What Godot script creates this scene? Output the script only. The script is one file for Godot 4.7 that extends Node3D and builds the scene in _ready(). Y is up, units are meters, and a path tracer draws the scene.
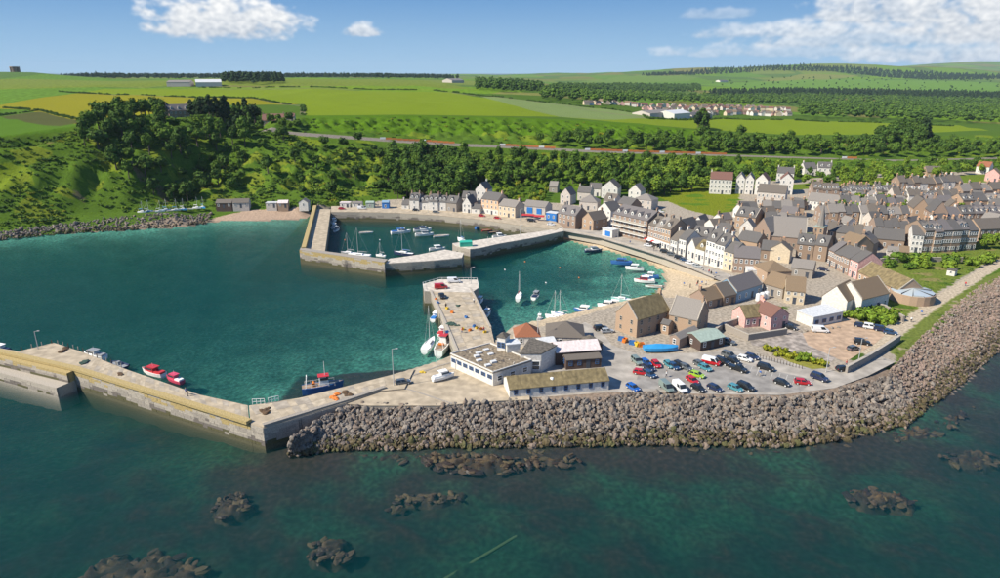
extends Node3D
# A small Scottish fishing harbour seen from the air: sea, piers, town, braes, fields, hills. Metres, y up.

var rng := RandomNumberGenerator.new()
var used := {}
var mats := {}
var tex := {}
var noise_a := FastNoiseLite.new()
var noise_b := FastNoiseLite.new()
const SEA := 0.0
const DECK := 5.2
const LAND := 4.5

# Cross sections of the land, from the shore street back to the far hills: each row runs left to right.
var ROWS := [
	[Vector3(-312.1, 4.5, -268.9), Vector3(-266.1, 4.5, -288.1), Vector3(-235.9, 4.5, -307.9), Vector3(-201.6, 4.5, -330.4), Vector3(-162.2, 4.5, -356.2), Vector3(-111.4, 4.5, -367.6), Vector3(-57, 4.5, -376.6), Vector3(0, 4.5, -370.5), Vector3(48.7, 4.5, -318.8), Vector3(85.1, 4.5, -275.6), Vector3(119.5, 4.5, -256.4), Vector3(154.3, 4.5, -247.6), Vector3(193.9, 4.5, -249.1), Vector3(256.1, 4.5, -253.4), Vector3(334.9, 4.5, -253.4)],
	[Vector3(-332.3, 5, -287.9), Vector3(-282.9, 5, -307.8), Vector3(-246.8, 5, -323.4), Vector3(-210.1, 5, -345.6), Vector3(-167.2, 5, -367.9), Vector3(-114, 5, -377), Vector3(-58.8, 5, -389.8), Vector3(0, 6, -394.2), Vector3(61.6, 7, -409.7), Vector3(119.3, 8, -396.5), Vector3(195.1, 10, -434.9), Vector3(269, 11, -450.6), Vector3(350.2, 11, -470.2), Vector3(485.6, 11, -503), Vector3(680.4, 11, -540.4)],
	[Vector3(-478.8, 20.92, -430), Vector3(-342.2, 29.4, -385), Vector3(-264.2, 36.8, -358), Vector3(-226.8, 36.7, -385), Vector3(-189.6, 35.3, -430), Vector3(-136.2, 36.8, -465), Vector3(-69.8, 30.5, -475), Vector3(0, 26.03, -485), Vector3(72.4, 21.97, -490), Vector3(147.9, 18.7, -500), Vector3(226.6, 15.34, -510), Vector3(308.3, 12.65, -520), Vector3(388.9, 12.82, -525), Vector3(520, 11.04, -540), Vector3(705.2, 8.67, -560)],
	[Vector3(-519.4, 27.54, -470), Vector3(-370.6, 35, -420), Vector3(-284.6, 41.4, -388), Vector3(-250.7, 46.4, -430), Vector3(-213.9, 45.1, -490), Vector3(-148.3, 44.6, -510), Vector3(-78.5, 44.4, -540), Vector3(0, 41.7, -560), Vector3(84.5, 36.4, -580), Vector3(172.6, 29, -590), Vector3(264.1, 22.21, -600), Vector3(357.9, 22.2, -610), Vector3(450.8, 22.65, -615), Vector3(600.1, 22.28, -630), Vector3(809.7, 20.6, -650)],
	[Vector3(-864.5, 50.9, -800), Vector3(-733.8, 52.9, -850), Vector3(-682, 56.8, -950), Vector3(-573.5, 60, -1000), Vector3(-451.5, 60.7, -1050), Vector3(-329.5, 60.9, -1150), Vector3(-172, 58.6, -1200), Vector3(0, 50.4, -1000), Vector3(122.9, 39.9, -850), Vector3(221.3, 27.62, -760), Vector3(336.6, 24.82, -770), Vector3(461, 20.15, -790), Vector3(584.3, 16.05, -800), Vector3(779.3, 12.24, -820), Vector3(1057, 8.73, -850)],
	[Vector3(-2039, 59.5, -1900), Vector3(-1630, 62.1, -1900), Vector3(-1359, 62.1, -1900), Vector3(-1115, 61.7, -1950), Vector3(-858, 61.4, -2000), Vector3(-571.8, 64.1, -2000), Vector3(-286, 61.4, -2000), Vector3(0, 56.9, -1900), Vector3(230.1, 35.6, -1600), Vector3(433, 21.42, -1500), Vector3(650.4, 15.16, -1500), Vector3(867.9, 10.98, -1500), Vector3(1086, 4.69, -1500), Vector3(1414, 0.49, -1500), Vector3(1849, -1.62, -1500)],
	[Vector3(-3751, 60.7, -3500), Vector3(-3001, 60.7, -3500), Vector3(-2500, 60.7, -3500), Vector3(-2000, 60.7, -3500), Vector3(-1500, 60.7, -3500), Vector3(-1000, 60.7, -3500), Vector3(-485.8, 61.1, -3400), Vector3(0, 54.6, -3000), Vector3(386.8, 41.9, -2700), Vector3(745.6, 36, -2600), Vector3(1162, 30.8, -2700), Vector3(1607, 25.28, -2800), Vector3(2011, 17.58, -2800), Vector3(2709, 11.54, -2900), Vector3(3666, 5.22, -3000)],
	[Vector3(-6424, 66.8, -6000), Vector3(-5139, 66.8, -6000), Vector3(-4283, 66.8, -6000), Vector3(-3426, 66.8, -6000), Vector3(-2570, 66.8, -6000), Vector3(-1713, 66.8, -6000), Vector3(-856.5, 66.8, -6000), Vector3(0, 59.8, -5600), Vector3(712.5, 95.3, -5000), Vector3(1424, 102.1, -5000), Vector3(2136, 108.9, -5000), Vector3(2965, 92.6, -5200), Vector3(3992, 90.2, -5600), Vector3(5563, 83.1, -6000), Vector3(7274, 83.1, -6000)],
	[Vector3(-9636, 26.85, -9000), Vector3(-7709, 26.85, -9000), Vector3(-6424, 26.85, -9000), Vector3(-5139, 26.85, -9000), Vector3(-3854, 26.85, -9000), Vector3(-2570, 26.85, -9000), Vector3(-1285, 26.85, -9000), Vector3(0, 19.78, -8400), Vector3(1069, 55.3, -7500), Vector3(2137, 62.1, -7500), Vector3(3204, 68.9, -7500), Vector3(4447, 52.6, -7800), Vector3(5988, 50.2, -8400), Vector3(8344, 43.1, -9000), Vector3(10911, 43.1, -9000)]]

func _ready() -> void:
	rng.seed = 20240607
	noise_a.seed = 5; noise_a.frequency = 0.02; noise_a.fractal_octaves = 4
	noise_b.seed = 9; noise_b.frequency = 0.11; noise_b.fractal_octaves = 3
	make_view()
	make_materials()
	make_terrain()
	make_sea()
	make_quays()
	make_ground_sheets()
	make_sea_defence()
	make_reefs()
	make_outfall()
	make_near_buildings()
	make_town()
	make_trees()
	make_boats()
	make_cars()
	make_furniture()
	make_people()
	make_far()

func make_view() -> void:
	var cam := Camera3D.new()
	cam.name = "camera"
	cam.fov = 46.86
	cam.near = 1.0
	cam.far = 14000.0
	add_child(cam)
	cam.position = Vector3(0, 75, 0)
	cam.rotation_degrees = Vector3(-17.866, 0, 0)
	cam.current = true
	var env := Environment.new()
	env.background_mode = Environment.BG_SKY
	env.sky = Sky.new()
	env.sky.sky_material = make_sky()
	env.background_energy_multiplier = 0.72
	env.tonemap_mode = Environment.TONE_MAPPER_LINEAR
	env.tonemap_exposure = 1.55
	env.sdfgi_enabled = true
	env.ssao_enabled = true
	env.ssil_enabled = true
	env.fog_enabled = true
	env.fog_density = 0.00004
	env.fog_light_color = Color(0.78, 0.87, 0.97)
	env.volumetric_fog_enabled = true
	env.volumetric_fog_density = 0.0
	var we := WorldEnvironment.new()
	we.name = "environment"
	we.environment = env
	add_child(we)
	var sun := DirectionalLight3D.new()
	sun.name = "sun"
	add_child(sun)
	var to_sun := Vector3(-0.80, 0.78, 0.30).normalized()
	sun.look_at_from_position(Vector3.ZERO, -to_sun, Vector3.UP)
	sun.light_energy = 1.6
	sun.light_color = Color(1.0, 0.965, 0.90)
	sun.light_angular_distance = 0.5
	sun.shadow_enabled = true

# ---------------------------------------------------------------- sky
func make_sky() -> PanoramaSkyMaterial:
	var w := 4096
	var h := 2048
	var im := Image.create(w, h, false, Image.FORMAT_RGBF)
	var zen := Color(0.06, 0.16, 0.44)
	var mid := Color(0.10, 0.27, 0.56)
	var low := Color(0.36, 0.56, 0.74)
	for y in h:
		var el := 90.0 - 180.0 * (y + 0.5) / h
		var c := low
		if el > 0.0:
			var t := clampf(el / 7.0, 0, 1)
			c = low.lerp(mid, t)
			if el > 7.0:
				c = mid.lerp(zen, clampf((el - 7.0) / 50.0, 0, 1))
		else:
			c = low.lerp(Color(0.10, 0.14, 0.12), clampf(-el / 8.0, 0, 1))
		im.fill_rect(Rect2i(0, y, w, 1), c)
	var n := FastNoiseLite.new()
	n.seed = 31; n.frequency = 0.32; n.fractal_octaves = 4; n.fractal_gain = 0.5
	var n2 := FastNoiseLite.new()
	n2.seed = 77; n2.frequency = 0.11; n2.fractal_octaves = 2
	# puffs of fair weather cloud: azimuth, elevation of the base, half width, height (degrees)
	var puffs := []
	var r := RandomNumberGenerator.new()
	r.seed = 4
	puffs.append_array([[-21.0, 3.35, 6.2, 3.2, 1.0], [-11.0, 3.1, 1.9, 0.9, 0.8], [17.0, 4.25, 3.2, 0.7, 0.28], [22.0, 2.9, 8.5, 1.1, 0.45], [23.0, 1.5, 12.0, 0.9, 0.4], [37.0, 0.9, 10.0, 1.0, 0.5], [28.0, 2.3, 10.5, 1.8, 0.6], [33.5, 1.2, 9.0, 1.5, 0.6], [37.0, 3.0, 8.5, 4.2, 1.0], [28.5, 4.2, 6.0, 3.0, 0.85], [43.0, 2.0, 8.0, 4.5, 0.9]])
	for i in 34:
		var az := r.randf_range(50, 325)
		puffs.append([az, r.randf_range(2.0, 16.0), r.randf_range(4, 11), r.randf_range(1.5, 5.0), r.randf_range(0.5, 1.0)])
	for p in puffs:
		var x0 = int((p[0] - p[2] * 1.25 + 180.0) / 360.0 * w)
		var x1 = int((p[0] + p[2] * 1.25 + 180.0) / 360.0 * w)
		var y0 = int((90.0 - (p[1] + p[3] * 1.3)) / 180.0 * h)
		var y1 = int((90.0 - (p[1] - p[3] * 0.45)) / 180.0 * h)
		for y in range(y0, y1):
			var el := 90.0 - 180.0 * (y + 0.5) / h
			for xx in range(x0, x1):
				var az := 360.0 * (xx + 0.5) / w - 180.0
				var u: float = (az - p[0]) / p[2]
				var v: float = (el - p[1]) / p[3]
				var big := n.get_noise_2d(az * 1.1, el * 2.0)
				var fine := n.get_noise_2d(az * 4.0 + 50.0, el * 7.0)
				var shape := 1.0 - u * u * 0.95 - (v * v * 1.1 if v > 0 else v * v * 9.0) + big * 0.75 + fine * 0.18
				var a: float = clampf(shape * 1.7 - 0.15, 0, 1) * p[4]
				if a <= 0.01:
					continue
				# lit billows above, flat grey-blue base below
				var lit := clampf(0.42 + v * 0.62 + fine * 0.5 + big * 0.35, 0, 1)
				var col := Color(0.44, 0.50, 0.58).lerp(Color(0.93, 0.93, 0.92), lit)
				var px := posmod(xx + w / 2, w)
				im.set_pixel(px, y, im.get_pixel(px, y).lerp(col, a))
	var m := PanoramaSkyMaterial.new()
	m.panorama = ImageTexture.create_from_image(im)
	return m

# ---------------------------------------------------------------- helpers
func numbered(called: String) -> String:
	var k: int = used.get(called, 0)
	used[called] = k + 1
	return called if k == 0 else "%s_%03d" % [called, k]

func tag(o: Node, label := "", category := "", group := "", kind := "") -> Node:
	if label != "":
		o.set_meta("label", label)
	if category != "":
		o.set_meta("category", category)
	if group != "":
		o.set_meta("group", group)
	if kind != "":
		o.set_meta("kind", kind)
	return o

func thing(called: String, label: String, category: String, at: Vector3, turn := 0.0, group := "") -> Node3D:
	var o := Node3D.new()
	o.name = numbered(called)
	add_child(o)
	o.position = at
	o.rotation.y = turn
	tag(o, label, category, group)
	return o

func put(parent: Node, called: String, mesh: Mesh, m: Material, xf := Transform3D.IDENTITY) -> MeshInstance3D:
	var o := MeshInstance3D.new()
	o.name = called if parent != self else numbered(called)
	o.mesh = mesh
	o.material_override = m
	o.transform = xf
	parent.add_child(o, true)
	return o

func at(x: float, y: float, z: float, turn := 0.0, s := Vector3.ONE) -> Transform3D:
	return Transform3D(Basis(Vector3.UP, turn) * Basis.from_scale(s), Vector3(x, y, z))

func begin() -> SurfaceTool:
	var st := SurfaceTool.new()
	st.begin(Mesh.PRIMITIVE_TRIANGLES)
	st.set_smooth_group(-1)
	return st

func tri(st: SurfaceTool, a: Vector3, b: Vector3, c: Vector3) -> void:
	st.add_vertex(a); st.add_vertex(b); st.add_vertex(c)

# quad given counter-clockwise as seen from outside
func quad(st: SurfaceTool, a: Vector3, b: Vector3, c: Vector3, d: Vector3) -> void:
	tri(st, a, c, b); tri(st, a, d, c)

func done(st: SurfaceTool) -> ArrayMesh:
	st.generate_normals()
	return st.commit()

func add_box(st: SurfaceTool, lo: Vector3, hi: Vector3) -> void:
	var v := []
	for i in 8:
		v.append(Vector3(hi.x if i & 1 else lo.x, hi.y if i & 2 else lo.y, hi.z if i & 4 else lo.z))
	quad(st, v[4], v[5], v[7], v[6]); quad(st, v[1], v[0], v[2], v[3])
	quad(st, v[5], v[1], v[3], v[7]); quad(st, v[0], v[4], v[6], v[2])
	quad(st, v[6], v[7], v[3], v[2]); quad(st, v[0], v[1], v[5], v[4])

func box(lo: Vector3, hi: Vector3) -> ArrayMesh:
	var st := begin()
	add_box(st, lo, hi)
	return done(st)

# box with chamfered upright and top edges
func add_tube(st: SurfaceTool, a: Vector3, b: Vector3, ra: float, rb: float, n := 6) -> void:
	var d := (b - a).normalized()
	var s := d.cross(Vector3.UP if absf(d.y) < 0.9 else Vector3.RIGHT).normalized()
	var t := s.cross(d)
	for i in n:
		var p := TAU * i / n
		var q := TAU * (i + 1) / n
		var u := s * cos(p) + t * sin(p)
		var v := s * cos(q) + t * sin(q)
		quad(st, a + u * ra, b + u * rb, b + v * rb, a + v * ra)
		tri(st, b, b + u * rb, b + v * rb)
		tri(st, a, a + v * ra, a + u * ra)

# solid between two rings of equal count (lower and upper), capped
func add_loft(st: SurfaceTool, rings: Array, cap := true) -> void:
	var n: int = rings[0].size()
	for k in rings.size() - 1:
		for i in n:
			var j := (i + 1) % n
			quad(st, rings[k][i], rings[k][j], rings[k + 1][j], rings[k + 1][i])
	if cap:
		var lo: Array = rings[0]
		var hi: Array = rings[-1]
		for i in range(1, n - 1):
			tri(st, hi[0], hi[i + 1], hi[i])
			tri(st, lo[0], lo[i], lo[i + 1])

func is_ccw(p: PackedVector2Array) -> bool:
	var s := 0.0
	for i in p.size():
		var a := p[i]
		var b := p[(i + 1) % p.size()]
		s += a.x * b.y - b.x * a.y
	return s < 0.0   # seen from above with z towards the viewer

# upright solid over a ground outline; the walls lean out by batter towards the foot
func prism(p: PackedVector2Array, y0: float, y1: float, batter := 0.0) -> ArrayMesh:
	if not is_ccw(p):
		p.reverse()
	var low := p
	if batter != 0.0:
		var q := Geometry2D.offset_polygon(p, batter, Geometry2D.JOIN_MITER)
		if q.size() > 0 and q[0].size() == p.size():
			low = PackedVector2Array()
			for a in p:
				var best: Vector2 = q[0][0]
				for b in q[0]:
					if a.distance_squared_to(b) < a.distance_squared_to(best):
						best = b
				low.append(best)
	var st := begin()
	for i in p.size():
		var j := (i + 1) % p.size()
		quad(st, Vector3(low[i].x, y0, low[i].y), Vector3(low[j].x, y0, low[j].y), Vector3(p[j].x, y1, p[j].y), Vector3(p[i].x, y1, p[i].y))
	var t := Geometry2D.triangulate_polygon(p)
	for k in range(0, t.size(), 3):
		flat_tri(st, p[t[k]], p[t[k + 1]], p[t[k + 2]], y1)
	return done(st)

func flat_tri(st: SurfaceTool, a: Vector2, b: Vector2, c: Vector2, y: float) -> void:
	var cr := (b - a).cross(c - a)
	if cr > 0:
		tri(st, Vector3(a.x, y, a.y), Vector3(b.x, y, b.y), Vector3(c.x, y, c.y))
	else:
		tri(st, Vector3(a.x, y, a.y), Vector3(c.x, y, c.y), Vector3(b.x, y, b.y))

func sheet(p: PackedVector2Array, y: float) -> ArrayMesh:
	var st := begin()
	var t := Geometry2D.triangulate_polygon(p)
	for k in range(0, t.size(), 3):
		flat_tri(st, p[t[k]], p[t[k + 1]], p[t[k + 2]], y)
	return done(st)

# strip of constant width along a line
func ribbon(p: PackedVector2Array, half: float) -> PackedVector2Array:
	var l := PackedVector2Array()
	var r := PackedVector2Array()
	for i in p.size():
		var d := (p[mini(i + 1, p.size() - 1)] - p[maxi(i - 1, 0)]).normalized()
		var s := Vector2(-d.y, d.x) * half
		l.append(p[i] + s)
		r.append(p[i] - s)
	r.reverse()
	l.append_array(r)
	return l

func along(p: PackedVector2Array, d: float) -> Vector2:
	for i in p.size() - 1:
		var s := p[i].distance_to(p[i + 1])
		if d <= s:
			return p[i].lerp(p[i + 1], d / s)
		d -= s
	return p[p.size() - 1]

func length_of(p: PackedVector2Array) -> float:
	var s := 0.0
	for i in p.size() - 1:
		s += p[i].distance_to(p[i + 1])
	return s

func ordinal(k: int) -> String:
	var w := ["first", "second", "third", "fourth", "fifth", "sixth", "seventh", "eighth", "ninth", "tenth", "eleventh", "twelfth", "thirteenth", "fourteenth", "fifteenth", "sixteenth", "seventeenth", "eighteenth", "nineteenth", "twentieth"]
	if k < 20:
		return w[k]
	var tens: String = ["twenty", "thirty", "forty", "fifty", "sixty"][int((k + 1) / 10) - 2]
	var u := (k + 1) % 10
	return tens + ("-" + w[u - 1] if u > 0 else "th").replace("yth", "ieth")

# ---------------------------------------------------------------- materials
func grain(called: String, freq: float, lo: float, hi: float, octaves := 4, kind := FastNoiseLite.TYPE_SIMPLEX_SMOOTH, size := 512) -> NoiseTexture2D:
	if tex.has(called):
		return tex[called]
	var t := NoiseTexture2D.new()
	t.width = size; t.height = size; t.seamless = true
	var n := FastNoiseLite.new()
	n.seed = called.hash() % 9999; n.frequency = freq; n.fractal_octaves = octaves; n.noise_type = kind
	t.noise = n
	var g := Gradient.new()
	g.set_color(0, Color(lo, lo, lo)); g.set_color(1, Color(hi, hi, hi))
	t.color_ramp = g
	tex[called] = t
	return t

func mat(called: String, c: Color, rough := 0.9, grain_of := "", scale := 0.2) -> StandardMaterial3D:
	if mats.has(called):
		return mats[called]
	var m := StandardMaterial3D.new()
	m.resource_name = called
	m.albedo_color = c.linear_to_srgb()
	m.roughness = rough
	if grain_of != "":
		m.albedo_texture = tex[grain_of]
		m.uv1_triplanar = true
		m.uv1_world_triplanar = true
		m.uv1_scale = Vector3.ONE * scale
	mats[called] = m
	return m

func make_materials() -> void:
	grain("stone", 0.03, 0.62, 1.0, 5)
	grain("patchy", 0.012, 0.55, 1.0, 5)
	grain("slate", 0.06, 0.55, 1.0, 4, FastNoiseLite.TYPE_CELLULAR)
	grain("plaster", 0.02, 0.8, 1.0, 4)
	grain("ground", 0.009, 0.76, 1.0, 6)
	grain("rock", 0.03, 0.55, 1.0, 5)
	grain("turf", 0.035, 0.68, 1.0, 5)
	grain("leaf", 0.05, 0.5, 1.0, 3)

# ---------------------------------------------------------------- land
var coast := PackedVector2Array()
var coast_w := PackedFloat32Array()

func make_coast() -> void:
	# the water's edge; the number is how many metres the shore takes to reach street level
	var c := [
		[Vector2(-3000, 200), 15], [Vector2(-700, -200), 15], [Vector2(-324.9, -260.5), 15], [Vector2(-268.6, -289.6), 15], [Vector2(-240.2, -312.5), 12], [Vector2(-218.1, -323.1), 12], [Vector2(-188.1, -332.1), 10], [Vector2(-163.3, -339.1), 10],
		[Vector2(-158.1, -351.5), 18], [Vector2(-129.5, -354.1), 18], [Vector2(-106.7, -359.3), 14], [Vector2(-102.8, -376), 3], [Vector2(-90.5, -384.9), 3], [Vector2(-57.9, -381.9), 3], [Vector2(-22.35, -367.5), 3], [Vector2(10.65, -349), 3], [Vector2(27.81, -336.8), 3],
		[Vector2(29.97, -314.6), 12], [Vector2(45.3, -293.2), 12], [Vector2(56.6, -280.9), 12], [Vector2(62.9, -269.6), 14], [Vector2(65.9, -257.6), 18], [Vector2(64.6, -243.9), 24], [Vector2(59.8, -231.5), 18], [Vector2(53.2, -224.6), 12], [Vector2(43.4, -219.1), 9], [Vector2(33.8, -212.8), 9],
		[Vector2(19.38, -202.1), 8], [Vector2(7.76, -193.2), 6], [Vector2(0.9, -185.8), 3], [Vector2(-1.71, -175.9), 3], [Vector2(-12.36, -168.2), 3], [Vector2(-16.77, -162.4), 3], [Vector2(-29.04, -152.8), 3], [Vector2(-38.9, -141.2), 4],
		[Vector2(-42.5, -124.7), 11], [Vector2(-34.2, -125.5), 11], [Vector2(-21.24, -124.7), 11], [Vector2(-10.71, -125.9), 11], [Vector2(4.28, -125.9), 11], [Vector2(25.91, -127.1), 11], [Vector2(43.3, -127.5), 11], [Vector2(60.3, -126.7), 11], [Vector2(71.8, -128.4), 11], [Vector2(84.8, -132.3), 11], [Vector2(96.1, -139.2), 12],
		[Vector2(105.8, -146.3), 14], [Vector2(119, -156.3), 14], [Vector2(134.6, -170.3), 14], [Vector2(149, -183.4), 14], [Vector2(185.4, -207.9), 14], [Vector2(284.3, -260.5), 14], [Vector2(558.9, -367.5), 14], [Vector2(4000, -300), 14], [Vector2(12000, -400), 14], [Vector2(12000, -12000), 14], [Vector2(-12000, -12000), 14], [Vector2(-12000, 200), 14]]
	for e in c:
		coast.append(e[0])
		coast_w.append(e[1])

# signed distance to the water's edge (positive on land) and the shore width there
func shore(p: Vector2) -> Vector2:
	var best := 1e18
	var w := 10.0
	var inside := false
	var n := coast.size()
	for i in n:
		var a := coast[i]
		var b := coast[(i + 1) % n]
		var ab := b - a
		var t := clampf((p - a).dot(ab) / ab.length_squared(), 0, 1)
		var d := p.distance_squared_to(a + ab * t)
		if d < best:
			best = d
			w = lerpf(coast_w[i], coast_w[(i + 1) % n], t)
		if (a.y > p.y) != (b.y > p.y) and p.x < ab.x * (p.y - a.y) / ab.y + a.x:
			inside = not inside
	return Vector2(sqrt(best) * (1.0 if inside else -1.0), w)

func row_at(k: int, x: float) -> Vector2:
	var r: Array = ROWS[k]
	if x <= r[0].x:
		return Vector2(r[0].z, r[0].y)
	for i in r.size() - 1:
		if x <= r[i + 1].x:
			var t: float = (x - r[i].x) / (r[i + 1].x - r[i].x)
			return Vector2(lerpf(r[i].z, r[i + 1].z, t), lerpf(r[i].y, r[i + 1].y, t))
	return Vector2(r[-1].z, r[-1].y)

func base_from(cols: Array, z: float) -> float:
	if z >= cols[0].x:
		return LAND
	for k in range(1, cols.size()):
		if z >= cols[k].x:
			var t: float = (cols[k - 1].x - z) / maxf(cols[k - 1].x - cols[k].x, 0.001)
			return lerpf(cols[k - 1].y, cols[k].y, t)
	return cols[-1].y

func rough_land(x: float, z: float, cols: Array) -> float:
	var y := base_from(cols, z)
	# gullies and humps on the brae, a little swell on the fields
	if z < cols[1].x:
		var up := clampf((cols[1].x - z) / 25.0, 0, 1)
		if z > cols[3].x:
			var back := clampf((z - cols[3].x) / 25.0, 0, 1)
			back *= clampf((absf(z - cols[2].x) - 4.0) / 22.0, 0, 1)
			var rough := lerpf(9.0, 2.6, clampf((x + 130.0) / 70.0, 0, 1)) if z > cols[2].x else 0.8
			y += noise_a.get_noise_2d(x * 1.7, z * 0.45) * rough * up * back
			up *= up
			for b in SPURS:
				y += b[1] * exp(-pow((x - b[0]) / b[2], 2.0)) * up * back + noise_b.get_noise_2d(x * 0.8, z * 0.8) * 0.9 * up * back
		else:
			y += noise_a.get_noise_2d(x * 0.3, z * 0.3) * 2.2 * clampf((cols[3].x - z) / 120.0, 0, 1) + noise_a.get_noise_2d(x * 0.035 + 40.0, z * 0.035) * 34.0 * clampf((-z - 2200.0) / 2200.0, 0, 1) * clampf((x + 300.0) / 900.0, 0.15, 1)
			if z < -1300.0:
				for b in HILLS:
					var d2: float = (Vector2(x, z) - Vector2(b[0], b[1])).length_squared() / (b[3] * b[3])
					if d2 < 9.0:
						y += b[2] * exp(-d2)
	return y

func ground(x: float, z: float) -> float:
	var cols := []
	for k in ROWS.size():
		cols.append(row_at(k, x))
	return rough_land(x, z, cols)

func make_terrain() -> void:
	make_coast()
	var xs := PackedFloat32Array()
	var zs := PackedFloat32Array()
	var s := 3.0
	var x := -420.0
	while x > -9000:
		xs.insert(0, x)
		x -= s
		s *= 1.11
	x = -417.0
	while x < 480.0:
		xs.append(x)
		x += 1.8 if absf(x) < 150.0 else 3.0
	s = 3.0
	while x < 9000:
		xs.append(x)
		x += s
		s *= 1.11
	var z := -30.0
	while z > -640:
		zs.append(z)
		z -= 1.5 if z > -175.0 and z < -70.0 else 3.0
	s = 3.0
	while z > -8800:
		zs.append(z)
		z -= s
		s *= 1.055
	var nx := xs.size()
	var nz := zs.size()
	var pos := PackedVector3Array()
	pos.resize(nx * nz)
	var col := PackedColorArray()
	col.resize(nx * nz)
	for i in nx:
		var cols := []
		for k in ROWS.size():
			cols.append(row_at(k, xs[i]))
		for j in nz:
			var zz := zs[j]
			var y := 0.0
			if zz > cols[1].x - 6.0 or absf(xs[i]) > 400.0 and zz > -420.0:
				var sh := shore(Vector2(xs[i], zz))
				if sh.x > 0.0:
					y = minf(rough_land(xs[i], zz, cols), LAND * sh.x / sh.y - 0.1 + 0.25 * noise_b.get_noise_2d(xs[i], zz))
					if sh.x > sh.y:
						y = rough_land(xs[i], zz, cols)
				else:
					var deep := minf(-sh.x * (0.10 if sh.y < 20.0 else 0.06), 0.9 + (5.0 if in_open_sea(Vector3(xs[i], 0, zz)) else 6.2) * (1.0 - exp(sh.x / 75.0)))
					y = -0.15 - deep + noise_b.get_noise_2d(xs[i] * 0.8, zz * 0.8) * clampf(-sh.x * 0.07, 0.0, 1.0)
			else:
				y = rough_land(xs[i], zz, cols)
			pos[j * nx + i] = Vector3(xs[i], y, zz)
			var v := 1.2 + 0.30 * noise_b.get_noise_2d(xs[i] * 1.3, zz * 1.3) + 0.22 * noise_a.get_noise_2d(xs[i], zz)
			col[j * nx + i] = Color(v, v, v)
	var nor := PackedVector3Array()
	nor.resize(nx * nz)
	for j in nz:
		for i in nx:
			var a := pos[j * nx + mini(i + 1, nx - 1)] - pos[j * nx + maxi(i - 1, 0)]
			var b := pos[maxi(j - 1, 0) * nx + i] - pos[mini(j + 1, nz - 1) * nx + i]
			nor[j * nx + i] = b.cross(a).normalized()
	var uv := PackedVector2Array()
	uv.resize(nx * nz)
	var near := PackedInt32Array()
	var far := PackedInt32Array()
	var bed := PackedInt32Array()
	for j in nz - 1:
		for i in nx - 1:
			var a := j * nx + i
			var top := maxf(maxf(pos[a].y, pos[a + 1].y), maxf(pos[a + nx].y, pos[a + nx + 1].y))
			var q := [a, a + nx, a + 1, a + 1, a + nx, a + nx + 1]
			if top < -0.05 and pos[a].z > -470:
				bed.append_array(q)
			elif pos[a].x > NEAR_X0 + 8 and pos[a + 1].x < NEAR_X1 - 8 and pos[a + nx].z > NEAR_Z1 + 8:
				near.append_array(q)
			else:
				far.append_array(q)
	for i in pos.size():
		uv[i] = Vector2((pos[i].x - NEAR_X0) / (NEAR_X1 - NEAR_X0), (NEAR_Z0 - pos[i].z) / (NEAR_Z0 - NEAR_Z1))
	var uv_far := PackedVector2Array()
	uv_far.resize(nx * nz)
	for i in pos.size():
		uv_far[i] = Vector2((pos[i].x - FAR_X0) / (FAR_X1 - FAR_X0), (FAR_Z0 - pos[i].z) / (FAR_Z0 - FAR_Z1))
	put_grid("terrain", pos, nor, uv, col, near, ground_material("near land", paint_near()))
	put_grid("countryside_land", pos, nor, uv_far, col, far, ground_material("far land", paint_far()))
	var colb := PackedColorArray()
	colb.resize(nx * nz)
	for i in pos.size():
		if pos[i].y < 1.0:
			var k := noise_a.get_noise_2d(pos[i].x * 1.5 + 70.0, pos[i].z * 1.9)
			var f := noise_b.get_noise_2d(pos[i].x * 2.6, pos[i].z * 1.9)
			# sand under the harbour, green weed in the inner basin, kelp and rock outside
			var sand := Color(0.15, 0.62, 0.44)
			var weed := Color(0.05, 0.18, 0.12)
			var share := clampf((k + 0.4 * f - 0.15) * 3.0, 0, 0.4)
			if in_open_sea(pos[i]):
				sand = Color(0.025, 0.128, 0.062)
				weed = Color(0.05, 0.035, 0.024) if pos[i].y > -2.6 + f * 2.0 else Color(0.016, 0.04, 0.03)
				share = clampf(0.55 + k * 1.6 + f * 0.6 + (0.3 if pos[i].y > -2.6 + f * 2.0 else 0.0), 0, 1)
			elif pos[i].z < -258.0 and pos[i].x > -106.0 and pos[i].x < 16.0 - (pos[i].z + 300.0) * 0.5:
				sand = Color(0.07, 0.33, 0.11)
			colb[i] = sand.lerp(weed, share)
	var bm := StandardMaterial3D.new()
	bm.resource_name = "sand and kelp"
	bm.vertex_color_use_as_albedo = true
	bm.roughness = 1.0
	bm.albedo_texture = grain("kelp bed", 0.02, 0.36, 1.0, 6, FastNoiseLite.TYPE_SIMPLEX_SMOOTH, 1024)
	bm.uv1_triplanar = true
	bm.uv1_world_triplanar = true
	bm.uv1_scale = Vector3.ONE * 0.03
	put_grid("sea_bed", pos, nor, uv, colb, bed, bm)

func in_open_sea(p: Vector3) -> bool:
	# outside the breakwater
	var a := Vector2(-182.5, -189)
	var b := Vector2(-54.6, -130.1)
	if p.x < b.x:
		return (b - a).cross(Vector2(p.x, p.z) - a) > 0.0
	return p.z > -165.0 or p.x > 100.0

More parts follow.
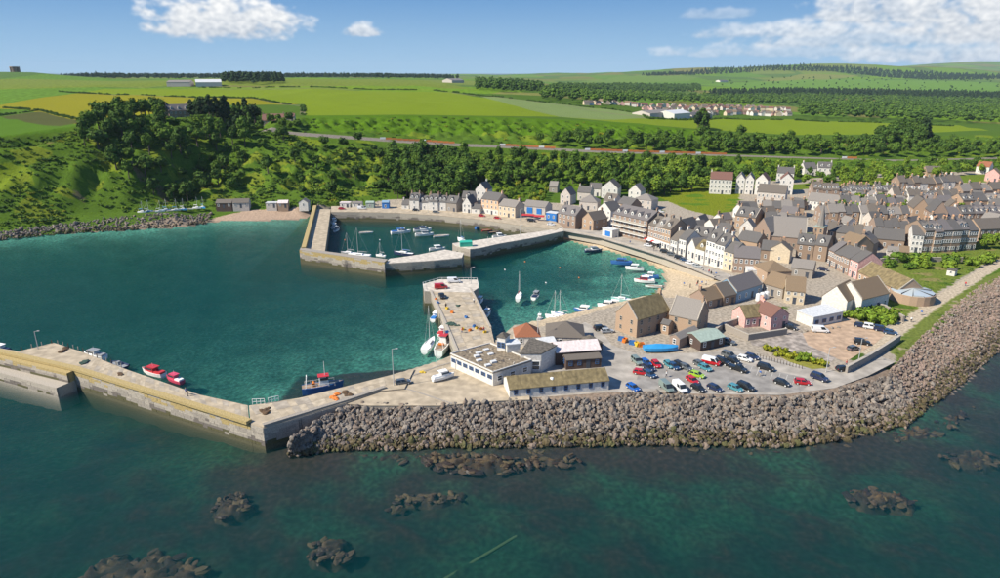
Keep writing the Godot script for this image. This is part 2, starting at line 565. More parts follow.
func put_grid(called: String, pos: PackedVector3Array, nor: PackedVector3Array, uv: PackedVector2Array, col: PackedColorArray, idx: PackedInt32Array, m: Material) -> void:
	# keep only the vertices that are used
	var map := {}
	var p := PackedVector3Array()
	var n := PackedVector3Array()
	var u := PackedVector2Array()
	var c := PackedColorArray()
	var out := PackedInt32Array()
	out.resize(idx.size())
	for k in idx.size():
		var i := idx[k]
		if not map.has(i):
			map[i] = p.size()
			p.append(pos[i]); n.append(nor[i]); u.append(uv[i]); c.append(col[i])
		out[k] = map[i]
	var arr := []
	arr.resize(Mesh.ARRAY_MAX)
	arr[Mesh.ARRAY_VERTEX] = p
	arr[Mesh.ARRAY_NORMAL] = n
	arr[Mesh.ARRAY_TEX_UV] = u
	arr[Mesh.ARRAY_COLOR] = c
	arr[Mesh.ARRAY_INDEX] = out
	var am := ArrayMesh.new()
	am.add_surface_from_arrays(Mesh.PRIMITIVE_TRIANGLES, arr)
	tag(put(self, called, am, m), "", "", "", "structure")

func ground_material(called: String, im: Image) -> StandardMaterial3D:
	var m := StandardMaterial3D.new()
	m.resource_name = called
	m.albedo_texture = ImageTexture.create_from_image(im)
	m.vertex_color_use_as_albedo = true
	m.roughness = 1.0
	m.metallic_specular = 0.1
	m.detail_enabled = true
	m.detail_albedo = tex["turf"]
	m.detail_blend_mode = BaseMaterial3D.BLEND_MODE_MUL
	m.detail_uv_layer = BaseMaterial3D.DETAIL_UV_2
	m.uv2_triplanar = true
	m.uv2_world_triplanar = true
	m.uv2_scale = Vector3.ONE * (0.045 if called == "near land" else 0.006)
	return m

# far hills: x, z, height, radius
const HILLS := [[700.0, -4200.0, 16.0, 420.0], [1150.0, -4300.0, 22.0, 330.0], [1980.0, -4500.0, 34.0, 420.0], [2350.0, -4700.0, 22.0, 350.0], [3000.0, -4800.0, 30.0, 520.0], [5600.0, -8000.0, 150.0, 1100.0], [4300.0, -7800.0, 70.0, 800.0], [-250.0, -5200.0, 14.0, 300.0], [-1330.0, -1880.0, 17.0, 150.0], [-1180.0, -1800.0, 9.0, 130.0]]
# spurs and gullies of the left cliff: x, height, half width
const SPURS := [[-232.0, 6.0, 15.0], [-200.0, 7.0, 12.0], [-178.0, -11.0, 12.0], [-268.0, -8.0, 15.0], [-155.0, 4.0, 13.0]]
const NEAR_X0 := -560.0
const NEAR_X1 := 640.0
const NEAR_Z0 := -60.0
const NEAR_Z1 := -960.0
const FAR_X0 := -5000.0
const FAR_X1 := 5000.0
const FAR_Z0 := -600.0
const FAR_Z1 := -7200.0
var frame_of := Rect2()

# fill a ground outline (x, z) into a map image, with a ragged edge
func fill(im: Image, p: PackedVector2Array, c: Color, ragged := 1.0) -> void:
	var w := im.get_width()
	var h := im.get_height()
	var q := PackedVector2Array()
	var y0 := 1e9
	var y1 := -1e9
	for a in p:
		var b := Vector2((a.x - frame_of.position.x) / frame_of.size.x * w, (frame_of.position.y - a.y) / frame_of.size.y * h)
		q.append(b)
		y0 = minf(y0, b.y)
		y1 = maxf(y1, b.y)
	var cs := c.linear_to_srgb()
	for y in range(maxi(0, int(y0)), mini(h, int(y1) + 1)):
		var cuts := []
		for i in q.size():
			var a := q[i]
			var b := q[(i + 1) % q.size()]
			if (a.y > y + 0.5) != (b.y > y + 0.5):
				cuts.append(a.x + (b.x - a.x) * (y + 0.5 - a.y) / (b.y - a.y))
		cuts.sort()
		for k in range(0, cuts.size() - 1, 2):
			var x0 := maxi(0, int(cuts[k] + rng.randf_range(-ragged, ragged)))
			var x1 := mini(w, int(cuts[k + 1] + rng.randf_range(-ragged, ragged)))
			if x1 > x0:
				im.fill_rect(Rect2i(x0, y, x1 - x0, 1), cs)

# blotches of another growth within an outline
func blotch(im: Image, p: PackedVector2Array, c: Color, count: int, size: float) -> void:
	var lo := p[0]
	var hi := p[0]
	for a in p:
		lo = lo.min(a)
		hi = hi.max(a)
	for i in count:
		var o := Vector2(rng.randf_range(lo.x, hi.x), rng.randf_range(lo.y, hi.y))
		if not Geometry2D.is_point_in_polygon(o, p):
			continue
		var b := PackedVector2Array()
		var r := size * rng.randf_range(0.3, 1.0)
		for k in 9:
			b.append(o + Vector2.from_angle(TAU * k / 9.0) * r * rng.randf_range(0.5, 1.2) * Vector2(1.5, 1))
		fill(im, b, c, 1.5)

func paint_near() -> Image:
	var im := Image.create(2048, 1536, false, Image.FORMAT_RGB8)
	frame_of = Rect2(NEAR_X0, NEAR_Z0, NEAR_X1 - NEAR_X0, NEAR_Z0 - NEAR_Z1)
	var grass := Color(0.095, 0.17, 0.022)
	var lush := Color(0.13, 0.26, 0.018)
	im.fill(grass.linear_to_srgb())
	var brae := PackedVector2Array([Vector2(-323.8, -279.9), Vector2(-242.6, -317.4), Vector2(-207.6, -341.1), Vector2(-165.1, -363), Vector2(-112.7, -372.2), Vector2(-58.5, -387), Vector2(0, -389.2), Vector2(60.7, -403.3), Vector2(117.6, -390.6), Vector2(190.7, -424.5), Vector2(264.8, -443.2), Vector2(344.2, -461.7), Vector2(626, -527.7), Vector2(756, -644.9), Vector2(450.8, -615), Vector2(357.9, -610), Vector2(264.1, -600), Vector2(172.6, -590), Vector2(84.5, -580), Vector2(0, -560), Vector2(-78.5, -540), Vector2(-148.3, -510), Vector2(-213.9, -490), Vector2(-250.7, -430), Vector2(-284.6, -388), Vector2(-519.4, -470)])
	fill(im, brae, Color(0.10, 0.18, 0.02))
	blotch(im, brae, Color(0.18, 0.25, 0.022), 300, 10.0)
	blotch(im, brae, Color(0.07, 0.14, 0.016), 200, 9.0)
	blotch(im, brae, Color(0.16, 0.17, 0.04), 90, 6.0)
	blotch(im, PackedVector2Array([Vector2(-284.7, -310.6), Vector2(-248.8, -327.2), Vector2(-181.7, -363.7), Vector2(-182.3, -409.7), Vector2(-211.7, -411.7), Vector2(-244.5, -377.4), Vector2(-263.1, -355.7), Vector2(-322.2, -360.5)]), Color(0.17, 0.15, 0.07), 40, 3.5)
	blotch(im, PackedVector2Array([Vector2(-284.7, -310.6), Vector2(-248.8, -327.2), Vector2(-140.5, -371.2), Vector2(-71.1, -393.1), Vector2(-80.8, -456), Vector2(-162, -440.5), Vector2(-244.5, -377.4), Vector2(-263.1, -355.7), Vector2(-322.2, -360.5)]), Color(0.19, 0.24, 0.025), 160, 7.0)
	# fields on the plateau
	fill(im, PackedVector2Array([Vector2(-543.2, -460), Vector2(-377.4, -427.8), Vector2(-296.7, -404.8), Vector2(-267, -415.4), Vector2(-264.2, -467.7), Vector2(-272.1, -535.5), Vector2(-244.1, -591.7), Vector2(-192.8, -666.9), Vector2(-236.9, -689.7), Vector2(-377.6, -818.9), Vector2(-571.1, -902.8), Vector2(-910, -789.2)]), Color(0.29, 0.275, 0.016))
	fill(im, PackedVector2Array([Vector2(-537.9, -455.1), Vector2(-284.2, -387.4), Vector2(-262.9, -408.7), Vector2(-255.7, -422.2), Vector2(-456.2, -669.5), Vector2(-586.8, -724), Vector2(-766, -659.8)]), Color(0.10, 0.20, 0.018))
	fill(im, PackedVector2Array([Vector2(-438.1, -602.4), Vector2(-428.4, -641.9), Vector2(-281.9, -477.8), Vector2(-287.8, -448), Vector2(-384.2, -549.4)]), Color(0.10, 0.11, 0.035))
	fill(im, PackedVector2Array([Vector2(-236.9, -689.7), Vector2(-192.8, -666.9), Vector2(-149.2, -523.9), Vector2(-79.2, -545), Vector2(0, -570.1), Vector2(52.7, -604.4), Vector2(0, -800.3), Vector2(-100.7, -1001), Vector2(-244.8, -1003), Vector2(-428.2, -994.6), Vector2(-580, -917.4), Vector2(-377.6, -818.9)]), Color(0.215, 0.295, 0.018))
	fill(im, PackedVector2Array([Vector2(-25.19, -874.2), Vector2(35.5, -820.2), Vector2(152.7, -751.4), Vector2(143.9, -667.9), Vector2(87.7, -602.4), Vector2(52.7, -604.4), Vector2(5.3, -732.9)]), Color(0.22, 0.30, 0.10))
	fill(im, PackedVector2Array([Vector2(52.7, -604.4), Vector2(88.6, -608.3), Vector2(143.9, -667.9), Vector2(221.3, -760), Vector2(341, -780.4), Vector2(539, -802.7), Vector2(495.9, -691.9), Vector2(368.4, -628.5), Vector2(270.8, -615.7), Vector2(175.8, -601.1), Vector2(103.9, -593.9)]), Color(0.215, 0.295, 0.02))
	fill(im, PackedVector2Array([Vector2(-149.2, -523.9), Vector2(-78.5, -540), Vector2(0, -562), Vector2(123, -602.3), Vector2(171.3, -585.4), Vector2(152.1, -544.8), Vector2(77.7, -529.5), Vector2(0, -516.2), Vector2(-72.2, -493.2), Vector2(-131.5, -472.9)]), Color(0.10, 0.20, 0.012))
	for q in [PackedVector2Array([Vector2(-236.9, -689.7), Vector2(-197.5, -650.6), Vector2(-178.7, -626.7), Vector2(-151.2, -528.4)]), PackedVector2Array([Vector2(-183, -1063), Vector2(-25.19, -874.2), Vector2(67.7, -779.9), Vector2(143.9, -667.9)]), PackedVector2Array([Vector2(-571.1, -902.8), Vector2(-377.6, -818.9), Vector2(-236.9, -689.7)])]:
		fill(im, ribbon(q, 2.0), Color(0.24, 0.22, 0.13))
	# the road down the brae
	fill(im, ribbon(PackedVector2Array([Vector2(-172.6, -462.6), Vector2(-135.9, -463.6), Vector2(-106.6, -468.8), Vector2(-69.8, -475), Vector2(-28.22, -479), Vector2(0, -483.9), Vector2(72.2, -488.7), Vector2(147.4, -498.3), Vector2(225.6, -507.8), Vector2(264.5, -509.9), Vector2(320.7, -514.9), Vector2(388.9, -525)]), 3.0), Color(0.28, 0.25, 0.21))
	# the back beach, sand and shingle
	fill(im, PackedVector2Array([Vector2(-280.8, -223.3), Vector2(-210.4, -272.2), Vector2(-165.1, -290), Vector2(-144, -297.7), Vector2(-95, -310), Vector2(-89.9, -348.1), Vector2(-103.2, -370.2), Vector2(-138, -364.1), Vector2(-164.6, -349.4), Vector2(-200.2, -328), Vector2(-238.5, -311.6), Vector2(-336.3, -271.9)]), Color(0.34, 0.27, 0.20))
	fill(im, PackedVector2Array([Vector2(-139.9, -299.7), Vector2(-89.3, -310), Vector2(-103.2, -370.2), Vector2(-138.8, -366.4), Vector2(-154.1, -356.2)]), Color(0.50, 0.37, 0.27))
	# town streets and yards
	var town := PackedVector2Array([Vector2(-96.3, -348.1), Vector2(-104.5, -379.7), Vector2(-58.8, -389.3), Vector2(-17.64, -389.3), Vector2(11.48, -379.7), Vector2(33.9, -373.5), Vector2(54.5, -359), Vector2(79.2, -373.5), Vector2(112.2, -370.5), Vector2(166, -424.8), Vector2(242.4, -449.2), Vector2(349.4, -467), Vector2(498.6, -476.4), Vector2(420.3, -345.4), Vector2(197, -253.4), Vector2(150.8, -207), Vector2(106.8, -162), Vector2(82.6, -142.6), Vector2(22.38, -134.1), Vector2(-35.9, -125.2), Vector2(-42.5, -119.1), Vector2(-38.6, -136.5), Vector2(-13.42, -165.4), Vector2(6.07, -190), Vector2(34.3, -217.6), Vector2(56.2, -223.3), Vector2(59.1, -253.4), Vector2(25.29, -293.8), Vector2(19.24, -314.3), Vector2(-30.9, -337.8), Vector2(-84.7, -348.1)])
	fill(im, town, Color(0.45, 0.39, 0.31))
	blotch(im, town, Color(0.33, 0.29, 0.24), 90, 7.0)
	blotch(im, town, Color(0.07, 0.13, 0.02), 90, 5.0)
	fill(im, PackedVector2Array([Vector2(91.1, -389.3), Vector2(124.5, -413.5), Vector2(152.5, -413.5), Vector2(141.1, -389.3), Vector2(126.1, -353.4), Vector2(111.9, -330.4), Vector2(100.5, -348.1)]), Color(0.20, 0.24, 0.02))
	blotch(im, PackedVector2Array([Vector2(91.1, -389.3), Vector2(124.5, -413.5), Vector2(152.5, -413.5), Vector2(141.1, -389.3), Vector2(126.1, -353.4), Vector2(111.9, -330.4), Vector2(100.5, -348.1)]), Color(0.11, 0.21, 0.02), 60, 4.0)
	# harbour beach
	fill(im, PackedVector2Array([Vector2(26.03, -302.2), Vector2(31.7, -323.2), Vector2(46.2, -300.3), Vector2(64.6, -278.4), Vector2(77.5, -262.4), Vector2(82.7, -240), Vector2(75.6, -223), Vector2(63.1, -209.2), Vector2(53.1, -209.2), Vector2(35, -199.5), Vector2(17.98, -186.4), Vector2(5.77, -178.5), Vector2(12.57, -196.8), Vector2(33.9, -214.3), Vector2(50.9, -214.3), Vector2(62.6, -237.4), Vector2(61.9, -265.4), Vector2(44.6, -289)]), Color(0.64, 0.52, 0.36), 0.5)
	# grass behind the sea defence
	fill(im, PackedVector2Array([Vector2(119.3, -197.2), Vector2(110.3, -198.2), Vector2(106.5, -191.8), Vector2(112.1, -184.1), Vector2(121, -186.6), Vector2(139.3, -207), Vector2(162, -226.8), Vector2(189.1, -250.5), Vector2(249.9, -290), Vector2(269.4, -314.3), Vector2(218.6, -290), Vector2(189.5, -279.1), Vector2(149.7, -253.4), Vector2(132, -217.6)]), Color(0.17, 0.22, 0.04))
	blotch(im, PackedVector2Array([Vector2(116.1, -197.2), Vector2(110.3, -198.2), Vector2(106.5, -191.8), Vector2(112.1, -184.1), Vector2(121, -186.6), Vector2(139.3, -207), Vector2(162, -226.8), Vector2(189.1, -250.5), Vector2(249.9, -290), Vector2(269.4, -314.3), Vector2(218.6, -290), Vector2(189.5, -279.1), Vector2(149.7, -253.4)]), Color(0.27, 0.24, 0.09), 130, 3.5)
	blotch(im, PackedVector2Array([Vector2(116.1, -197.2), Vector2(110.3, -198.2), Vector2(106.5, -191.8), Vector2(112.1, -184.1), Vector2(121, -186.6), Vector2(139.3, -207), Vector2(162, -226.8), Vector2(189.1, -250.5), Vector2(249.9, -290), Vector2(269.4, -314.3), Vector2(218.6, -290), Vector2(189.5, -279.1), Vector2(149.7, -253.4)]), Color(0.10, 0.17, 0.025), 90, 3.0)
	fill(im, PackedVector2Array([Vector2(104.7, -165.4), Vector2(114.9, -176.2), Vector2(129, -190), Vector2(147.5, -207), Vector2(176.1, -231.7), Vector2(235.7, -272.2), Vector2(220.6, -253.4), Vector2(173.1, -219.8), Vector2(138.1, -190), Vector2(118.3, -172.4), Vector2(104.2, -157.5)]), Color(0.18, 0.22, 0.05))
	blotch(im, PackedVector2Array([Vector2(104.7, -165.4), Vector2(129, -190), Vector2(176.1, -231.7), Vector2(235.7, -272.2), Vector2(220.6, -253.4), Vector2(173.1, -219.8), Vector2(118.3, -172.4), Vector2(104.2, -157.5)]), Color(0.36, 0.31, 0.19), 160, 2.6)
	blotch(im, PackedVector2Array([Vector2(104.7, -165.4), Vector2(129, -190), Vector2(176.1, -231.7), Vector2(235.7, -272.2), Vector2(220.6, -253.4), Vector2(173.1, -219.8), Vector2(118.3, -172.4), Vector2(104.2, -157.5)]), Color(0.11, 0.17, 0.03), 120, 2.0)
	fill(im, ribbon(PackedVector2Array([Vector2(95.9, -164), Vector2(107.2, -172.4), Vector2(119.5, -184.1), Vector2(140.1, -203), Vector2(164, -224.5), Vector2(196, -251.9), Vector2(245.4, -284.4)]), 2.2), Color(0.58, 0.49, 0.36), 0.6)
	fill(im, ribbon(PackedVector2Array([Vector2(119, -199.1), Vector2(118.9, -190.9), Vector2(120.4, -186.6)]), 1.0), Color(0.58, 0.49, 0.36), 0.5)
	fill(im, PackedVector2Array([Vector2(-45.8, -122.5), Vector2(-40.2, -133.2), Vector2(-34.6, -140.4), Vector2(1.18, -141.9), Vector2(25.39, -144.5), Vector2(47.9, -144.5), Vector2(66.9, -144), Vector2(93, -152.8), Vector2(100.1, -155.2), Vector2(107.5, -162.6), Vector2(139.9, -194.5), Vector2(183.1, -233.3), Vector2(395, -372.1), Vector2(367.1, -298.2), Vector2(166.6, -185.2), Vector2(124, -154), Vector2(93.3, -128.7), Vector2(78, -120.5), Vector2(56, -116.7), Vector2(0, -114.9), Vector2(-42.3, -111.4)]), Color(0.32, 0.25, 0.19), 0.5)
	# clearing in front of the flats, gardens up the slope
	fill(im, PackedVector2Array([Vector2(113.5, -397.2), Vector2(123, -409.8), Vector2(187.9, -417.8), Vector2(241.6, -436.7), Vector2(338.4, -453.6), Vector2(317.2, -423.5), Vector2(221.5, -410), Vector2(154.2, -394.2)]), Color(0.16, 0.22, 0.03))
	return im

func paint_far() -> Image:
	var im := Image.create(2048, 1352, false, Image.FORMAT_RGB8)
	frame_of = Rect2(FAR_X0, FAR_Z0, FAR_X1 - FAR_X0, FAR_Z0 - FAR_Z1)
	im.fill(Color(0.12, 0.20, 0.04).linear_to_srgb())
	var kinds := [Color(0.14, 0.26, 0.03), Color(0.20, 0.26, 0.05), Color(0.11, 0.20, 0.04), Color(0.22, 0.22, 0.06), Color(0.17, 0.30, 0.02)]
	# a patchwork of fields everywhere, then the ones that show
	for i in 42:
		for j in 22:
			var x := -5000.0 + i * 240.0 + rng.randf_range(-60, 60)
			var z := -700.0 - j * 300.0 + rng.randf_range(-80, 80)
			fill(im, PackedVector2Array([Vector2(x, z), Vector2(x + 230, z + 30), Vector2(x + 245, z - 280), Vector2(x + 10, z - 270)]), kinds[rng.randi() % 5])
	fill(im, PackedVector2Array([Vector2(-854.4, -790.3), Vector2(-659.7, -918.2), Vector2(-443.8, -1032), Vector2(-130.5, -1137), Vector2(-30.3, -1054), Vector2(-210, -1835), Vector2(-765.4, -1783), Vector2(-1648, -1534)]), Color(0.20, 0.26, 0.035))
	fill(im, PackedVector2Array([Vector2(-571.1, -902.8), Vector2(-452.6, -985.5), Vector2(-160.2, -1117), Vector2(-42, -974.2), Vector2(-241.1, -988), Vector2(-420.3, -975.9)]), Color(0.19, 0.30, 0.02))
	fill(im, PackedVector2Array([Vector2(-25.19, -874.2), Vector2(0, -820.9), Vector2(57.6, -886.5), Vector2(195.2, -963.6), Vector2(98.8, -1143), Vector2(0, -1000)]), Color(0.25, 0.26, 0.07))
	fill(im, PackedVector2Array([Vector2(732.4, -2690), Vector2(1499, -3494), Vector2(2004, -3502), Vector2(2316, -3232), Vector2(1900, -2644), Vector2(1243, -2472), Vector2(813.5, -2361)]), Color(0.16, 0.30, 0.04))
	fill(im, PackedVector2Array([Vector2(230.7, -2685), Vector2(791.1, -3958), Vector2(998.3, -3492), Vector2(828.4, -3046), Vector2(493.6, -2873)]), Color(0.17, 0.27, 0.05))
	fill(im, PackedVector2Array([Vector2(1182, -3175), Vector2(1673, -3904), Vector2(1962, -3815), Vector2(1555, -3397)]), Color(0.24, 0.27, 0.06))
	return im

# ---------------------------------------------------------------- sea
func make_sea() -> void:
	var w := StandardMaterial3D.new()
	w.resource_name = "sea surface"
	w.transparency = BaseMaterial3D.TRANSPARENCY_ALPHA
	w.albedo_color = Color(Color(0.004, 0.045, 0.05).linear_to_srgb(), 0.1)
	w.roughness = 0.07
	w.metallic_specular = 0.27
	w.normal_enabled = true
	var t := NoiseTexture2D.new()
	t.width = 1024; t.height = 1024; t.seamless = true; t.as_normal_map = true; t.bump_strength = 6.0
	var n := FastNoiseLite.new()
	n.seed = 3; n.frequency = 0.02; n.fractal_octaves = 5; n.fractal_gain = 0.6
	t.noise = n
	w.normal_texture = t
	w.normal_scale = 0.65
	w.uv1_scale = Vector3(1, 1, 1)
	var st := SurfaceTool.new()
	st.begin(Mesh.PRIMITIVE_TRIANGLES)
	var a := Vector3(-3000, 0, 300)
	var b := Vector3(3000, 0, 300)
	var c := Vector3(3000, 0, -460)
	var d := Vector3(-3000, 0, -460)
	for p in [a, d, c, a, c, b]:
		st.set_normal(Vector3.UP)
		st.set_tangent(Plane(1, 0, 0, 1))
		st.set_uv(Vector2(p.x / 46.0 + p.z * 0.004, p.z / 28.0))
		st.add_vertex(p)
	var o := put(self, "sea_water", st.commit(), w)
	tag(o, "", "", "", "structure")
	var f := FogVolume.new()
	f.name = "sea_body"
	f.shape = RenderingServer.FOG_VOLUME_SHAPE_BOX
	f.size = Vector3(1600, 11.9, 560)
	f.position = Vector3(0, -6.05, -190)
	var fm := FogMaterial.new()
	fm.density = 0.11
	fm.albedo = Color(0.0005, 0.13, 0.11).linear_to_srgb()
	f.material = fm
	add_child(f)
	tag(f, "", "", "", "structure")

# ---------------------------------------------------------------- piers and quays
func quay_materials() -> void:
	mat("deck", Color(0.5, 0.413, 0.294), 0.95, "ground", 0.06)
	mat("deck pale", Color(0.65, 0.587, 0.5), 0.95, "ground", 0.08)
	mat("quay stone", Color(0.45, 0.4, 0.338), 0.95, "stone", 0.22)
	mat("lichen stone", Color(0.575, 0.438, 0.188), 0.95, "stone", 0.18)
	mat("tide stone", Color(0.125, 0.119, 0.0625), 0.9, "stone", 0.2)
	mat("pale stone", Color(0.575, 0.512, 0.425), 0.95, "stone", 0.25)
	mat("slab pale", Color(0.53, 0.445, 0.325), 0.95, "ground", 0.09)
	mat("slab grey", Color(0.44, 0.38, 0.30), 0.95, "ground", 0.08)
	mat("dark course", Color(0.22, 0.19, 0.165), 0.95, "stone", 0.3)
	mat("weed course", Color(0.13, 0.12, 0.05), 0.9, "stone", 0.3)
	mat("iron", Color(0.03, 0.03, 0.035), 0.6)
	mat("white paint", Color(0.772, 0.772, 0.752), 0.6)
	mat("timber", Color(0.13, 0.09, 0.06), 0.9, "stone", 0.5)

# a quay: a tide-dark foot, masonry, a lichen band at the top, and a deck
func quay(called: String, label: String, p: PackedVector2Array, top: float, band := true, deck := "deck", category := "pier") -> Node3D:
	var c := Vector2.ZERO
	for a in p:
		c += a / p.size()
	var q := PackedVector2Array()
	for a in p:
		q.append(a - c)
	var o := thing(called, label, category, Vector3(c.x, 0, c.y))
	put(o, "foot_wall", prism(q, -7.0, 0.75, 0.5), mats["tide stone"], at(0, 0, 0, 0, Vector3(1.0, 1, 1.0)))
	var up := Geometry2D.offset_polygon(q, -0.12, Geometry2D.JOIN_MITER)[0]
	put(o, "wall", prism(up, 0.7, top - (1.5 if band else 0.3)), mats["quay stone"])
	up = Geometry2D.offset_polygon(q, -0.2, Geometry2D.JOIN_MITER)[0]
	put(o, "upper_wall", prism(up, top - (1.55 if band else 0.35), top - 0.02), mats["lichen stone" if band else "pale stone"])
	up = Geometry2D.offset_polygon(q, -0.1, Geometry2D.JOIN_MITER)[0]
	put(o, "deck", prism(up, top - 0.05, top + 0.12), mats[deck])
	return o

# a wall along a line
func wall_along(o: Node3D, called: String, p: PackedVector2Array, half: float, y0: float, y1: float, m: Material) -> MeshInstance3D:
	var r := ribbon(p, half)
	for i in r.size():
		r[i] -= Vector2(o.position.x, o.position.z)
	return put(o, called, prism(r, y0, y1), m)

func make_quays() -> void:
	quay_materials()
	# outer breakwater, seaward arm and root arm
	var arm := quay("outer_breakwater", "long stone breakwater arm with ochre wall running out to the left edge", PackedVector2Array([Vector2(-52.4, -124.3), Vector2(-105.4, -150.8), Vector2(-131.1, -161.2), Vector2(-189.3, -184.7), Vector2(-193.1, -189), Vector2(-133.5, -164.7), Vector2(-127.1, -162.7), Vector2(-121.6, -168.6), Vector2(-109.1, -161.7), Vector2(-93.2, -151.7), Vector2(-68.5, -137.6), Vector2(-55.7, -132.5)]), DECK, true, "deck", "breakwater")
	wall_along(arm, "parapet", PackedVector2Array([Vector2(-52.6, -124.5), Vector2(-105.5, -151.3), Vector2(-131.3, -161.8), Vector2(-189.9, -185.7)]), 0.75, DECK + 0.1, DECK + 0.75, mats["lichen stone"])
	wall_along(arm, "ledge", PackedVector2Array([Vector2(-106.5, -148.6), Vector2(-130.3, -159.2), Vector2(-188.7, -183.3)]), 2.4, -6.0, 2.6, mats["pale stone"])
	wall_along(arm, "outer_wall", PackedVector2Array([Vector2(-105.8, -150.3), Vector2(-130.5, -160.4), Vector2(-188.1, -183.5)]), 1.1, -1.0, DECK - 0.05, mats["lichen stone"])
	masonry(arm, PackedVector2Array([Vector2(-52.4, -124.3), Vector2(-105.4, -150.8)]), 0.8, DECK - 0.08, true)
	masonry(arm, PackedVector2Array([Vector2(-105.8, -150.3), Vector2(-130.5, -160.4), Vector2(-188.1, -183.5)]), 2.6, DECK - 0.1, true, 1.12)
	masonry(arm, PackedVector2Array([Vector2(-106.5, -148.6), Vector2(-130.3, -159.2), Vector2(-188.7, -183.3)]), 0.1, 2.55, false, 2.42)
	slabs(arm, PackedVector2Array([Vector2(-53.9, -126.9), Vector2(-106.4, -153.4)]), PackedVector2Array([Vector2(-55.8, -132), Vector2(-68.3, -137.1), Vector2(-92.9, -151.1), Vector2(-108.3, -160.8)]), 34, 2, DECK + 0.1)
	var root := quay("breakwater_root", "shaded grey breakwater arm joining the corner to the rock armour", PackedVector2Array([Vector2(-52.3, -124.2), Vector2(-49.1, -122.7), Vector2(-34.3, -133.7), Vector2(-27.72, -139.4), Vector2(-22.12, -140.7), Vector2(-21.13, -151.7), Vector2(-28.95, -146.6), Vector2(-45.3, -136.1), Vector2(-55.6, -132.4)]), DECK - 0.03, false, "deck", "breakwater")
	wall_along(root, "parapet", PackedVector2Array([Vector2(-49.3, -123.4), Vector2(-34.5, -134.6), Vector2(-26.83, -141.1)]), 0.5, DECK, DECK + 0.5, mats["quay stone"])
	masonry(root, PackedVector2Array([Vector2(-52.3, -124.2), Vector2(-49.1, -122.7), Vector2(-34.3, -133.7)]), 0.8, DECK - 0.1, false)
	slabs(root, PackedVector2Array([Vector2(-49.9, -124.4), Vector2(-35, -135.7), Vector2(-26.8, -142.3)]), PackedVector2Array([Vector2(-55.1, -131.9), Vector2(-45.1, -135.5), Vector2(-27.96, -146.5)]), 20, 2, DECK + 0.07)
	var apron := quay("harbour_apron", "beige concrete harbour apron between breakwater root and lifeboat station", PackedVector2Array([Vector2(-34.4, -133.8), Vector2(-27.88, -140.2), Vector2(-28.78, -146.9), Vector2(-16.14, -156.9), Vector2(-11.35, -162.4), Vector2(-1.37, -169.3), Vector2(0.84, -173.7), Vector2(8.63, -179), Vector2(6.78, -135.7), Vector2(0, -135.2), Vector2(-13.31, -132.9), Vector2(-28.84, -132.9)]), 4.85, false, "deck", "quay")
	for q in [PackedVector2Array([Vector2(-27.5, -145), Vector2(-10.71, -133.8)]), PackedVector2Array([Vector2(-34.9, -135.2), Vector2(-15.84, -153.6), Vector2(0, -165.1)])]:
		wall_along(apron, "slab_kerb", q, 0.25, 4.9, 5.04, mats["quay stone"])
	var jetty := quay("fishing_jetty", "broad concrete fishing jetty with gear and parked vans on it", PackedVector2Array([Vector2(-24.19, -217.8), Vector2(-16.79, -187.5), Vector2(-11.33, -162), Vector2(-1.37, -168.8), Vector2(-2.46, -180.5), Vector2(-6.04, -200.2), Vector2(-10.04, -220)]), 4.8, false, "deck", "jetty")
	masonry(jetty, PackedVector2Array([Vector2(-24.19, -217.8), Vector2(-16.79, -187.5), Vector2(-11.33, -162)]), 0.8, 4.7, false)
	wall_along(jetty, "kerb", PackedVector2Array([Vector2(-23.62, -215.6), Vector2(-16.36, -185.8), Vector2(-11.28, -163.3)]), 0.35, 4.85, 5.25, mats["pale stone"])
	wall_along(jetty, "kerb", PackedVector2Array([Vector2(-10.12, -217.8), Vector2(-6.15, -198.3), Vector2(-2.76, -180.9)]), 0.3, 4.85, 5.2, mats["pale stone"])
	slabs(jetty, PackedVector2Array([Vector2(-22.5, -211), Vector2(-15.82, -184.7), Vector2(-10.86, -163.1)]), PackedVector2Array([Vector2(-10.16, -211), Vector2(-6.55, -196.1), Vector2(-2.05, -169.3)]), 18, 4, 4.9)
	var head := quay("jetty_platform", "white concrete head of the jetty standing on dark piles", PackedVector2Array([Vector2(-27.12, -222.6), Vector2(-25.74, -214.7), Vector2(-9.42, -213.1), Vector2(-7.23, -218.6), Vector2(-8.22, -228), Vector2(-21.5, -228.6)]), 4.95, false, "deck pale", "jetty")
	for i in 7:
		var b := Vector2(-26.25, -218.9).lerp(Vector2(-8.33, -220), i / 6.0)
		var st := begin()
		add_tube(st, Vector3(b.x - head.position.x, -6, b.y - head.position.z), Vector3(b.x - head.position.x, 4.7, b.y - head.position.z), 0.28, 0.25, 8)
		put(head, "pile", done(st), mats["timber"])
	# inner harbour
	var west := quay("inner_pier", "stone inner pier with ramped deck beside the shingle beach", PackedVector2Array([Vector2(-102.2, -361.3), Vector2(-92.6, -361.3), Vector2(-72.7, -268.5), Vector2(-82.8, -271.8)]), 4.4, true, "deck", "pier")
	masonry(west, PackedVector2Array([Vector2(-102.2, -361.3), Vector2(-82.8, -271.8)]), 0.8, 4.3, true)
	wall_along(west, "parapet", PackedVector2Array([Vector2(-102, -364.1), Vector2(-82.1, -270.6)]), 0.9, 4.4, 6.2, mats["lichen stone"])
	var ihw := quay("inner_harbour_wall", "ochre stone wall closing the inner harbour on its seaward side", PackedVector2Array([Vector2(-83.1, -268), Vector2(-83.8, -272.2), Vector2(-69.6, -264.7), Vector2(-44, -253.1), Vector2(-44.7, -248.7)]), 5.6, true, "quay stone", "harbour wall")
	masonry(ihw, PackedVector2Array([Vector2(-83.1, -268), Vector2(-44.7, -248.7)]), 0.8, 5.5, true)
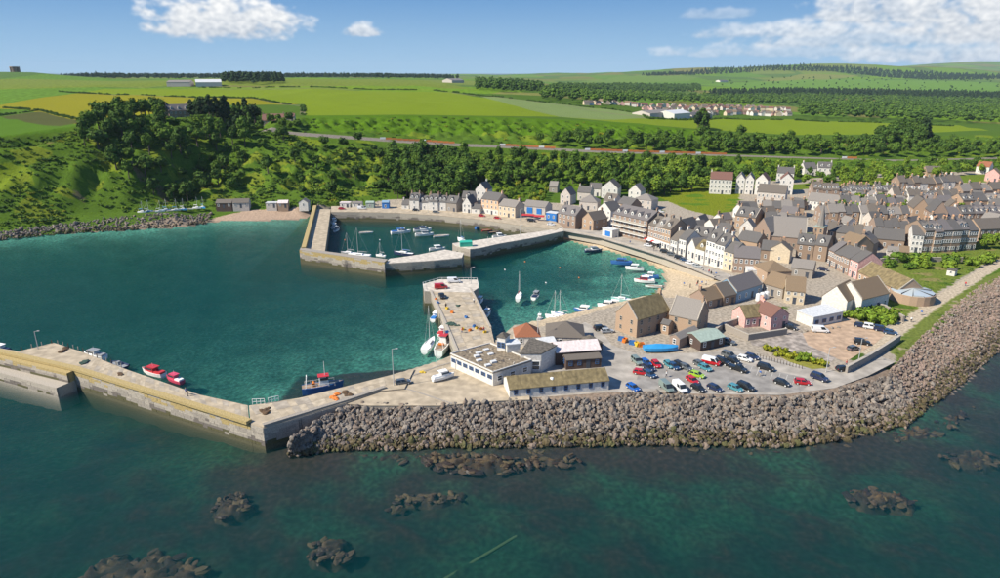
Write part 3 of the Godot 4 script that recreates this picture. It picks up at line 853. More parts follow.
	var anp := quay("angled_pier", "grey inner pier arm ending in a square head by the harbour gap", PackedVector2Array([Vector2(-44.8, -250.1), Vector2(-44.3, -257.1), Vector2(-33.5, -263.3), Vector2(-23.11, -271.9), Vector2(-14.83, -266.1), Vector2(-15.23, -258.3), Vector2(-26.1, -254.5), Vector2(-34.5, -252.3)]), 4.7, false, "deck pale", "pier")
	masonry(anp, PackedVector2Array([Vector2(-44.8, -250.1), Vector2(-34.5, -252.3), Vector2(-26.1, -254.5), Vector2(-15.23, -258.3)]), 0.8, 4.6, false)
	var tnp := quay("town_pier", "narrow curved stone pier running out from the sand beach", PackedVector2Array([Vector2(30.4, -315), Vector2(18.79, -306.4), Vector2(2.28, -297.3), Vector2(-11.55, -288.6), Vector2(-20.98, -283.7), Vector2(-18.9, -278.3), Vector2(-12.67, -273.2), Vector2(-8.5, -275.2), Vector2(0, -283.1), Vector2(15.83, -294.3), Vector2(30.2, -307.5)]), 4.5, false, "deck pale", "pier")
	masonry(tnp, PackedVector2Array([Vector2(-18.9, -278.3), Vector2(-12.67, -273.2), Vector2(-8.5, -275.2), Vector2(0, -283.1), Vector2(15.83, -294.3), Vector2(30.2, -307.5)]), 0.8, 4.4, false)
	var tnq := quay("town_quay", "low stone quay wall below the harbour cottages", PackedVector2Array([Vector2(-90.4, -352.1), Vector2(-74.9, -352.1), Vector2(-53.1, -349.4), Vector2(-31.3, -342.8), Vector2(-10.15, -332.8), Vector2(10.72, -318.8), Vector2(26.51, -309), Vector2(30, -316.6), Vector2(28.03, -328), Vector2(10.43, -342.8), Vector2(-21.95, -361.8), Vector2(-56.3, -372), Vector2(-94.5, -369)]), LAND + 0.12, false, "deck", "quay")
	masonry(tnq, PackedVector2Array([Vector2(-90.4, -352.1), Vector2(-74.9, -352.1), Vector2(-53.1, -349.4), Vector2(-31.3, -342.8), Vector2(-10.15, -332.8), Vector2(10.72, -318.8), Vector2(26.51, -309)]), 0.8, 4.5, false)
	# sea wall above the sand
	var sw := thing("beach_wall", "low stone sea wall along the top of the sand beach", "wall", Vector3(Vector2(58.2, -268.1).x, 0, Vector2(58.2, -268.1).y))
	wall_along(sw, "wall", PackedVector2Array([Vector2(29.59, -311.7), Vector2(45.5, -296.3), Vector2(59.5, -275.2), Vector2(66.2, -263.7), Vector2(73.2, -247.3), Vector2(78.3, -232.7)]), 0.4, 1.0, 4.9, mats["pale stone"])

# paving slabs between two edge lines, each slab laid on its own
func slabs(o: Node3D, outer: PackedVector2Array, inner: PackedVector2Array, n: int, rows: int, y: float) -> void:
	var lo := length_of(outer)
	var li := length_of(inner)
	var c := Vector2(o.position.x, o.position.z)
	for i in n:
		for r in rows:
			var q := PackedVector2Array()
			for e in [[0.006, 0.012], [0.994, 0.012], [0.994, 0.988], [0.006, 0.988]]:
				var t: float = (i + e[0] + 0.004 * (r % 2)) / n
				q.append(along(outer, t * lo).lerp(along(inner, t * li), (r + e[1]) / rows) - c)
			put(o, "slab", prism(q, y, y + 0.05 + rng.randf_range(0.0, 0.03)), mats[["deck", "slab pale", "slab grey", "deck"][rng.randi() % 4]])

# courses of squared stone on a wall face: ochre lichen high, pale salt bloom, tide-dark weed low
func masonry(o: Node3D, line: PackedVector2Array, y0: float, y1: float, ochre: bool, shift := 0.0) -> void:
	var kinds := ["lichen stone", "pale stone", "quay stone", "dark course", "weed course"]
	var sts := {}
	for k in kinds:
		sts[k] = begin()
	var n := int((y1 - y0) / 0.56)
	var ch := (y1 - y0) / n
	for s in line.size() - 1:
		var a := line[s] - Vector2(o.position.x, o.position.z)
		var b := line[s + 1] - Vector2(o.position.x, o.position.z)
		var d := (b - a).normalized()
		var out := Vector2(-d.y, d.x)
		if out.dot(-(line[s] + line[s + 1])) < 0.0:
			out = -out
		var len := a.distance_to(b)
		for r in n:
			var x := rng.randf_range(-1.0, 0.0)
			while x < len:
				var w := rng.randf_range(1.0, 2.3)
				var x0 := maxf(x + 0.025, 0.0)
				var x1 := minf(x + w - 0.025, len)
				x += w
				if x1 - x0 < 0.15:
					continue
				var f := (r + 0.5) / n + 0.22 * noise_b.get_noise_2d((a.x + d.x * x) * 1.3 + r * 3.0, a.y + d.y * x) + rng.randf_range(-0.05, 0.05)
				var pick := noise_b.get_noise_2d((a.x + d.x * x) * 0.9 + 31.0, (a.y + d.y * x) * 0.9 + r * 2.5) + rng.randf_range(-0.12, 0.12)
				var k := "weed course"
				if f > 0.66:
					k = "lichen stone" if ochre and pick > -0.22 else "pale stone"
				elif f > 0.44:
					k = "pale stone" if pick > -0.1 else "quay stone"
				elif f > 0.16:
					k = "quay stone" if pick > -0.12 else "dark course"
				var p := rng.randf_range(0.0, 0.05) + shift
				var ya := y0 + r * ch + 0.02
				var yb := y0 + (r + 1) * ch - 0.02
				var q := []
				for e in [[x0, -0.45 + shift], [x1, -0.45 + shift], [x1, p], [x0, p]]:
					var v: Vector2 = a + d * e[0] + out * e[1]
					q.append(v)
				if not is_ccw(PackedVector2Array(q)):
					q.reverse()
				var lo := []
				var hi := []
				for v in q:
					lo.append(Vector3(v.x, ya, v.y))
					hi.append(Vector3(v.x, yb, v.y))
				add_loft(sts[k], [lo, hi])
	for k in kinds:
		var m := done(sts[k])
		if m.get_surface_count() > 0:
			tag(put(o, "masonry", m, mats[k]), "", "", "", "stuff")

# ---------------------------------------------------------------- streets and yards
func lay(called: String, p: PackedVector2Array, y: float, m: Material) -> void:
	tag(put(self, called, sheet(p, y), m), "", "", "", "structure")

func make_ground_sheets() -> void:
	mat("asphalt", Color(0.32, 0.30, 0.275), 0.95, "ground", 0.05)
	mat("street", Color(0.43, 0.39, 0.335), 0.95, "ground", 0.04)
	mat("gravel", Color(0.512, 0.362, 0.244), 0.95, "ground", 0.07)
	mat("paving", Color(0.463, 0.4, 0.344), 0.95, "patchy", 0.06)
	mat("turf", Color(0.14, 0.22, 0.02), 1.0, "ground", 0.1)
	mat("dry turf", Color(0.26, 0.25, 0.03), 1.0, "ground", 0.12)
	mat("marking", Color(0.62, 0.6, 0.55), 0.9, "ground", 0.4)
	lay("car_park_pavement", PackedVector2Array([Vector2(6.86, -137.5), Vector2(23.21, -140), Vector2(32.7, -141), Vector2(46.3, -139.5), Vector2(64.6, -138.9), Vector2(79, -142.6), Vector2(90.2, -149.1), Vector2(101.6, -157.5), Vector2(98.6, -164), Vector2(84.5, -151.4), Vector2(76.6, -156.2), Vector2(68.3, -161.3), Vector2(62.8, -168.8), Vector2(57.3, -164), Vector2(36.9, -162), Vector2(30.6, -168.8), Vector2(28.93, -180), Vector2(25.38, -186.5), Vector2(15.89, -176.1), Vector2(9.29, -168.8)]), 4.52, mats["street"])
	lay("car_park_pavement", PackedVector2Array([Vector2(35.3, -153.8), Vector2(47.8, -153.8), Vector2(60.4, -157.4), Vector2(69.6, -151.4), Vector2(76.2, -146.9), Vector2(69.8, -140.5), Vector2(46.7, -141), Vector2(31.6, -142.5)]), 4.53, mats["asphalt"])
	lay("gravel_yard_ground", PackedVector2Array([Vector2(85.1, -176.1), Vector2(98.5, -186.5), Vector2(106.2, -189.9), Vector2(109.2, -176.1), Vector2(103.5, -170.2), Vector2(88.7, -157.4), Vector2(85.8, -163.9), Vector2(84.1, -168.8)]), 4.53, mats["gravel"])
	lay("old_slab_ground", PackedVector2Array([Vector2(69.8, -174.5), Vector2(87.4, -181.5), Vector2(84.1, -168.7), Vector2(87.6, -160), Vector2(82.6, -155), Vector2(77.2, -163.9), Vector2(68.8, -168.7)]), 4.54, mats["paving"])
	lay("turf_strip_ground", PackedVector2Array([Vector2(71.6, -165.9), Vector2(77.2, -163.9), Vector2(84.8, -157.4), Vector2(82.1, -153.7), Vector2(78.3, -153.1), Vector2(74.5, -157.4)]), 4.55, mats["dry turf"])
	lay("harbour_street", PackedVector2Array([Vector2(28.85, -314.2), Vector2(47.2, -307.8), Vector2(62.1, -288), Vector2(69.9, -268.8), Vector2(77.9, -250.4), Vector2(86.1, -234.2), Vector2(93.7, -227.9), Vector2(92.6, -217.5), Vector2(83.3, -218.6), Vector2(78, -230.4), Vector2(72.5, -244.7), Vector2(65.5, -260.8), Vector2(58.9, -272.1), Vector2(45.1, -293.7), Vector2(29.71, -307.8)]), 4.53, mats["street"])
	lay("quayside_street", PackedVector2Array([Vector2(-93.9, -366.7), Vector2(-56, -369.7), Vector2(-21.82, -359.6), Vector2(10.37, -340.8), Vector2(27.87, -326.1), Vector2(30.1, -318.1), Vector2(19.71, -322.6), Vector2(9.99, -327.3), Vector2(-21.12, -347.3), Vector2(-54.3, -358.1), Vector2(-91.8, -358.1)]), 4.66, mats["street"])
	# parking bays
	for i in 9:
		var a := Vector2(60.1, -151.4).lerp(Vector2(71.2, -143.6), i / 8.0)
		lay("bay_marking", PackedVector2Array([a, a + Vector2(0.12, 0), a + Vector2(2.4, -4.2), a + Vector2(2.28, -4.2)]), 4.537, mats["marking"])

# ---------------------------------------------------------------- rock armour
func boulder(seed_of: int, n := 8, flat := 0.75) -> ArrayMesh:
	# an angular quarry stone: a low sphere cut by random planes
	var r := RandomNumberGenerator.new()
	r.seed = seed_of
	var planes := []
	for i in 13:
		planes.append([Vector3(r.randfn(), r.randfn(), r.randfn()).normalized(), r.randf_range(0.62, 0.95)])
	var rings := []
	var m := 5
	var st := begin()
	var pts := []
	for j in m + 1:
		var row := []
		for i in n:
			var th := PI * j / m
			var ph := TAU * (i + 0.5 * (j % 2)) / n
			var d := Vector3(sin(th) * cos(ph), cos(th), sin(th) * sin(ph))
			var len := 1.15
			for p in planes:
				var k: float = d.dot(p[0])
				if k > 0.05:
					len = minf(len, p[1] / k)
			row.append(d * len * Vector3(1.1, flat, 0.95))
		pts.append(row)
	for j in m:
		for i in n:
			var k := (i + 1) % n
			if j > 0:
				tri(st, pts[j][i], pts[j][k], pts[j + 1][i])
			if j < m - 1:
				tri(st, pts[j][k], pts[j + 1][k], pts[j + 1][i])
	return done(st)

func scatter_rocks(a: PackedVector2Array, b: PackedVector2Array, ya: float, yb: float, count: int, smin: float, smax: float) -> Array:
	# places between a crest line and a toe line, settled on the slope
	var la := length_of(a)
	var lb := length_of(b)
	var out := []
	for i in count:
		var t := rng.randf()
		var u := rng.randf()
		var p := along(a, t * la).lerp(along(b, t * lb), u)
		var s := lerpf(smin * 0.8, smax, pow(rng.randf(), 1.6))
		if rng.randf() < 0.08:
			s *= 1.6
		var sh := shore(p)
		var y := maxf(lerpf(ya, yb, u), minf(LAND, LAND * sh.x / sh.y)) + rng.randf_range(-0.2, 0.4) * s
		var basis := Basis.from_euler(Vector3(rng.randf() * TAU, rng.randf() * TAU, rng.randf() * TAU)) * Basis.from_scale(Vector3(s, s * rng.randf_range(0.7, 1.0), s))
		out.append([Transform3D(basis, Vector3(p.x, y, p.y)), u])
	return out

func rock_mass(o: Node3D, places: Array, meshes: Array, tones: Array, low: Array, singles: int) -> void:
	# the largest stones stand alone; the rest share meshes
	places.sort_custom(func(p, q): return p[0].basis.get_scale().x / p[0].origin.length() > q[0].basis.get_scale().x / q[0].origin.length())
	var bins := {}
	for i in places.size():
		var xf: Transform3D = places[i][0]
		xf.origin -= o.position
		var m: Material = (low if places[i][1] > 0.72 + rng.randf_range(-0.1, 0.12) else tones)[rng.randi() % tones.size()]
		var k := rng.randi() % meshes.size()
		if i < singles:
			put(o, "boulder", meshes[k], m, xf)
		else:
			var key := [k, m]
			if not bins.has(key):
				bins[key] = []
			bins[key].append(xf)
	for key in bins:
		var mm := MultiMesh.new()
		mm.transform_format = MultiMesh.TRANSFORM_3D
		mm.mesh = meshes[key[0]]
		mm.instance_count = bins[key].size()
		for i in bins[key].size():
			mm.set_instance_transform(i, bins[key][i])
		var mi := MultiMeshInstance3D.new()
		mi.name = "packed_boulders"
		mi.multimesh = mm
		mi.material_override = key[1]
		o.add_child(mi, true)
		tag(mi, "", "", "", "stuff")

func make_sea_defence() -> void:
	var meshes := []
	for i in 7:
		meshes.append(boulder(100 + i, 8, 0.85))
	mat("rock grey", Color(0.30, 0.26, 0.22), 0.95, "rock", 0.35)
	mat("rock pale", Color(0.41, 0.35, 0.29), 0.95, "rock", 0.4)
	mat("rock warm", Color(0.32, 0.245, 0.19), 0.95, "rock", 0.3)
	mat("rock dark", Color(0.18, 0.15, 0.13), 0.95, "rock", 0.35)
	mat("weed rock", Color(0.14, 0.105, 0.045), 0.8, "rock", 0.5)
	mat("wet rock", Color(0.07, 0.055, 0.035), 0.6, "rock", 0.5)
	mat("green rock", Color(0.13, 0.125, 0.04), 0.85, "rock", 0.5)
	mat("red rock", Color(0.43, 0.31, 0.25), 0.95, "rock", 0.4)
	var tones := [mats["rock grey"], mats["rock pale"], mats["rock warm"], mats["rock grey"], mats["rock dark"]]
	var low := [mats["weed rock"], mats["wet rock"], mats["weed rock"], mats["green rock"], mats["rock warm"]]
	var c := Vector3(13.21, 2.5, -130.9)
	var o := thing("rock_armour", "sloping bank of grey quarry boulders below the car park and sheds", "sea defence", Vector3(c.x, 0, c.z))
	var crest := PackedVector2Array([Vector2(-42.3, -119.8), Vector2(-38.6, -127.7), Vector2(-33.2, -134.8), Vector2(-22.32, -133.9), Vector2(-10.71, -133.9), Vector2(1.13, -135.8), Vector2(24.25, -137.8), Vector2(32.6, -140.8), Vector2(45.8, -138), Vector2(64, -137.5), Vector2(76.9, -140.8), Vector2(88.9, -145.9), Vector2(97.5, -150.4)])
	var toe := PackedVector2Array([Vector2(-43.9, -120.4), Vector2(-34.7, -122.3), Vector2(-19.7, -122.7), Vector2(-10.11, -123.5), Vector2(2.11, -123.7), Vector2(16.92, -124.1), Vector2(29.74, -124.7), Vector2(42.4, -124.3), Vector2(63.4, -123.9), Vector2(75.8, -127.5), Vector2(89.3, -132.3), Vector2(96.3, -137.3)])
	rock_mass(o, scatter_rocks(crest, toe, 4.55, 0.0, 7600, 0.32, 0.68), meshes, tones, low, 300)
	# bed under the stones
	put(o, "bank_core", bank_mesh(crest, toe, 4.25, -2.2, c), mats["rock warm"])
	c = Vector3(128.9, 2.5, -177.3)
	var tones2 := [mats["red rock"], mats["rock warm"], mats["rock pale"], mats["red rock"], mats["rock warm"]]
	var r2 := thing("rock_slope", "broad pinkish boulder slope curving round the point on the right", "sea defence", Vector3(c.x, 0, c.z))
	var crest2 := PackedVector2Array([Vector2(96.6, -151.3), Vector2(105.1, -160.5), Vector2(118.4, -174.4), Vector2(138, -194.2), Vector2(168.6, -223), Vector2(230.6, -268.5), Vector2(341.4, -339.8)])
	var toe2 := PackedVector2Array([Vector2(90.2, -131.8), Vector2(99.1, -139.2), Vector2(106.4, -145.2), Vector2(119, -155.1), Vector2(136, -170.3), Vector2(182.3, -204), Vector2(266.6, -250.6)])
	rock_mass(r2, scatter_rocks(crest2, toe2, 4.6, 0.0, 12000, 0.2, 0.52), meshes, tones2, low, 300)
	put(r2, "bank_core", bank_mesh(crest2, toe2, 4.3, -2.2, c), mats["red rock"])
	# boulders below the left cliff
	c = Vector3(-209.3, 1, -325.4)
	var r3 := thing("shore_rocks", "line of grey shore rocks at the foot of the green cliff", "rocks", Vector3(c.x, 0, c.z))
	rock_mass(r3, scatter_rocks(PackedVector2Array([Vector2(-285.9, -285), Vector2(-240.9, -314.5), Vector2(-221.9, -330.2), Vector2(-193, -342.4), Vector2(-169, -352.8), Vector2(-157.9, -360.9)]), PackedVector2Array([Vector2(-278.4, -275.9), Vector2(-237.3, -308.5), Vector2(-216.7, -321), Vector2(-186.9, -329.8), Vector2(-163.3, -339.1), Vector2(-156, -346.4)]), 2.6, 0.1, 1700, 0.35, 0.85), meshes, [mats["rock grey"], mats["rock dark"], mats["rock grey"], mats["rock warm"], mats["rock pale"]], low, 120)

func bank_mesh(a: PackedVector2Array, b: PackedVector2Array, ya: float, yb: float, c: Vector3) -> ArrayMesh:
	var st := begin()
	var la := length_of(a)
	var lb := length_of(b)
	var n := 60
	for i in n:
		var t0 := i / float(n)
		var t1 := (i + 1) / float(n)
		var p := along(a, t0 * la)
		var q := along(a, t1 * la)
		var r := along(b, t0 * lb)
		var s := along(b, t1 * lb)
		quad(st, Vector3(r.x - c.x, yb, r.y - c.z), Vector3(s.x - c.x, yb, s.y - c.z), Vector3(q.x - c.x, ya, q.y - c.z), Vector3(p.x - c.x, ya, p.y - c.z))
	return done(st)

# ---------------------------------------------------------------- skerries
func make_reefs() -> void:
	mats["reef"] = mat("reef", Color(0.115, 0.08, 0.045), 0.9, "rock", 0.6)
	mats["kelp"] = mat("kelp", Color(0.045, 0.03, 0.018), 0.6, "rock", 0.7)
	var spots := [
		["long brown weedy reef just off the boulder bank", PackedVector2Array([Vector2(-18.06, -119.6), Vector2(-12.51, -121.9), Vector2(0, -120.4), Vector2(8.27, -120.8), Vector2(18.3, -121.5), Vector2(17.26, -118.2), Vector2(8.04, -116.7), Vector2(0, -114.6), Vector2(-5.92, -114.2), Vector2(-14.07, -116.7)]), 0.75, 130],
		["small brown reef breaking the surface beside the long reef", PackedVector2Array([Vector2(-21.42, -106.4), Vector2(-18.85, -107.9), Vector2(-6.63, -108.6), Vector2(-7.47, -106.7), Vector2(-16.57, -104.8), Vector2(-20.43, -103.7)]), 0.15, 46],
		["round weedy rock low in the water below the breakwater corner", PackedVector2Array([Vector2(-52.4, -103.4), Vector2(-52.4, -107.9), Vector2(-48.5, -109.2), Vector2(-44.8, -105.5), Vector2(-45.9, -101.9), Vector2(-49.7, -101)]), 0.2, 48],
		["dark weedy skerry near the bottom edge of the sea", PackedVector2Array([Vector2(-33, -93.1), Vector2(-31.3, -96.4), Vector2(-26.55, -95.9), Vector2(-24.6, -92.3), Vector2(-26.86, -89.9), Vector2(-31.4, -90.4)]), 0.0, 40],
		["broad drowned reef at the bottom left corner of the sea", PackedVector2Array([Vector2(-69.6, -85.4), Vector2(-64.8, -92.3), Vector2(-57.1, -93.6), Vector2(-48.6, -89.5), Vector2(-43.9, -83.9), Vector2(-56.9, -80.8)]), -0.25, 60],
		["brown reef off the point at the right", PackedVector2Array([Vector2(65.4, -109.9), Vector2(69.2, -110.5), Vector2(74.8, -108.6), Vector2(78.2, -107), Vector2(75.3, -104), Vector2(69.6, -104.2), Vector2(65, -106.1)]), 0.3, 46],
		["scatter of weedy rocks off the toe of the pinkish slope", PackedVector2Array([Vector2(84.6, -131.8), Vector2(96.8, -135.4), Vector2(113.1, -142.7), Vector2(111.9, -139.2), Vector2(93.6, -128.4), Vector2(83.5, -125.9)]), 0.35, 60],
		["weedy rock at the right edge of the sea", PackedVector2Array([Vector2(91.7, -121.9), Vector2(100.6, -124.3), Vector2(106.3, -121.9), Vector2(100.5, -116.7), Vector2(91.4, -118.2)]), 0.05, 26],
		["low weedy rocks at the foot of the boulder bank", PackedVector2Array([Vector2(-35.4, -121.9), Vector2(-16.77, -122.7), Vector2(0, -123.5), Vector2(30.1, -126.7), Vector2(55.1, -124.3), Vector2(74.9, -125.9), Vector2(74.1, -124.3), Vector2(50, -121.9), Vector2(21.07, -123.5), Vector2(-4.14, -120.8), Vector2(-24.37, -118.2)]), 0.15, 130]]
	var reef_mat := StandardMaterial3D.new()
	reef_mat.resource_name = "weedy ledge"
	reef_mat.vertex_color_use_as_albedo = true
	reef_mat.albedo_texture = tex["rock"]
	reef_mat.uv1_triplanar = true
	reef_mat.uv1_world_triplanar = true
	reef_mat.uv1_scale = Vector3.ONE * 0.3
	reef_mat.roughness = 0.85
	for s in spots:
		var p: PackedVector2Array = s[1]
		var lo := p[0]
		var hi := p[0]
		for a in p:
			lo = lo.min(a)
			hi = hi.max(a)
		var c := (lo + hi) / 2
		var o := thing("reef", s[0], "reef", Vector3(c.x, 0, c.y), 0, "weedy reefs off the shore")
		put(o, "ledge", reef_mound(p, lo, hi, c, s[2]), reef_mat)
		var n := 0
		var tries := 0
		while n < s[3] and tries < 4000:
			tries += 1
			var q := Vector2(rng.randf_range(lo.x, hi.x), rng.randf_range(lo.y, hi.y))
			if not Geometry2D.is_point_in_polygon(q, p) or noise_b.get_noise_2d(q.x * 1.4, q.y * 1.4) < -0.15:
				continue
			n += 1
			var k := rng.randf_range(0.25, 0.7) * (1.9 if rng.randf() < 0.15 else 1.0)
			var e := rng.randf()
			put(o, "rock", boulder_cache(rng.randi() % 6), mats["reef"] if e < 0.4 else mats["weed rock"] if e < 0.65 else mats["kelp"], Transform3D(Basis(Vector3.UP, rng.randf() * TAU) * Basis.from_scale(Vector3(k * rng.randf_range(1.0, 2.0), k * rng.randf_range(0.35, 0.8), k)), Vector3(q.x - c.x, s[2] - 0.3 - 0.5 * k + rng.randf_range(-0.75, 0.0), q.y - c.y)))

# a broken ledge rising from the sea bed inside an outline
func reef_mound(p: PackedVector2Array, lo: Vector2, hi: Vector2, c: Vector2, top: float) -> ArrayMesh:
	var st := SurfaceTool.new()
	st.begin(Mesh.PRIMITIVE_TRIANGLES)
	var pad := Vector2(5, 5)
	var a := lo - pad
	var b := hi + pad
	var step := 0.55
	var nx := int((b.x - a.x) / step) + 1
	var nz := int((b.y - a.y) / step) + 1
	for j in nz + 1:
		for i in nx + 1:
			var q := a + Vector2(i, j) * step
			var d := 1e9
			for k in p.size():
				d = minf(d, q.distance_to(Geometry2D.get_closest_point_to_segment(q, p[k], p[(k + 1) % p.size()])))
			if not Geometry2D.is_point_in_polygon(q, p):
				d = -d
			var rise := smoothstep(-3.5, 2.5, d + 2.5 * noise_b.get_noise_2d(q.x * 0.8, q.y * 0.8))
			var crag := absf(noise_b.get_noise_2d(q.x * 2.2, q.y * 3.4)) + 0.8 * absf(noise_b.get_noise_2d(q.x * 6.0 + 20.0, q.y * 8.0))
			var y := lerpf(-6.0, top - 0.12, rise) - crag * 2.0 * rise + 0.2
			var t := clampf(noise_b.get_noise_2d(q.x * 3.0 + 9.0, q.y * 3.0) * 1.6 + 0.45, 0, 1)
			st.set_color(Color(0.025, 0.02, 0.014).lerp(Color(0.15, 0.105, 0.05), t * t))
			st.add_vertex(Vector3(q.x - c.x, y, q.y - c.y))
	for j in nz:
		for i in nx:
			var k := j * (nx + 1) + i
			for e in [k, k + 1, k + nx + 1, k + 1, k + nx + 2, k + nx + 1]:
				st.add_index(e)
	st.generate_normals()
	return st.commit()

var cached_rocks := []
func boulder_cache(k: int) -> ArrayMesh:
	while cached_rocks.size() < 6:
		cached_rocks.append(boulder(300 + cached_rocks.size(), 9, 0.8))
	return cached_rocks[k]

func make_outfall() -> void:
	var st := begin()
	var l := PackedVector2Array([Vector2(8.25, -103.8), Vector2(3.55, -99.5), Vector2(-1.37, -95.1), Vector2(-7.36, -89.9), Vector2(-12.53, -85)])
	var o := thing("outfall_pipe", "pale green weed-grown outfall pipe running under the near sea", "pipe", Vector3(l[0].x, -3.0, l[0].y))
	for i in l.size() - 1:
		add_tube(st, Vector3(l[i].x - l[0].x, 0, l[i].y - l[0].y), Vector3(l[i + 1].x - l[0].x, 0, l[i + 1].y - l[0].y), 0.36, 0.36, 8)
	put(o, "pipe", done(st), mat("pipe weed", Color(0.17, 0.30, 0.12), 0.9, "rock", 0.5))

# ---------------------------------------------------------------- buildings
var parts := {}
var built := []

func wall_mats() -> void:
	mat("white harl", Color(0.756, 0.724, 0.67), 0.9, "plaster", 0.12)
	mat("cream harl", Color(0.69, 0.575, 0.414), 0.9, "plaster", 0.12)
	mat("peach harl", Color(0.78, 0.522, 0.348), 0.9, "plaster", 0.12)
	mat("pink harl", Color(0.725, 0.435, 0.392), 0.9, "plaster", 0.12)
	mat("grey harl", Color(0.609, 0.551, 0.493), 0.9, "plaster", 0.12)
	mat("sandstone", Color(0.567, 0.4, 0.275), 0.95, "stone", 0.5)
	mat("pink stone", Color(0.45, 0.325, 0.25), 0.95, "stone", 0.45)
	mat("brown stone", Color(0.416, 0.3, 0.217), 0.95, "stone", 0.5)
	mat("grey stone", Color(0.434, 0.384, 0.333), 0.95, "stone", 0.5)
	mat("dark wood", Color(0.123, 0.0798, 0.0653), 0.9, "stone", 0.4)
	mat("blue paint", Color(0.232, 0.377, 0.522), 0.7, "plaster", 0.2)
	mat("bright blue", Color(0.02, 0.16, 0.48), 0.6)
	mat("red paint", Color(0.42, 0.03, 0.03), 0.6)
	mat("slate", Color(0.178, 0.166, 0.156), 0.75, "slate", 0.35)
	mat("brown slate", Color(0.225, 0.19, 0.155), 0.8, "slate", 0.3)
	mat("pale slate", Color(0.36, 0.325, 0.29), 0.75, "slate", 0.3)
	mat("purple slate", Color(0.245, 0.22, 0.215), 0.75, "slate", 0.3)
	mat("lichen roof", Color(0.29, 0.225, 0.109), 0.9, "patchy", 0.12)
	mat("brown tile", Color(0.33, 0.235, 0.145), 0.9, "slate", 0.3)
	mat("red tile", Color(0.29, 0.145, 0.109), 0.9, "slate", 0.3)
	mat("orange tile", Color(0.46, 0.17, 0.08), 0.85, "slate", 0.3)
	mat("pale metal", Color(0.78, 0.681, 0.652), 0.6, "plaster", 0.1)
	mat("green metal", Color(0.377, 0.464, 0.392), 0.6, "plaster", 0.1)
	mat("roof felt", Color(0.319, 0.254, 0.174), 0.95, "patchy", 0.16)
	mat("dark felt", Color(0.174, 0.152, 0.123), 0.95, "patchy", 0.16)
	mat("white roof", Color(0.682, 0.693, 0.693), 0.6, "plaster", 0.1)
	mat("clay pot", Color(0.652, 0.348, 0.189), 0.9)
	mat("door dark", Color(0.05, 0.06, 0.08), 0.6)
	mat("frame blue", Color(0.03, 0.1, 0.26), 0.6)
	var g := mat("glass", Color(0.035, 0.045, 0.055), 0.08)
	g.metallic_specular = 0.6
	# one window of each kind, one metre square, its face at z = 0 and 12 cm deep
	for k in [["window", "white paint"], ["stone_window", "pale stone"], ["blue_window", "frame blue"]]:
		var st := begin()
		for s in [[0, 0, 1, 0.1], [0, 0.9, 1, 1], [0, 0.1, 0.12, 0.9], [0.88, 0.1, 1, 0.9], [0.12, 0.47, 0.88, 0.53]]:
			add_box(st, Vector3(s[0] - 0.5, s[1], -0.1), Vector3(s[2] - 0.5, s[3], 0.06))
		st.generate_normals()
		var m := st.commit()
		st = begin()
		add_box(st, Vector3(-0.4, 0.08, -0.1), Vector3(0.4, 0.92, 0.015))
		st.generate_normals()
		st.commit(m)
		m.surface_set_material(0, mats[k[1]])
		m.surface_set_material(1, mats["glass"])
		parts[k[0]] = m
	var st := begin()
	add_box(st, Vector3(-0.5, 0, -0.1), Vector3(0.5, 2.05, 0.03))
	add_box(st, Vector3(-0.62, 2.05, -0.1), Vector3(0.62, 2.2, 0.07))
	parts["door"] = done(st)
	# chimney: stack with a cope and pots, one metre square, 1.6 m tall
	st = begin()
	add_box(st, Vector3(-0.5, -1.2, -0.5), Vector3(0.5, 1.3, 0.5))
	add_box(st, Vector3(-0.58, 1.3, -0.58), Vector3(0.58, 1.45, 0.58))
	st.generate_normals()
	var cm := st.commit()
	st = begin()
	for s in [-0.3, 0.0, 0.3]:
		add_tube(st, Vector3(0, 1.45, s), Vector3(0, 1.95, s), 0.13, 0.1, 6)
	st.generate_normals()
	st.commit(cm)
	parts["chimney"] = cm

func put_parts(o: Node, called: String, mesh: Mesh, xf: Transform3D) -> MeshInstance3D:
	var m := MeshInstance3D.new()
	m.name = called
	m.mesh = mesh
	m.transform = xf
	o.add_child(m, true)
	return m

var chimneys_of := {}
func chimney(o: Node, p: Vector3, wall: String, s := 1.0) -> void:
	if not chimneys_of.has(wall):
		var c: ArrayMesh = parts["chimney"].duplicate()
		c.surface_set_material(0, mats[wall])
		c.surface_set_material(1, mats["clay pot"])
		chimneys_of[wall] = c
	put_parts(o, "chimney", chimneys_of[wall], Transform3D(Basis.from_scale(Vector3(0.6 * s, 0.8 * s, 1.0 * s)), p))

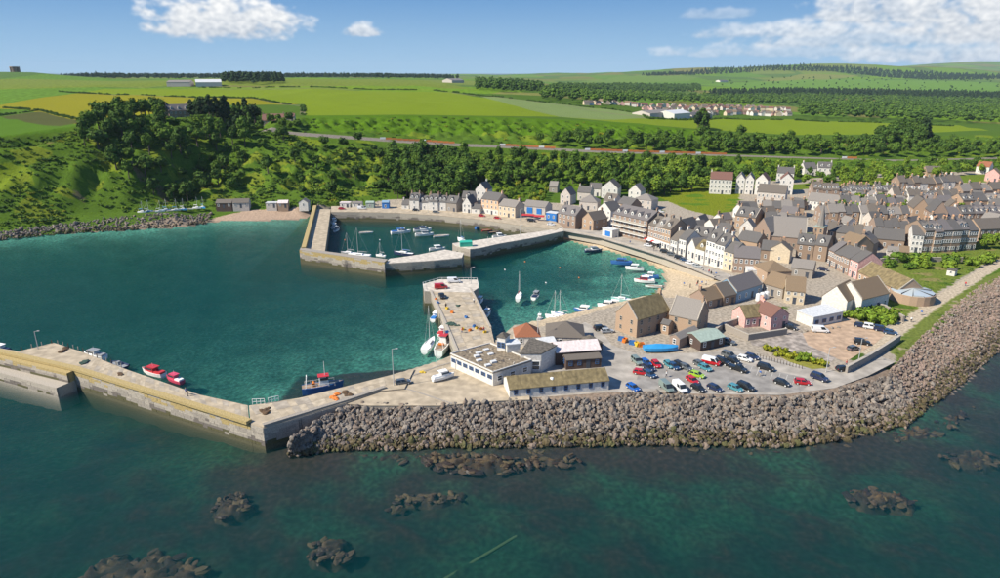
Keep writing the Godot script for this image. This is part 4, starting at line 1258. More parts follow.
# A house. a and b are the foot of its front, left to right as one faces it; it reaches depth metres back.
# opts: eaves, rise, wall, roof, cols, rows, chim (places along the ridge), dorm, hip, across (ridge runs front to back), win, door, base (colour of ground floor), skew (raised gable copes), side (windows in left gable)
func house(called: String, label: String, category: String, a: Vector3, b: Vector3, depth: float, opts := {}, group := "") -> Node3D:
	var d := Vector2(b.x - a.x, b.z - a.z)
	var w := d.length()
	var turn := atan2(-d.y, d.x)
	var mid := (a + b) / 2
	var back := Vector3(d.y, 0, -d.x).normalized() * depth * 0.5
	var o := thing(called, label, category, Vector3(mid.x, minf(a.y, b.y), mid.z) + back, turn, group)
	built.append([Vector2(o.position.x, o.position.z), maxf(w, depth) * 0.55])
	var eaves: float = opts.get("eaves", 5.2)
	var rise: float = opts.get("rise", 3.0)
	var wall: String = opts.get("wall", "sandstone")
	var roof: String = opts.get("roof", "slate")
	var hw := w / 2
	var hd := depth / 2
	var across: bool = opts.get("across", false)
	var hip: bool = opts.get("hip", false)
	var foot := -2.0
	# walls (gables included)
	var st := begin()
	var c := [Vector3(-hw, 0, hd), Vector3(hw, 0, hd), Vector3(hw, 0, -hd), Vector3(-hw, 0, -hd)]
	for i in 4:
		var p: Vector3 = c[i]
		var q: Vector3 = c[(i + 1) % 4]
		quad(st, p + Vector3.UP * foot, q + Vector3.UP * foot, q + Vector3.UP * eaves, p + Vector3.UP * eaves)
		var gable := (i % 2 == 0) if across else (i % 2 == 1)
		if gable and not hip and rise > 0.0:
			tri(st, p + Vector3.UP * eaves, (p + q) / 2 + Vector3.UP * (eaves + rise - 0.05), q + Vector3.UP * eaves)
	if rise <= 0.0:
		quad(st, c[0] + Vector3.UP * eaves, c[1] + Vector3.UP * eaves, c[2] + Vector3.UP * eaves, c[3] + Vector3.UP * eaves)
	put(o, "wall", done(st), mats[wall])
	if opts.has("base"):
		st = begin()
		add_box(st, Vector3(-hw - 0.03, -0.5, hd - 0.5), Vector3(hw + 0.03, opts.get("base_h", 2.9), hd + 0.04))
		put(o, "ground_floor_front", done(st), mats[opts["base"]])
	# roof
	st = begin()
	var over := 0.22
	var th := 0.16
	if rise <= 0.0:
		add_box(st, Vector3(-hw - 0.15, eaves - 0.02, -hd - 0.15), Vector3(hw + 0.15, eaves + 0.22, hd + 0.15))
	elif hip:
		var in_x := minf(hd, hw) if w >= depth else hw
		var in_z := hd if w >= depth else hw
		var r0 := Vector3(-hw + in_x, eaves + rise, 0) if w >= depth else Vector3(0, eaves + rise, hd - in_z)
		var r1 := Vector3(hw - in_x, eaves + rise, 0) if w >= depth else Vector3(0, eaves + rise, -hd + in_z)
		var e := [Vector3(-hw - over, eaves - 0.05, hd + over), Vector3(hw + over, eaves - 0.05, hd + over), Vector3(hw + over, eaves - 0.05, -hd - over), Vector3(-hw - over, eaves - 0.05, -hd - over)]
		if w >= depth:
			quad(st, e[0], e[1], r1, r0); quad(st, e[2], e[3], r0, r1)
			tri(st, e[1], r1, e[2]); tri(st, e[3], r0, e[0])
		else:
			quad(st, e[1], e[2], r1, r0); quad(st, e[3], e[0], r0, r1)
			tri(st, e[0], r0, e[1]); tri(st, e[2], r1, e[3])
		quad(st, e[3], e[2], e[1], e[0])
	else:
		var half := hw if across else hd
		var run := hd if across else hw
		var drop := over * rise / half
		for s in [-1.0, 1.0]:
			var ridge0 := turn_if(Vector3(-run - 0.1, eaves + rise + th, 0), across)
			var ridge1 := turn_if(Vector3(run + 0.1, eaves + rise + th, 0), across)
			var eave0 := turn_if(Vector3(-run - 0.1, eaves - drop + th, s * (half + over)), across)
			var eave1 := turn_if(Vector3(run + 0.1, eaves - drop + th, s * (half + over)), across)
			var dn := Vector3.DOWN * th
			var top := [eave0, eave1, ridge1, ridge0]
			if s < 0.0:
				top = [eave1, eave0, ridge0, ridge1]
			if across:
				pass
			quad(st, top[0], top[1], top[2], top[3])
			quad(st, top[3] + dn, top[2] + dn, top[1] + dn, top[0] + dn)
			quad(st, top[0] + dn, top[1] + dn, top[1], top[0])
			quad(st, top[1] + dn, top[2] + dn, top[2], top[1])
			quad(st, top[3] + dn, top[0] + dn, top[0], top[3])
	var ro := put(o, "roof", done(st), mats[roof])
	if opts.get("skew", false) and rise > 0.0 and not hip and not across:
		for s in [-1.0, 1.0]:
			st = begin()
			for e in [-1.0, 1.0]:
				var p0 := Vector3(s * (hw - 0.02), eaves, e * hd)
				var p1 := Vector3(s * (hw - 0.02), eaves + rise, 0)
				var u := Vector3(0.14, 0, 0)
				var q := [p0 - u, p0 + u, p1 + u, p1 - u]
				var up := Vector3.UP * 0.36
				if e < 0.0:
					q = [p0 + u, p0 - u, p1 - u, p1 + u]
				add_loft(st, [[q[0], q[1], q[2], q[3]], [q[0] + up, q[1] + up, q[2] + up, q[3] + up]])
			put(ro, "gable_cope", done(st), mats["pale stone"])
	for t in opts.get("chim", []):
		if across:
			chimney(ro, Vector3(0, eaves + rise, lerpf(hd - 0.45, -hd + 0.45, t)), opts.get("stack", wall if rise > 0.0 else "sandstone"))
		else:
			chimney(ro, Vector3(lerpf(-hw + 0.45, hw - 0.45, t), eaves + rise, 0), opts.get("stack", wall))
	# windows and door on the front
	var rows: int = opts.get("rows", maxi(1, int(eaves / 2.6)))
	var cols: int = opts.get("cols", maxi(1, int(w / 2.7)))
	var kind: String = opts.get("win", "window")
	var door_at: int = opts.get("door", int(cols / 2))
	var lift := 0.07 if opts.has("base") else 0.03
	for r in rows:
		var y := 0.95 + (eaves - 0.3) / rows * r
		for k in cols:
			var x := -hw + w * (k + 0.5) / cols
			if r == 0 and k == door_at and cols > 1:
				put(o, "door", parts["door"], mats["door dark"], at(x, 0, hd + lift))
			else:
				put_parts(o, "window", parts[kind], at(x, y, hd + lift, 0, Vector3(0.95, minf(1.5, eaves / rows - 1.2), 1)))
	for s in opts.get("sides", [-1]):
		var n := maxi(1, int(depth / 4.0))
		for r in rows:
			for k in n:
				put_parts(o, "window", parts[kind], at(s * (hw + 0.03), 0.95 + (eaves - 0.3) / rows * r, hd - depth * (k + 0.5) / n, s * PI / 2, Vector3(0.85, minf(1.35, eaves / rows - 1.2), 1)))
	# dormers on the front slope
	var nd: int = opts.get("dorm", 0)
	for k in nd:
		var x := -hw + w * (k + 0.5) / nd
		var f := 0.22
		var y0 := eaves + rise * f
		var z0 := hd * (1.0 - f)
		st = begin()
		add_loft(st, [[Vector3(x - 0.75, y0 - 0.3, z0), Vector3(x + 0.75, y0 - 0.3, z0), Vector3(x + 0.75, y0 - 0.3, 0), Vector3(x - 0.75, y0 - 0.3, 0)], [Vector3(x - 0.75, y0 + 1.25, z0), Vector3(x + 0.75, y0 + 1.25, z0), Vector3(x + 0.75, y0 + 1.25, 0.2), Vector3(x - 0.75, y0 + 1.25, 0.2)]])
		tri(st, Vector3(x - 0.75, y0 + 1.25, z0), Vector3(x, y0 + 1.95, z0), Vector3(x + 0.75, y0 + 1.25, z0))
		var dm := put(ro, "dormer", done(st), mats[opts.get("dorm_wall", "white harl")])
		dm.set_meta("label", "small gabled dormer with a window")
		st = begin()
		quad(st, Vector3(x - 0.95, y0 + 1.12, z0 + 0.2), Vector3(x, y0 + 2.05, z0 + 0.2), Vector3(x, y0 + 2.05, -0.5), Vector3(x - 0.95, y0 + 1.12, 0))
		quad(st, Vector3(x, y0 + 2.05, z0 + 0.2), Vector3(x + 0.95, y0 + 1.12, z0 + 0.2), Vector3(x + 0.95, y0 + 1.12, 0), Vector3(x, y0 + 2.05, -0.5))
		put(ro, "dormer_roof", done(st), mats[roof])
		put_parts(ro, "window", parts["window"], at(x, y0 + 0.1, z0 + 0.04, 0, Vector3(1.0, 1.1, 1)))
	return o

func turn_if(v: Vector3, yes: bool) -> Vector3:
	return Vector3(v.z, v.y, -v.x) if yes else v

# a flat-roofed block over a ground outline with a roof slab and parapet
func block(called: String, label: String, category: String, p: PackedVector2Array, y0: float, h: float, wall: String, roof: String) -> Node3D:
	var c := Vector2.ZERO
	for a in p:
		c += a / p.size()
	var q := PackedVector2Array()
	for a in p:
		q.append(a - c)
	var o := thing(called, label, category, Vector3(c.x, y0, c.y))
	put(o, "wall", prism(q, -1.0, h), mats[wall])
	put(o, "roof", prism(Geometry2D.offset_polygon(q, 0.15, Geometry2D.JOIN_MITER)[0], h - 0.02, h + 0.22), mats[roof])
	return o

# windows along one wall of a block, from ground point a to b
func block_windows(o: Node3D, a: Vector3, b: Vector3, n: int, y: float, kind: String, w: float, h: float) -> void:
	var d := Vector3(b.x - a.x, 0, b.z - a.z)
	var turn := atan2(-d.z, d.x)
	var out := Vector3(-d.z, 0, d.x).normalized() * 0.04
	for k in n:
		var p := a + d * (k + 0.5) / n + out - o.position
		put_parts(o, "window", parts[kind], at(p.x, y, p.z, turn, Vector3(w, h, 1)))

# a street row of adjoining houses, each one its own
func terrace(place: String, kind: String, a: Vector3, b: Vector3, n: int, depth: float, walls: Array, roofs: Array, opts := {}) -> void:
	var words := {"white harl": "white", "cream harl": "cream", "peach harl": "peach", "pink harl": "pink", "grey harl": "grey", "sandstone": "sandstone", "pink stone": "pink stone", "brown stone": "brown stone", "grey stone": "grey stone"}
	var rw := {"slate": "dark slate", "brown slate": "brown slate", "pale slate": "pale slate", "purple slate": "purplish slate", "lichen roof": "lichened", "brown tile": "brown tile", "red tile": "reddish tile", "orange tile": "orange tile"}
	var cuts := [0.0]
	for k in n:
		cuts.append(cuts[-1] + rng.randf_range(0.85, 1.15))
	for k in n:
		var p := a.lerp(b, cuts[k] / cuts[n])
		var q := a.lerp(b, cuts[k + 1] / cuts[n])
		var dir := (q - p).normalized()
		q -= dir * 0.06
		var step := Vector3(dir.z, 0, -dir.x) * rng.randf_range(-0.6, 0.6)
		p += step
		q += step
		var g := maxf(LAND, minf(ground(p.x, p.z), ground(q.x, q.z))) if opts.get("sit", true) else a.y
		p.y = g
		q.y = g
		var w: String = walls[rng.randi() % walls.size()]
		var r: String = roofs[rng.randi() % roofs.size()]
		var o := opts.duplicate()
		o["wall"] = w
		o["roof"] = r
		o["eaves"] = opts.get("eaves", 5.0) + rng.randf_range(-0.7, 0.8)
		o["rise"] = opts.get("rise", 3.0) + rng.randf_range(-0.4, 0.5)
		if not o.has("stack") and w != "white harl":
			o["stack"] = ["brown stone", "grey stone", "sandstone"][rng.randi() % 3]
		if not o.has("chim"):
			o["chim"] = [0.0] if rng.randf() < 0.6 else [0.0, 1.0]
		if o.has("dorm_some"):
			o["dorm"] = 2 if rng.randf() < opts["dorm_some"] else 0
		if n == 1:
			house("house", "%s %s with %s roof %s" % [words[w], kind, rw[r], place], "house", p, q, depth, o, "town houses")
		else:
			house("house", "%s %s, %s from left %s" % [words[w], kind, ordinal(k), place], "house", p, q, depth + rng.randf_range(-0.5, 0.5), o, "town houses")

func make_near_buildings() -> void:
	wall_mats()
	# long white boat shed above the rock armour
	var s := house("boat_shed", "long low cream shed with six blue windows above the boulders", "shed", Vector3(2.16, 4.5, -136.8), Vector3(25.43, 4.5, -141.5), 6.5, {"eaves": 2.5, "rise": 1.7, "wall": "white harl", "roof": "lichen roof", "cols": 8, "rows": 1, "win": "blue_window", "door": 99, "sides": []})
	var st := begin()
	for k in 8:
		var p := TAU * k / 8
		var q := TAU * (k + 1) / 8
		quad(st, Vector3(cos(p) * 0.55, 0, sin(p) * 0.55), Vector3(cos(p) * 0.4, 0.35, sin(p) * 0.4), Vector3(cos(q) * 0.4, 0.35, sin(q) * 0.4), Vector3(cos(q) * 0.55, 0, sin(q) * 0.55))
		tri(st, Vector3(cos(p) * 0.4, 0.35, sin(p) * 0.4), Vector3(0, 0.5, 0), Vector3(cos(q) * 0.4, 0.35, sin(q) * 0.4))
	put(s, "roof_vent", done(st), mats["white paint"], at(-1.5, 3.3, 1.5))
	# lifeboat station: flat roofs round a small tower
	var p1 := Vector3(-12.31, 4.95, -153.5)
	var p2 := Vector3(-1.65, 4.95, -142.7)
	var p3 := Vector3(7.62, 4.95, -149.6)
	var p4 := Vector3(-2.61, 4.95, -160.3)
	var l := block("lifeboat_station", "white flat-roofed station with gravel roof and small lookout tower", "building", PackedVector2Array([Vector2(p1.x, p1.z), Vector2(p2.x, p2.z), Vector2(p3.x, p3.z), Vector2(p4.x, p4.z)]), 4.95, 3.3, "white harl", "roof felt")
	block_windows(l, p1, p2, 7, 1.6, "blue_window", 1.5, 1.0)
	block_windows(l, p2, p3, 3, 0.9, "window", 1.6, 1.4)
	var rl := l.get_node("roof")
	for e in [[p1, p2], [p2, p3], [p4, p1], [p3, p4]]:
		var u := begin()
		var d: Vector3 = (e[1] - e[0])
		var n := Vector3(-d.z, 0, d.x).normalized() * 0.12
		var aa: Vector3 = e[0] - l.position
		var bb: Vector3 = e[1] - l.position
		aa.y = 3.5; bb.y = 3.5
		add_loft(u, [[aa + n, bb + n, bb - n, aa - n], [aa + n + Vector3.UP * 0.3, bb + n + Vector3.UP * 0.3, bb - n + Vector3.UP * 0.3, aa - n + Vector3.UP * 0.3]])
		put(rl, "parapet", done(u), mats["white harl"])
	for e in [[0.2, 0.5], [0.35, 0.7], [0.6, 0.4], [0.15, 0.75], [0.45, 0.25], [0.7, 0.2], [0.3, 0.35]]:
		var q := p1.lerp(p2, e[1]).lerp(p4.lerp(p3, e[1]), e[0])
		var u := begin()
		add_box(u, Vector3(-0.7, 3.5, -0.5), Vector3(0.7, 3.5 + rng.randf_range(0.25, 0.5), 0.5))
		put(rl, "roof_light", done(u), mats["white roof"], at(q.x - l.position.x, 0, q.z - l.position.z, 0.5))
	for i in 26:
		var f := p1.lerp(p4, rng.randf_range(0.1, 0.9)).lerp(p2.lerp(p3, rng.randf_range(0.1, 0.9)), rng.randf_range(0.06, 0.94)) - l.position
		put(rl, "roof_debris", boulder_cache(i % 6), mats["rock dark" if i % 2 else "pale stone"], at(f.x, 3.55, f.z, i * 1.3, Vector3(0.35, 0.2, 0.3)))
	# the tower and the plant room stand on it
	house("lookout_tower", "small white lookout tower with blue windows and curved dark cap", "tower", Vector3(-0.76, 4.95, -155.9), Vector3(1.27, 4.95, -155), 3.0, {"eaves": 7.2, "rise": 0.8, "hip": true, "wall": "white harl", "roof": "dark felt", "cols": 2, "rows": 2, "win": "blue_window", "door": 99})
	house("roof_plant_room", "plain white box room on the dark flat roof beside tower", "building", Vector3(1.76, 4.95, -154.1), Vector3(5.07, 4.95, -155), 3.2, {"eaves": 5.6, "rise": 0.0, "wall": "white harl", "roof": "white roof", "cols": 1, "rows": 1, "door": 99, "sides": []})
	var b2 := block("grey_store", "dark flat-roofed store with white end wall behind the station", "building", PackedVector2Array([Vector2(4.96, -151.2), Vector2(10.17, -151.2), Vector2(14.3, -156.3), Vector2(7.86, -161.1)]), 4.9, 4.6, "white harl", "dark felt")
	block_windows(b2, Vector3(4.96, 4.9, -151.2), Vector3(10.17, 4.9, -151.2), 2, 0.2, "window", 2.2, 2.6)
	house("net_shed", "dark timber shed with pale pink metal roof behind cream shed", "shed", Vector3(14.23, 4.6, -155.4), Vector3(25.73, 4.6, -157.6), 6.5, {"eaves": 3.4, "rise": 1.5, "wall": "dark wood", "roof": "pale metal", "cols": 3, "rows": 1, "door": 1})
	house("lean_to", "dark lean-to workshop with blue door in front of pink roof", "shed", Vector3(16.52, 4.6, -152.7), Vector3(25.5, 4.6, -154.2), 3.6, {"eaves": 2.5, "rise": 0.5, "wall": "dark wood", "roof": "brown slate", "cols": 4, "rows": 1, "win": "blue_window"})
	house("store", "low store with grey pyramid roof by the harbour sand", "building", Vector3(12.46, 4.6, -167.2), Vector3(22.68, 4.6, -166.5), 10.0, {"eaves": 3.0, "rise": 2.8, "hip": true, "wall": "grey harl", "roof": "brown slate", "cols": 4})
	house("store", "little building with bright orange tiled pyramid roof", "building", Vector3(4.05, 4.9, -166.5), Vector3(10.81, 4.9, -166.8), 6.5, {"eaves": 2.9, "rise": 2.8, "hip": true, "wall": "white harl", "roof": "orange tile", "cols": 2})
	house("store", "small white hut between the orange roof and grey pyramid roof", "hut", Vector3(10.85, 4.7, -162.9), Vector3(14.93, 4.7, -164.2), 4.0, {"eaves": 2.6, "rise": 0.7, "wall": "white harl", "roof": "white roof", "cols": 1})
	house("shed", "black tarred shed beside the grey pyramid roof", "shed", Vector3(23.02, 4.6, -162.8), Vector3(27.29, 4.6, -164.8), 5.0, {"eaves": 2.4, "rise": 1.6, "hip": true, "wall": "dark wood", "roof": "dark felt", "cols": 1})
	# the old tolbooth, two wings of warm stone
	house("tolbooth", "old stone tolbooth wing with lit left gable and lichened roof by the sand", "building", Vector3(38.2, 4.5, -173.9), Vector3(49.4, 4.5, -182), 8.2, {"eaves": 5.4, "rise": 4.2, "wall": "sandstone", "roof": "lichen roof", "cols": 4, "rows": 2, "win": "stone_window", "skew": true, "chim": [1.0], "sides": [-1]})
	house("tolbooth", "warm stone tolbooth wing with pale slate roof facing the car park", "building", Vector3(48.4, 4.5, -179.3), Vector3(55.1, 4.5, -174.3), 8.5, {"eaves": 5.2, "rise": 4.4, "wall": "sandstone", "roof": "pale slate", "cols": 2, "rows": 2, "win": "stone_window", "skew": true, "chim": [1.0], "sides": [1]})
	house("stair_turret", "small square stone stair turret beside the tolbooth", "building", Vector3(45.8, 4.5, -177.7), Vector3(47.7, 4.5, -176.2), 3.0, {"eaves": 3.0, "rise": 0.9, "wall": "sandstone", "roof": "slate", "cols": 1, "rows": 1})
	house("brick_store", "pinkish brick store with patched grey roof beside green-roofed shed", "building", Vector3(46.1, 4.5, -168.5), Vector3(48.2, 4.5, -166.2), 9.5, {"across": true, "eaves": 2.8, "rise": 0.9, "wall": "pink stone", "roof": "pale slate", "cols": 1, "door": 99})
	house("timber_shed", "dark brown timber shed with pale green metal roof", "shed", Vector3(53.4, 4.5, -164.4), Vector3(61, 4.5, -168.1), 7.0, {"eaves": 2.7, "rise": 1.1, "wall": "dark wood", "roof": "green metal", "cols": 3, "rows": 1})
	# pink house and its yard
	house("house", "pink house wing with dark slate roof inside the walled yard", "house", Vector3(71.2, 4.5, -181.6), Vector3(79.2, 4.5, -183.7), 6.5, {"eaves": 3.2, "rise": 2.6, "wall": "pink harl", "roof": "lichen roof", "cols": 4, "rows": 1, "chim": [1.0]})
	house("house", "pink gable-fronted house beside the walled yard", "house", Vector3(77.8, 4.5, -179.3), Vector3(83.9, 4.5, -182), 8.0, {"across": true, "eaves": 4.2, "rise": 2.4, "wall": "pink harl", "roof": "red tile", "cols": 2, "rows": 2, "chim": [1.0]})
	for e in [["long low stone yard wall facing the car park", PackedVector2Array([Vector2(64.5, -180.8), Vector2(68.9, -172.1), Vector2(81.3, -176.5)])], ["short stone yard wall behind the green-roofed shed", PackedVector2Array([Vector2(61.5, -176.9), Vector2(64.5, -180.8), Vector2(72.3, -186.6)])], ["stone wall beside the lane to the gravel yard", PackedVector2Array([Vector2(85.7, -150.9), Vector2(95, -158.1), Vector2(103.1, -165), Vector2(110.7, -171.7)])], ["low stone wall below the round glass-roofed building", PackedVector2Array([Vector2(116.4, -204), Vector2(120.3, -196.3), Vector2(120.4, -186.6)])], ["garden wall across the grass near the coast path", PackedVector2Array([Vector2(148.9, -251.9), Vector2(167.5, -253.4), Vector2(182, -253.4)])]]:
		var pl: PackedVector2Array = e[1]
		var w := thing("stone_wall", e[0], "wall", Vector3(pl[0].x, 4.5, pl[0].y))
		var r := ribbon(pl, 0.28)
		for i in r.size():
			r[i] -= pl[0]
		put(w, "wall", prism(r, -0.5, 1.75), mats["grey stone"])
		var r2 := ribbon(pl, 0.36)
		for i in r2.size():
			r2[i] -= pl[0]
		put(w, "cope", prism(r2, 1.74, 1.9), mats["pale stone"])
	# modern white block, white gabled houses
	var j := block("sail_club", "white flat-roofed clubhouse with blue shaded front beside the gravel yard", "building", PackedVector2Array([Vector2(88.9, -187.9), Vector2(91.2, -182), Vector2(102.2, -187), Vector2(100, -193.6)]), 4.5, 3.1, "white harl", "white roof")
	block_windows(j, Vector3(91.2, 4.5, -182), Vector3(102.2, 4.5, -187), 4, 0.9, "blue_window", 1.6, 1.2)
	house("house", "white gabled house facing the gravel yard, brown tiled roof", "house", Vector3(101.2, 4.5, -198.6), Vector3(106.3, 4.5, -193.1), 10.0, {"across": true, "eaves": 4.3, "rise": 4.0, "wall": "white harl", "roof": "brown tile", "cols": 3, "rows": 0, "sides": [1]})
	house("house", "white house with tall end gable and large brown roof", "house", Vector3(111.3, 4.5, -194), Vector3(123.3, 4.5, -200.5), 9.5, {"eaves": 4.6, "rise": 4.2, "wall": "white harl", "roof": "brown tile", "cols": 4, "rows": 1, "skew": true, "sides": []})
	house("house", "stone cottage with broad brown roof between lane and clubhouse", "house", Vector3(91.9, 4.5, -204), Vector3(97.3, 4.5, -202), 8.5, {"eaves": 4.4, "rise": 3.6, "wall": "cream harl", "roof": "brown tile", "cols": 3, "rows": 2, "sides": []})
	house("house", "dark stone cottage just left of the brown-roofed cottage", "house", Vector3(88.6, 4.5, -214.3), Vector3(92.8, 4.5, -208), 8.0, {"eaves": 3.6, "rise": 3.4, "wall": "grey stone", "roof": "brown tile", "cols": 3, "rows": 1})
	# beach-side house in three roofs
	house("house", "beach house with blue-grey front and purple slate roof", "house", Vector3(76.3, 4.5, -204), Vector3(87.7, 4.5, -212.7), 8.5, {"eaves": 3.8, "rise": 3.4, "wall": "blue paint", "roof": "purple slate", "cols": 4, "rows": 1, "skew": true, "sides": []})
	house("house", "low brown-roofed wing at the sand end of the beach house", "house", Vector3(64.8, 4.5, -197.7), Vector3(71, 4.5, -201.5), 7.0, {"eaves": 2.8, "rise": 2.8, "wall": "pink stone", "roof": "brown tile", "cols": 2, "rows": 1, "chim": [0.0]})
	house("house", "brown-roofed middle wing joining the two ends of beach house", "house", Vector3(71.2, 4.5, -201), Vector3(76.1, 4.5, -203.8), 8.0, {"eaves": 3.2, "rise": 3.2, "wall": "brown stone", "roof": "brown slate", "cols": 2, "rows": 1})
	for k in 3:
		var q := Vector3(84.4, 4.5, -206.5).lerp(Vector3(88, 4.5, -209), k / 2.0)
		var t := thing("storage_tank", "white upright tank, %s from left behind the beach house" % ordinal(k), "tank", q, 0, "white tanks")
		var u := begin()
		add_tube(u, Vector3(0, -0.3, 0), Vector3(0, 2.2, 0), 0.85, 0.85, 14)
		put(t, "tank", done(u), mats["white paint"])
		u = begin()
		add_tube(u, Vector3(0, 2.2, 0), Vector3(0, 2.5, 0), 0.85, 0.3, 14)
		put(t, "lid", done(u), mats["white roof"])
	# round building with a glass roof
	var c := Vector3(134.7, 4.5, -207)
	var o := thing("round_house", "round stone drum with pale blue glazed roof among grass", "building", c)
	var ring := PackedVector2Array()
	for k in 20:
		ring.append(Vector2.from_angle(TAU * k / 20) * 6.6)
	put(o, "wall", prism(ring, -1.0, 3.0), mats["sandstone"])
	var gm := mat("pale glass", Color(0.40, 0.45, 0.47), 0.2)
	gm.metallic_specular = 0.7
	for k in 12:
		st = begin()
		var t0 := TAU * k / 12 + 0.02
		var t1 := TAU * (k + 1) / 12 - 0.02
		var hub := Vector3(0, 4.1, 0)
		var e0 := Vector3(cos(t0) * 6.3, 3.15 + 0.3 * (k % 2), sin(t0) * 6.3)
		var e1 := Vector3(cos(t1) * 6.3, 3.15 + 0.3 * (k % 2), sin(t1) * 6.3)
		tri(st, hub, e0, e1)
		tri(st, hub - Vector3.UP * 0.08, e1 - Vector3.UP * 0.08, e0 - Vector3.UP * 0.08)
		quad(st, e1, e0, e0 - Vector3.UP * 0.75, e1 - Vector3.UP * 0.75)
		put(o, "pane", done(st), gm)
	house("ruin", "tiny whitewashed ruin on the grass beside the coast path", "hut", Vector3(164.4, 4.5, -235.5), Vector3(166.1, 4.5, -233.6), 3.0, {"eaves": 2.0, "rise": 0.0, "wall": "white harl", "roof": "dark felt", "cols": 1, "rows": 1})


func one(label: String, a: Vector3, b: Vector3, depth: float, opts: Dictionary, called := "house", category := "house") -> Node3D:
	var g := maxf(LAND, minf(ground(a.x, a.z), ground(b.x, b.z)))
	a.y = g
	b.y = g
	return house(called, label, category, a, b, depth, opts, "town houses" if called == "house" else "")

func make_town() -> void:
	var st: SurfaceTool
	# harbour-side, left to right
	one("low white cottage at the left end of the harbour cottages", Vector3(-53.6, 4.5, -360.4), Vector3(-49.7, 4.5, -359.8), 6, {"eaves": 2.8, "rise": 2.2, "wall": "white harl", "chim": [0.0]})
	terrace("in the white harbour-side row", "cottage", Vector3(-49, 4.5, -359), Vector3(-29.09, 4.5, -354.8), 4, 7.5, ["white harl"], ["slate", "pale slate"], {"eaves": 5.0, "rise": 3.2, "dorm": 2, "chim": [0.0, 1.0], "stack": "sandstone"})
	one("grey stone cottage at the right end of white harbour row", Vector3(-28.82, 4.5, -354.8), Vector3(-23.26, 4.5, -352.1), 7.5, {"eaves": 5.0, "rise": 3.2, "wall": "grey stone", "chim": [1.0], "dorm": 1})
	one("white house showing its tall gable to the inner harbour", Vector3(-19.98, 4.5, -350.7), Vector3(-15.39, 4.5, -349.1), 9, {"across": true, "eaves": 5.2, "rise": 3.6, "wall": "white harl", "cols": 2, "chim": [0.0]})
	one("low white annexe between the white gable and peach house", Vector3(-15.1, 4.5, -348.6), Vector3(-10.55, 4.5, -347), 6, {"eaves": 3.0, "rise": 1.8, "wall": "white harl"})
	one("grey house behind the white gable on the inner harbour", Vector3(-21.48, 4.53, -373.4), Vector3(-14.65, 4.5, -372), 7, {"eaves": 4.4, "rise": 3.0, "wall": "grey harl", "dorm": 1})
	one("tall white house standing behind the peach house", Vector3(-14.12, 5.06, -381.4), Vector3(-8.02, 4.95, -378.8), 9, {"across": true, "eaves": 7.2, "rise": 3.8, "wall": "white harl", "cols": 2, "chim": [1.0]})
	one("tall peach house with white ground floor on the quay", Vector3(-9.82, 4.5, -349.4), Vector3(-1.04, 4.5, -343.3), 9, {"eaves": 8.0, "rise": 3.2, "wall": "peach harl", "base": "white harl", "cols": 4, "rows": 3, "chim": [0.0, 1.0]})
	one("cream house with slate roof beside the tall peach house", Vector3(-0.89, 4.5, -342.3), Vector3(7.68, 4.5, -336.3), 9, {"eaves": 5.8, "rise": 2.8, "wall": "cream harl", "roof": "pale slate", "cols": 4, "rows": 2, "chim": [1.0]})
	var bs := one("grey boatyard shed with bright blue doors", Vector3(12.3, 4.5, -352.1), Vector3(23.67, 4.52, -345.9), 9, {"eaves": 3.8, "rise": 2.4, "wall": "grey harl", "roof": "pale slate", "cols": 2, "door": 99}, "boatyard_shed", "shed")
	put(bs, "door", box(Vector3(-1.6, 0, 0), Vector3(1.6, 3.2, 0.12)), mats["bright blue"], at(-2.5, 0, 4.6))
	put(bs, "door", box(Vector3(-1.4, 0, 0), Vector3(1.4, 3.0, 0.12)), mats["bright blue"], at(3.0, 0, 4.6))
	one("bright blue box shed on the quay by red awnings", Vector3(23.42, 4.5, -334), Vector3(28.26, 4.5, -330.9), 4.5, {"eaves": 3.6, "rise": 0.0, "wall": "bright blue", "roof": "white roof", "cols": 2, "rows": 1, "door": 99}, "kiosk", "kiosk")
	terrace("facing the sand beach beside blue shed", "house", Vector3(28.15, 4.5, -323.3), Vector3(36, 4.5, -315.4), 1, 9.5, ["pink stone"], ["purple slate"], {"eaves": 4.8, "rise": 3.6, "dorm": 2, "chim": [0.0, 1.0]})
	one("stone house turning its gable to the sand beach", Vector3(39.4, 4.5, -314.3), Vector3(43.9, 4.5, -308.3), 9.5, {"across": true, "eaves": 4.8, "rise": 3.4, "wall": "sandstone", "roof": "brown slate", "cols": 2, "rows": 2, "sides": [1], "chim": [1.0]})
	one("tall white house behind the blue and white kiosk", Vector3(48.3, 4.68, -326), Vector3(53.7, 4.66, -319.2), 8, {"across": true, "eaves": 7.2, "rise": 3.6, "wall": "white harl", "cols": 3, "rows": 3, "chim": [1.0]})
	var ki := one("white kiosk with blue front on the beach street", Vector3(46.8, 4.5, -298.7), Vector3(50.6, 4.5, -293.8), 4, {"eaves": 3.4, "rise": 0.0, "wall": "white harl", "roof": "white roof", "cols": 1, "rows": 0}, "kiosk", "kiosk")
	put(ki, "blue_panel", box(Vector3(-1.6, 0.4, 0), Vector3(1.6, 2.7, 0.1)), mats["bright blue"], at(0.3, 0, 2.02))
	var ap := one("four-storey flats with long balconies and purple slate roof", Vector3(51.9, 4.5, -301.7), Vector3(64.2, 4.5, -285.3), 13, {"eaves": 9.6, "rise": 3.6, "wall": "pink stone", "roof": "purple slate", "cols": 7, "rows": 4, "dorm": 5, "door": 99, "chim": [1.0]}, "apartment_block", "flats")
	var aw := Vector3(51.9, 4.5, -301.7).distance_to(Vector3(64.2, 4.5, -285.3))
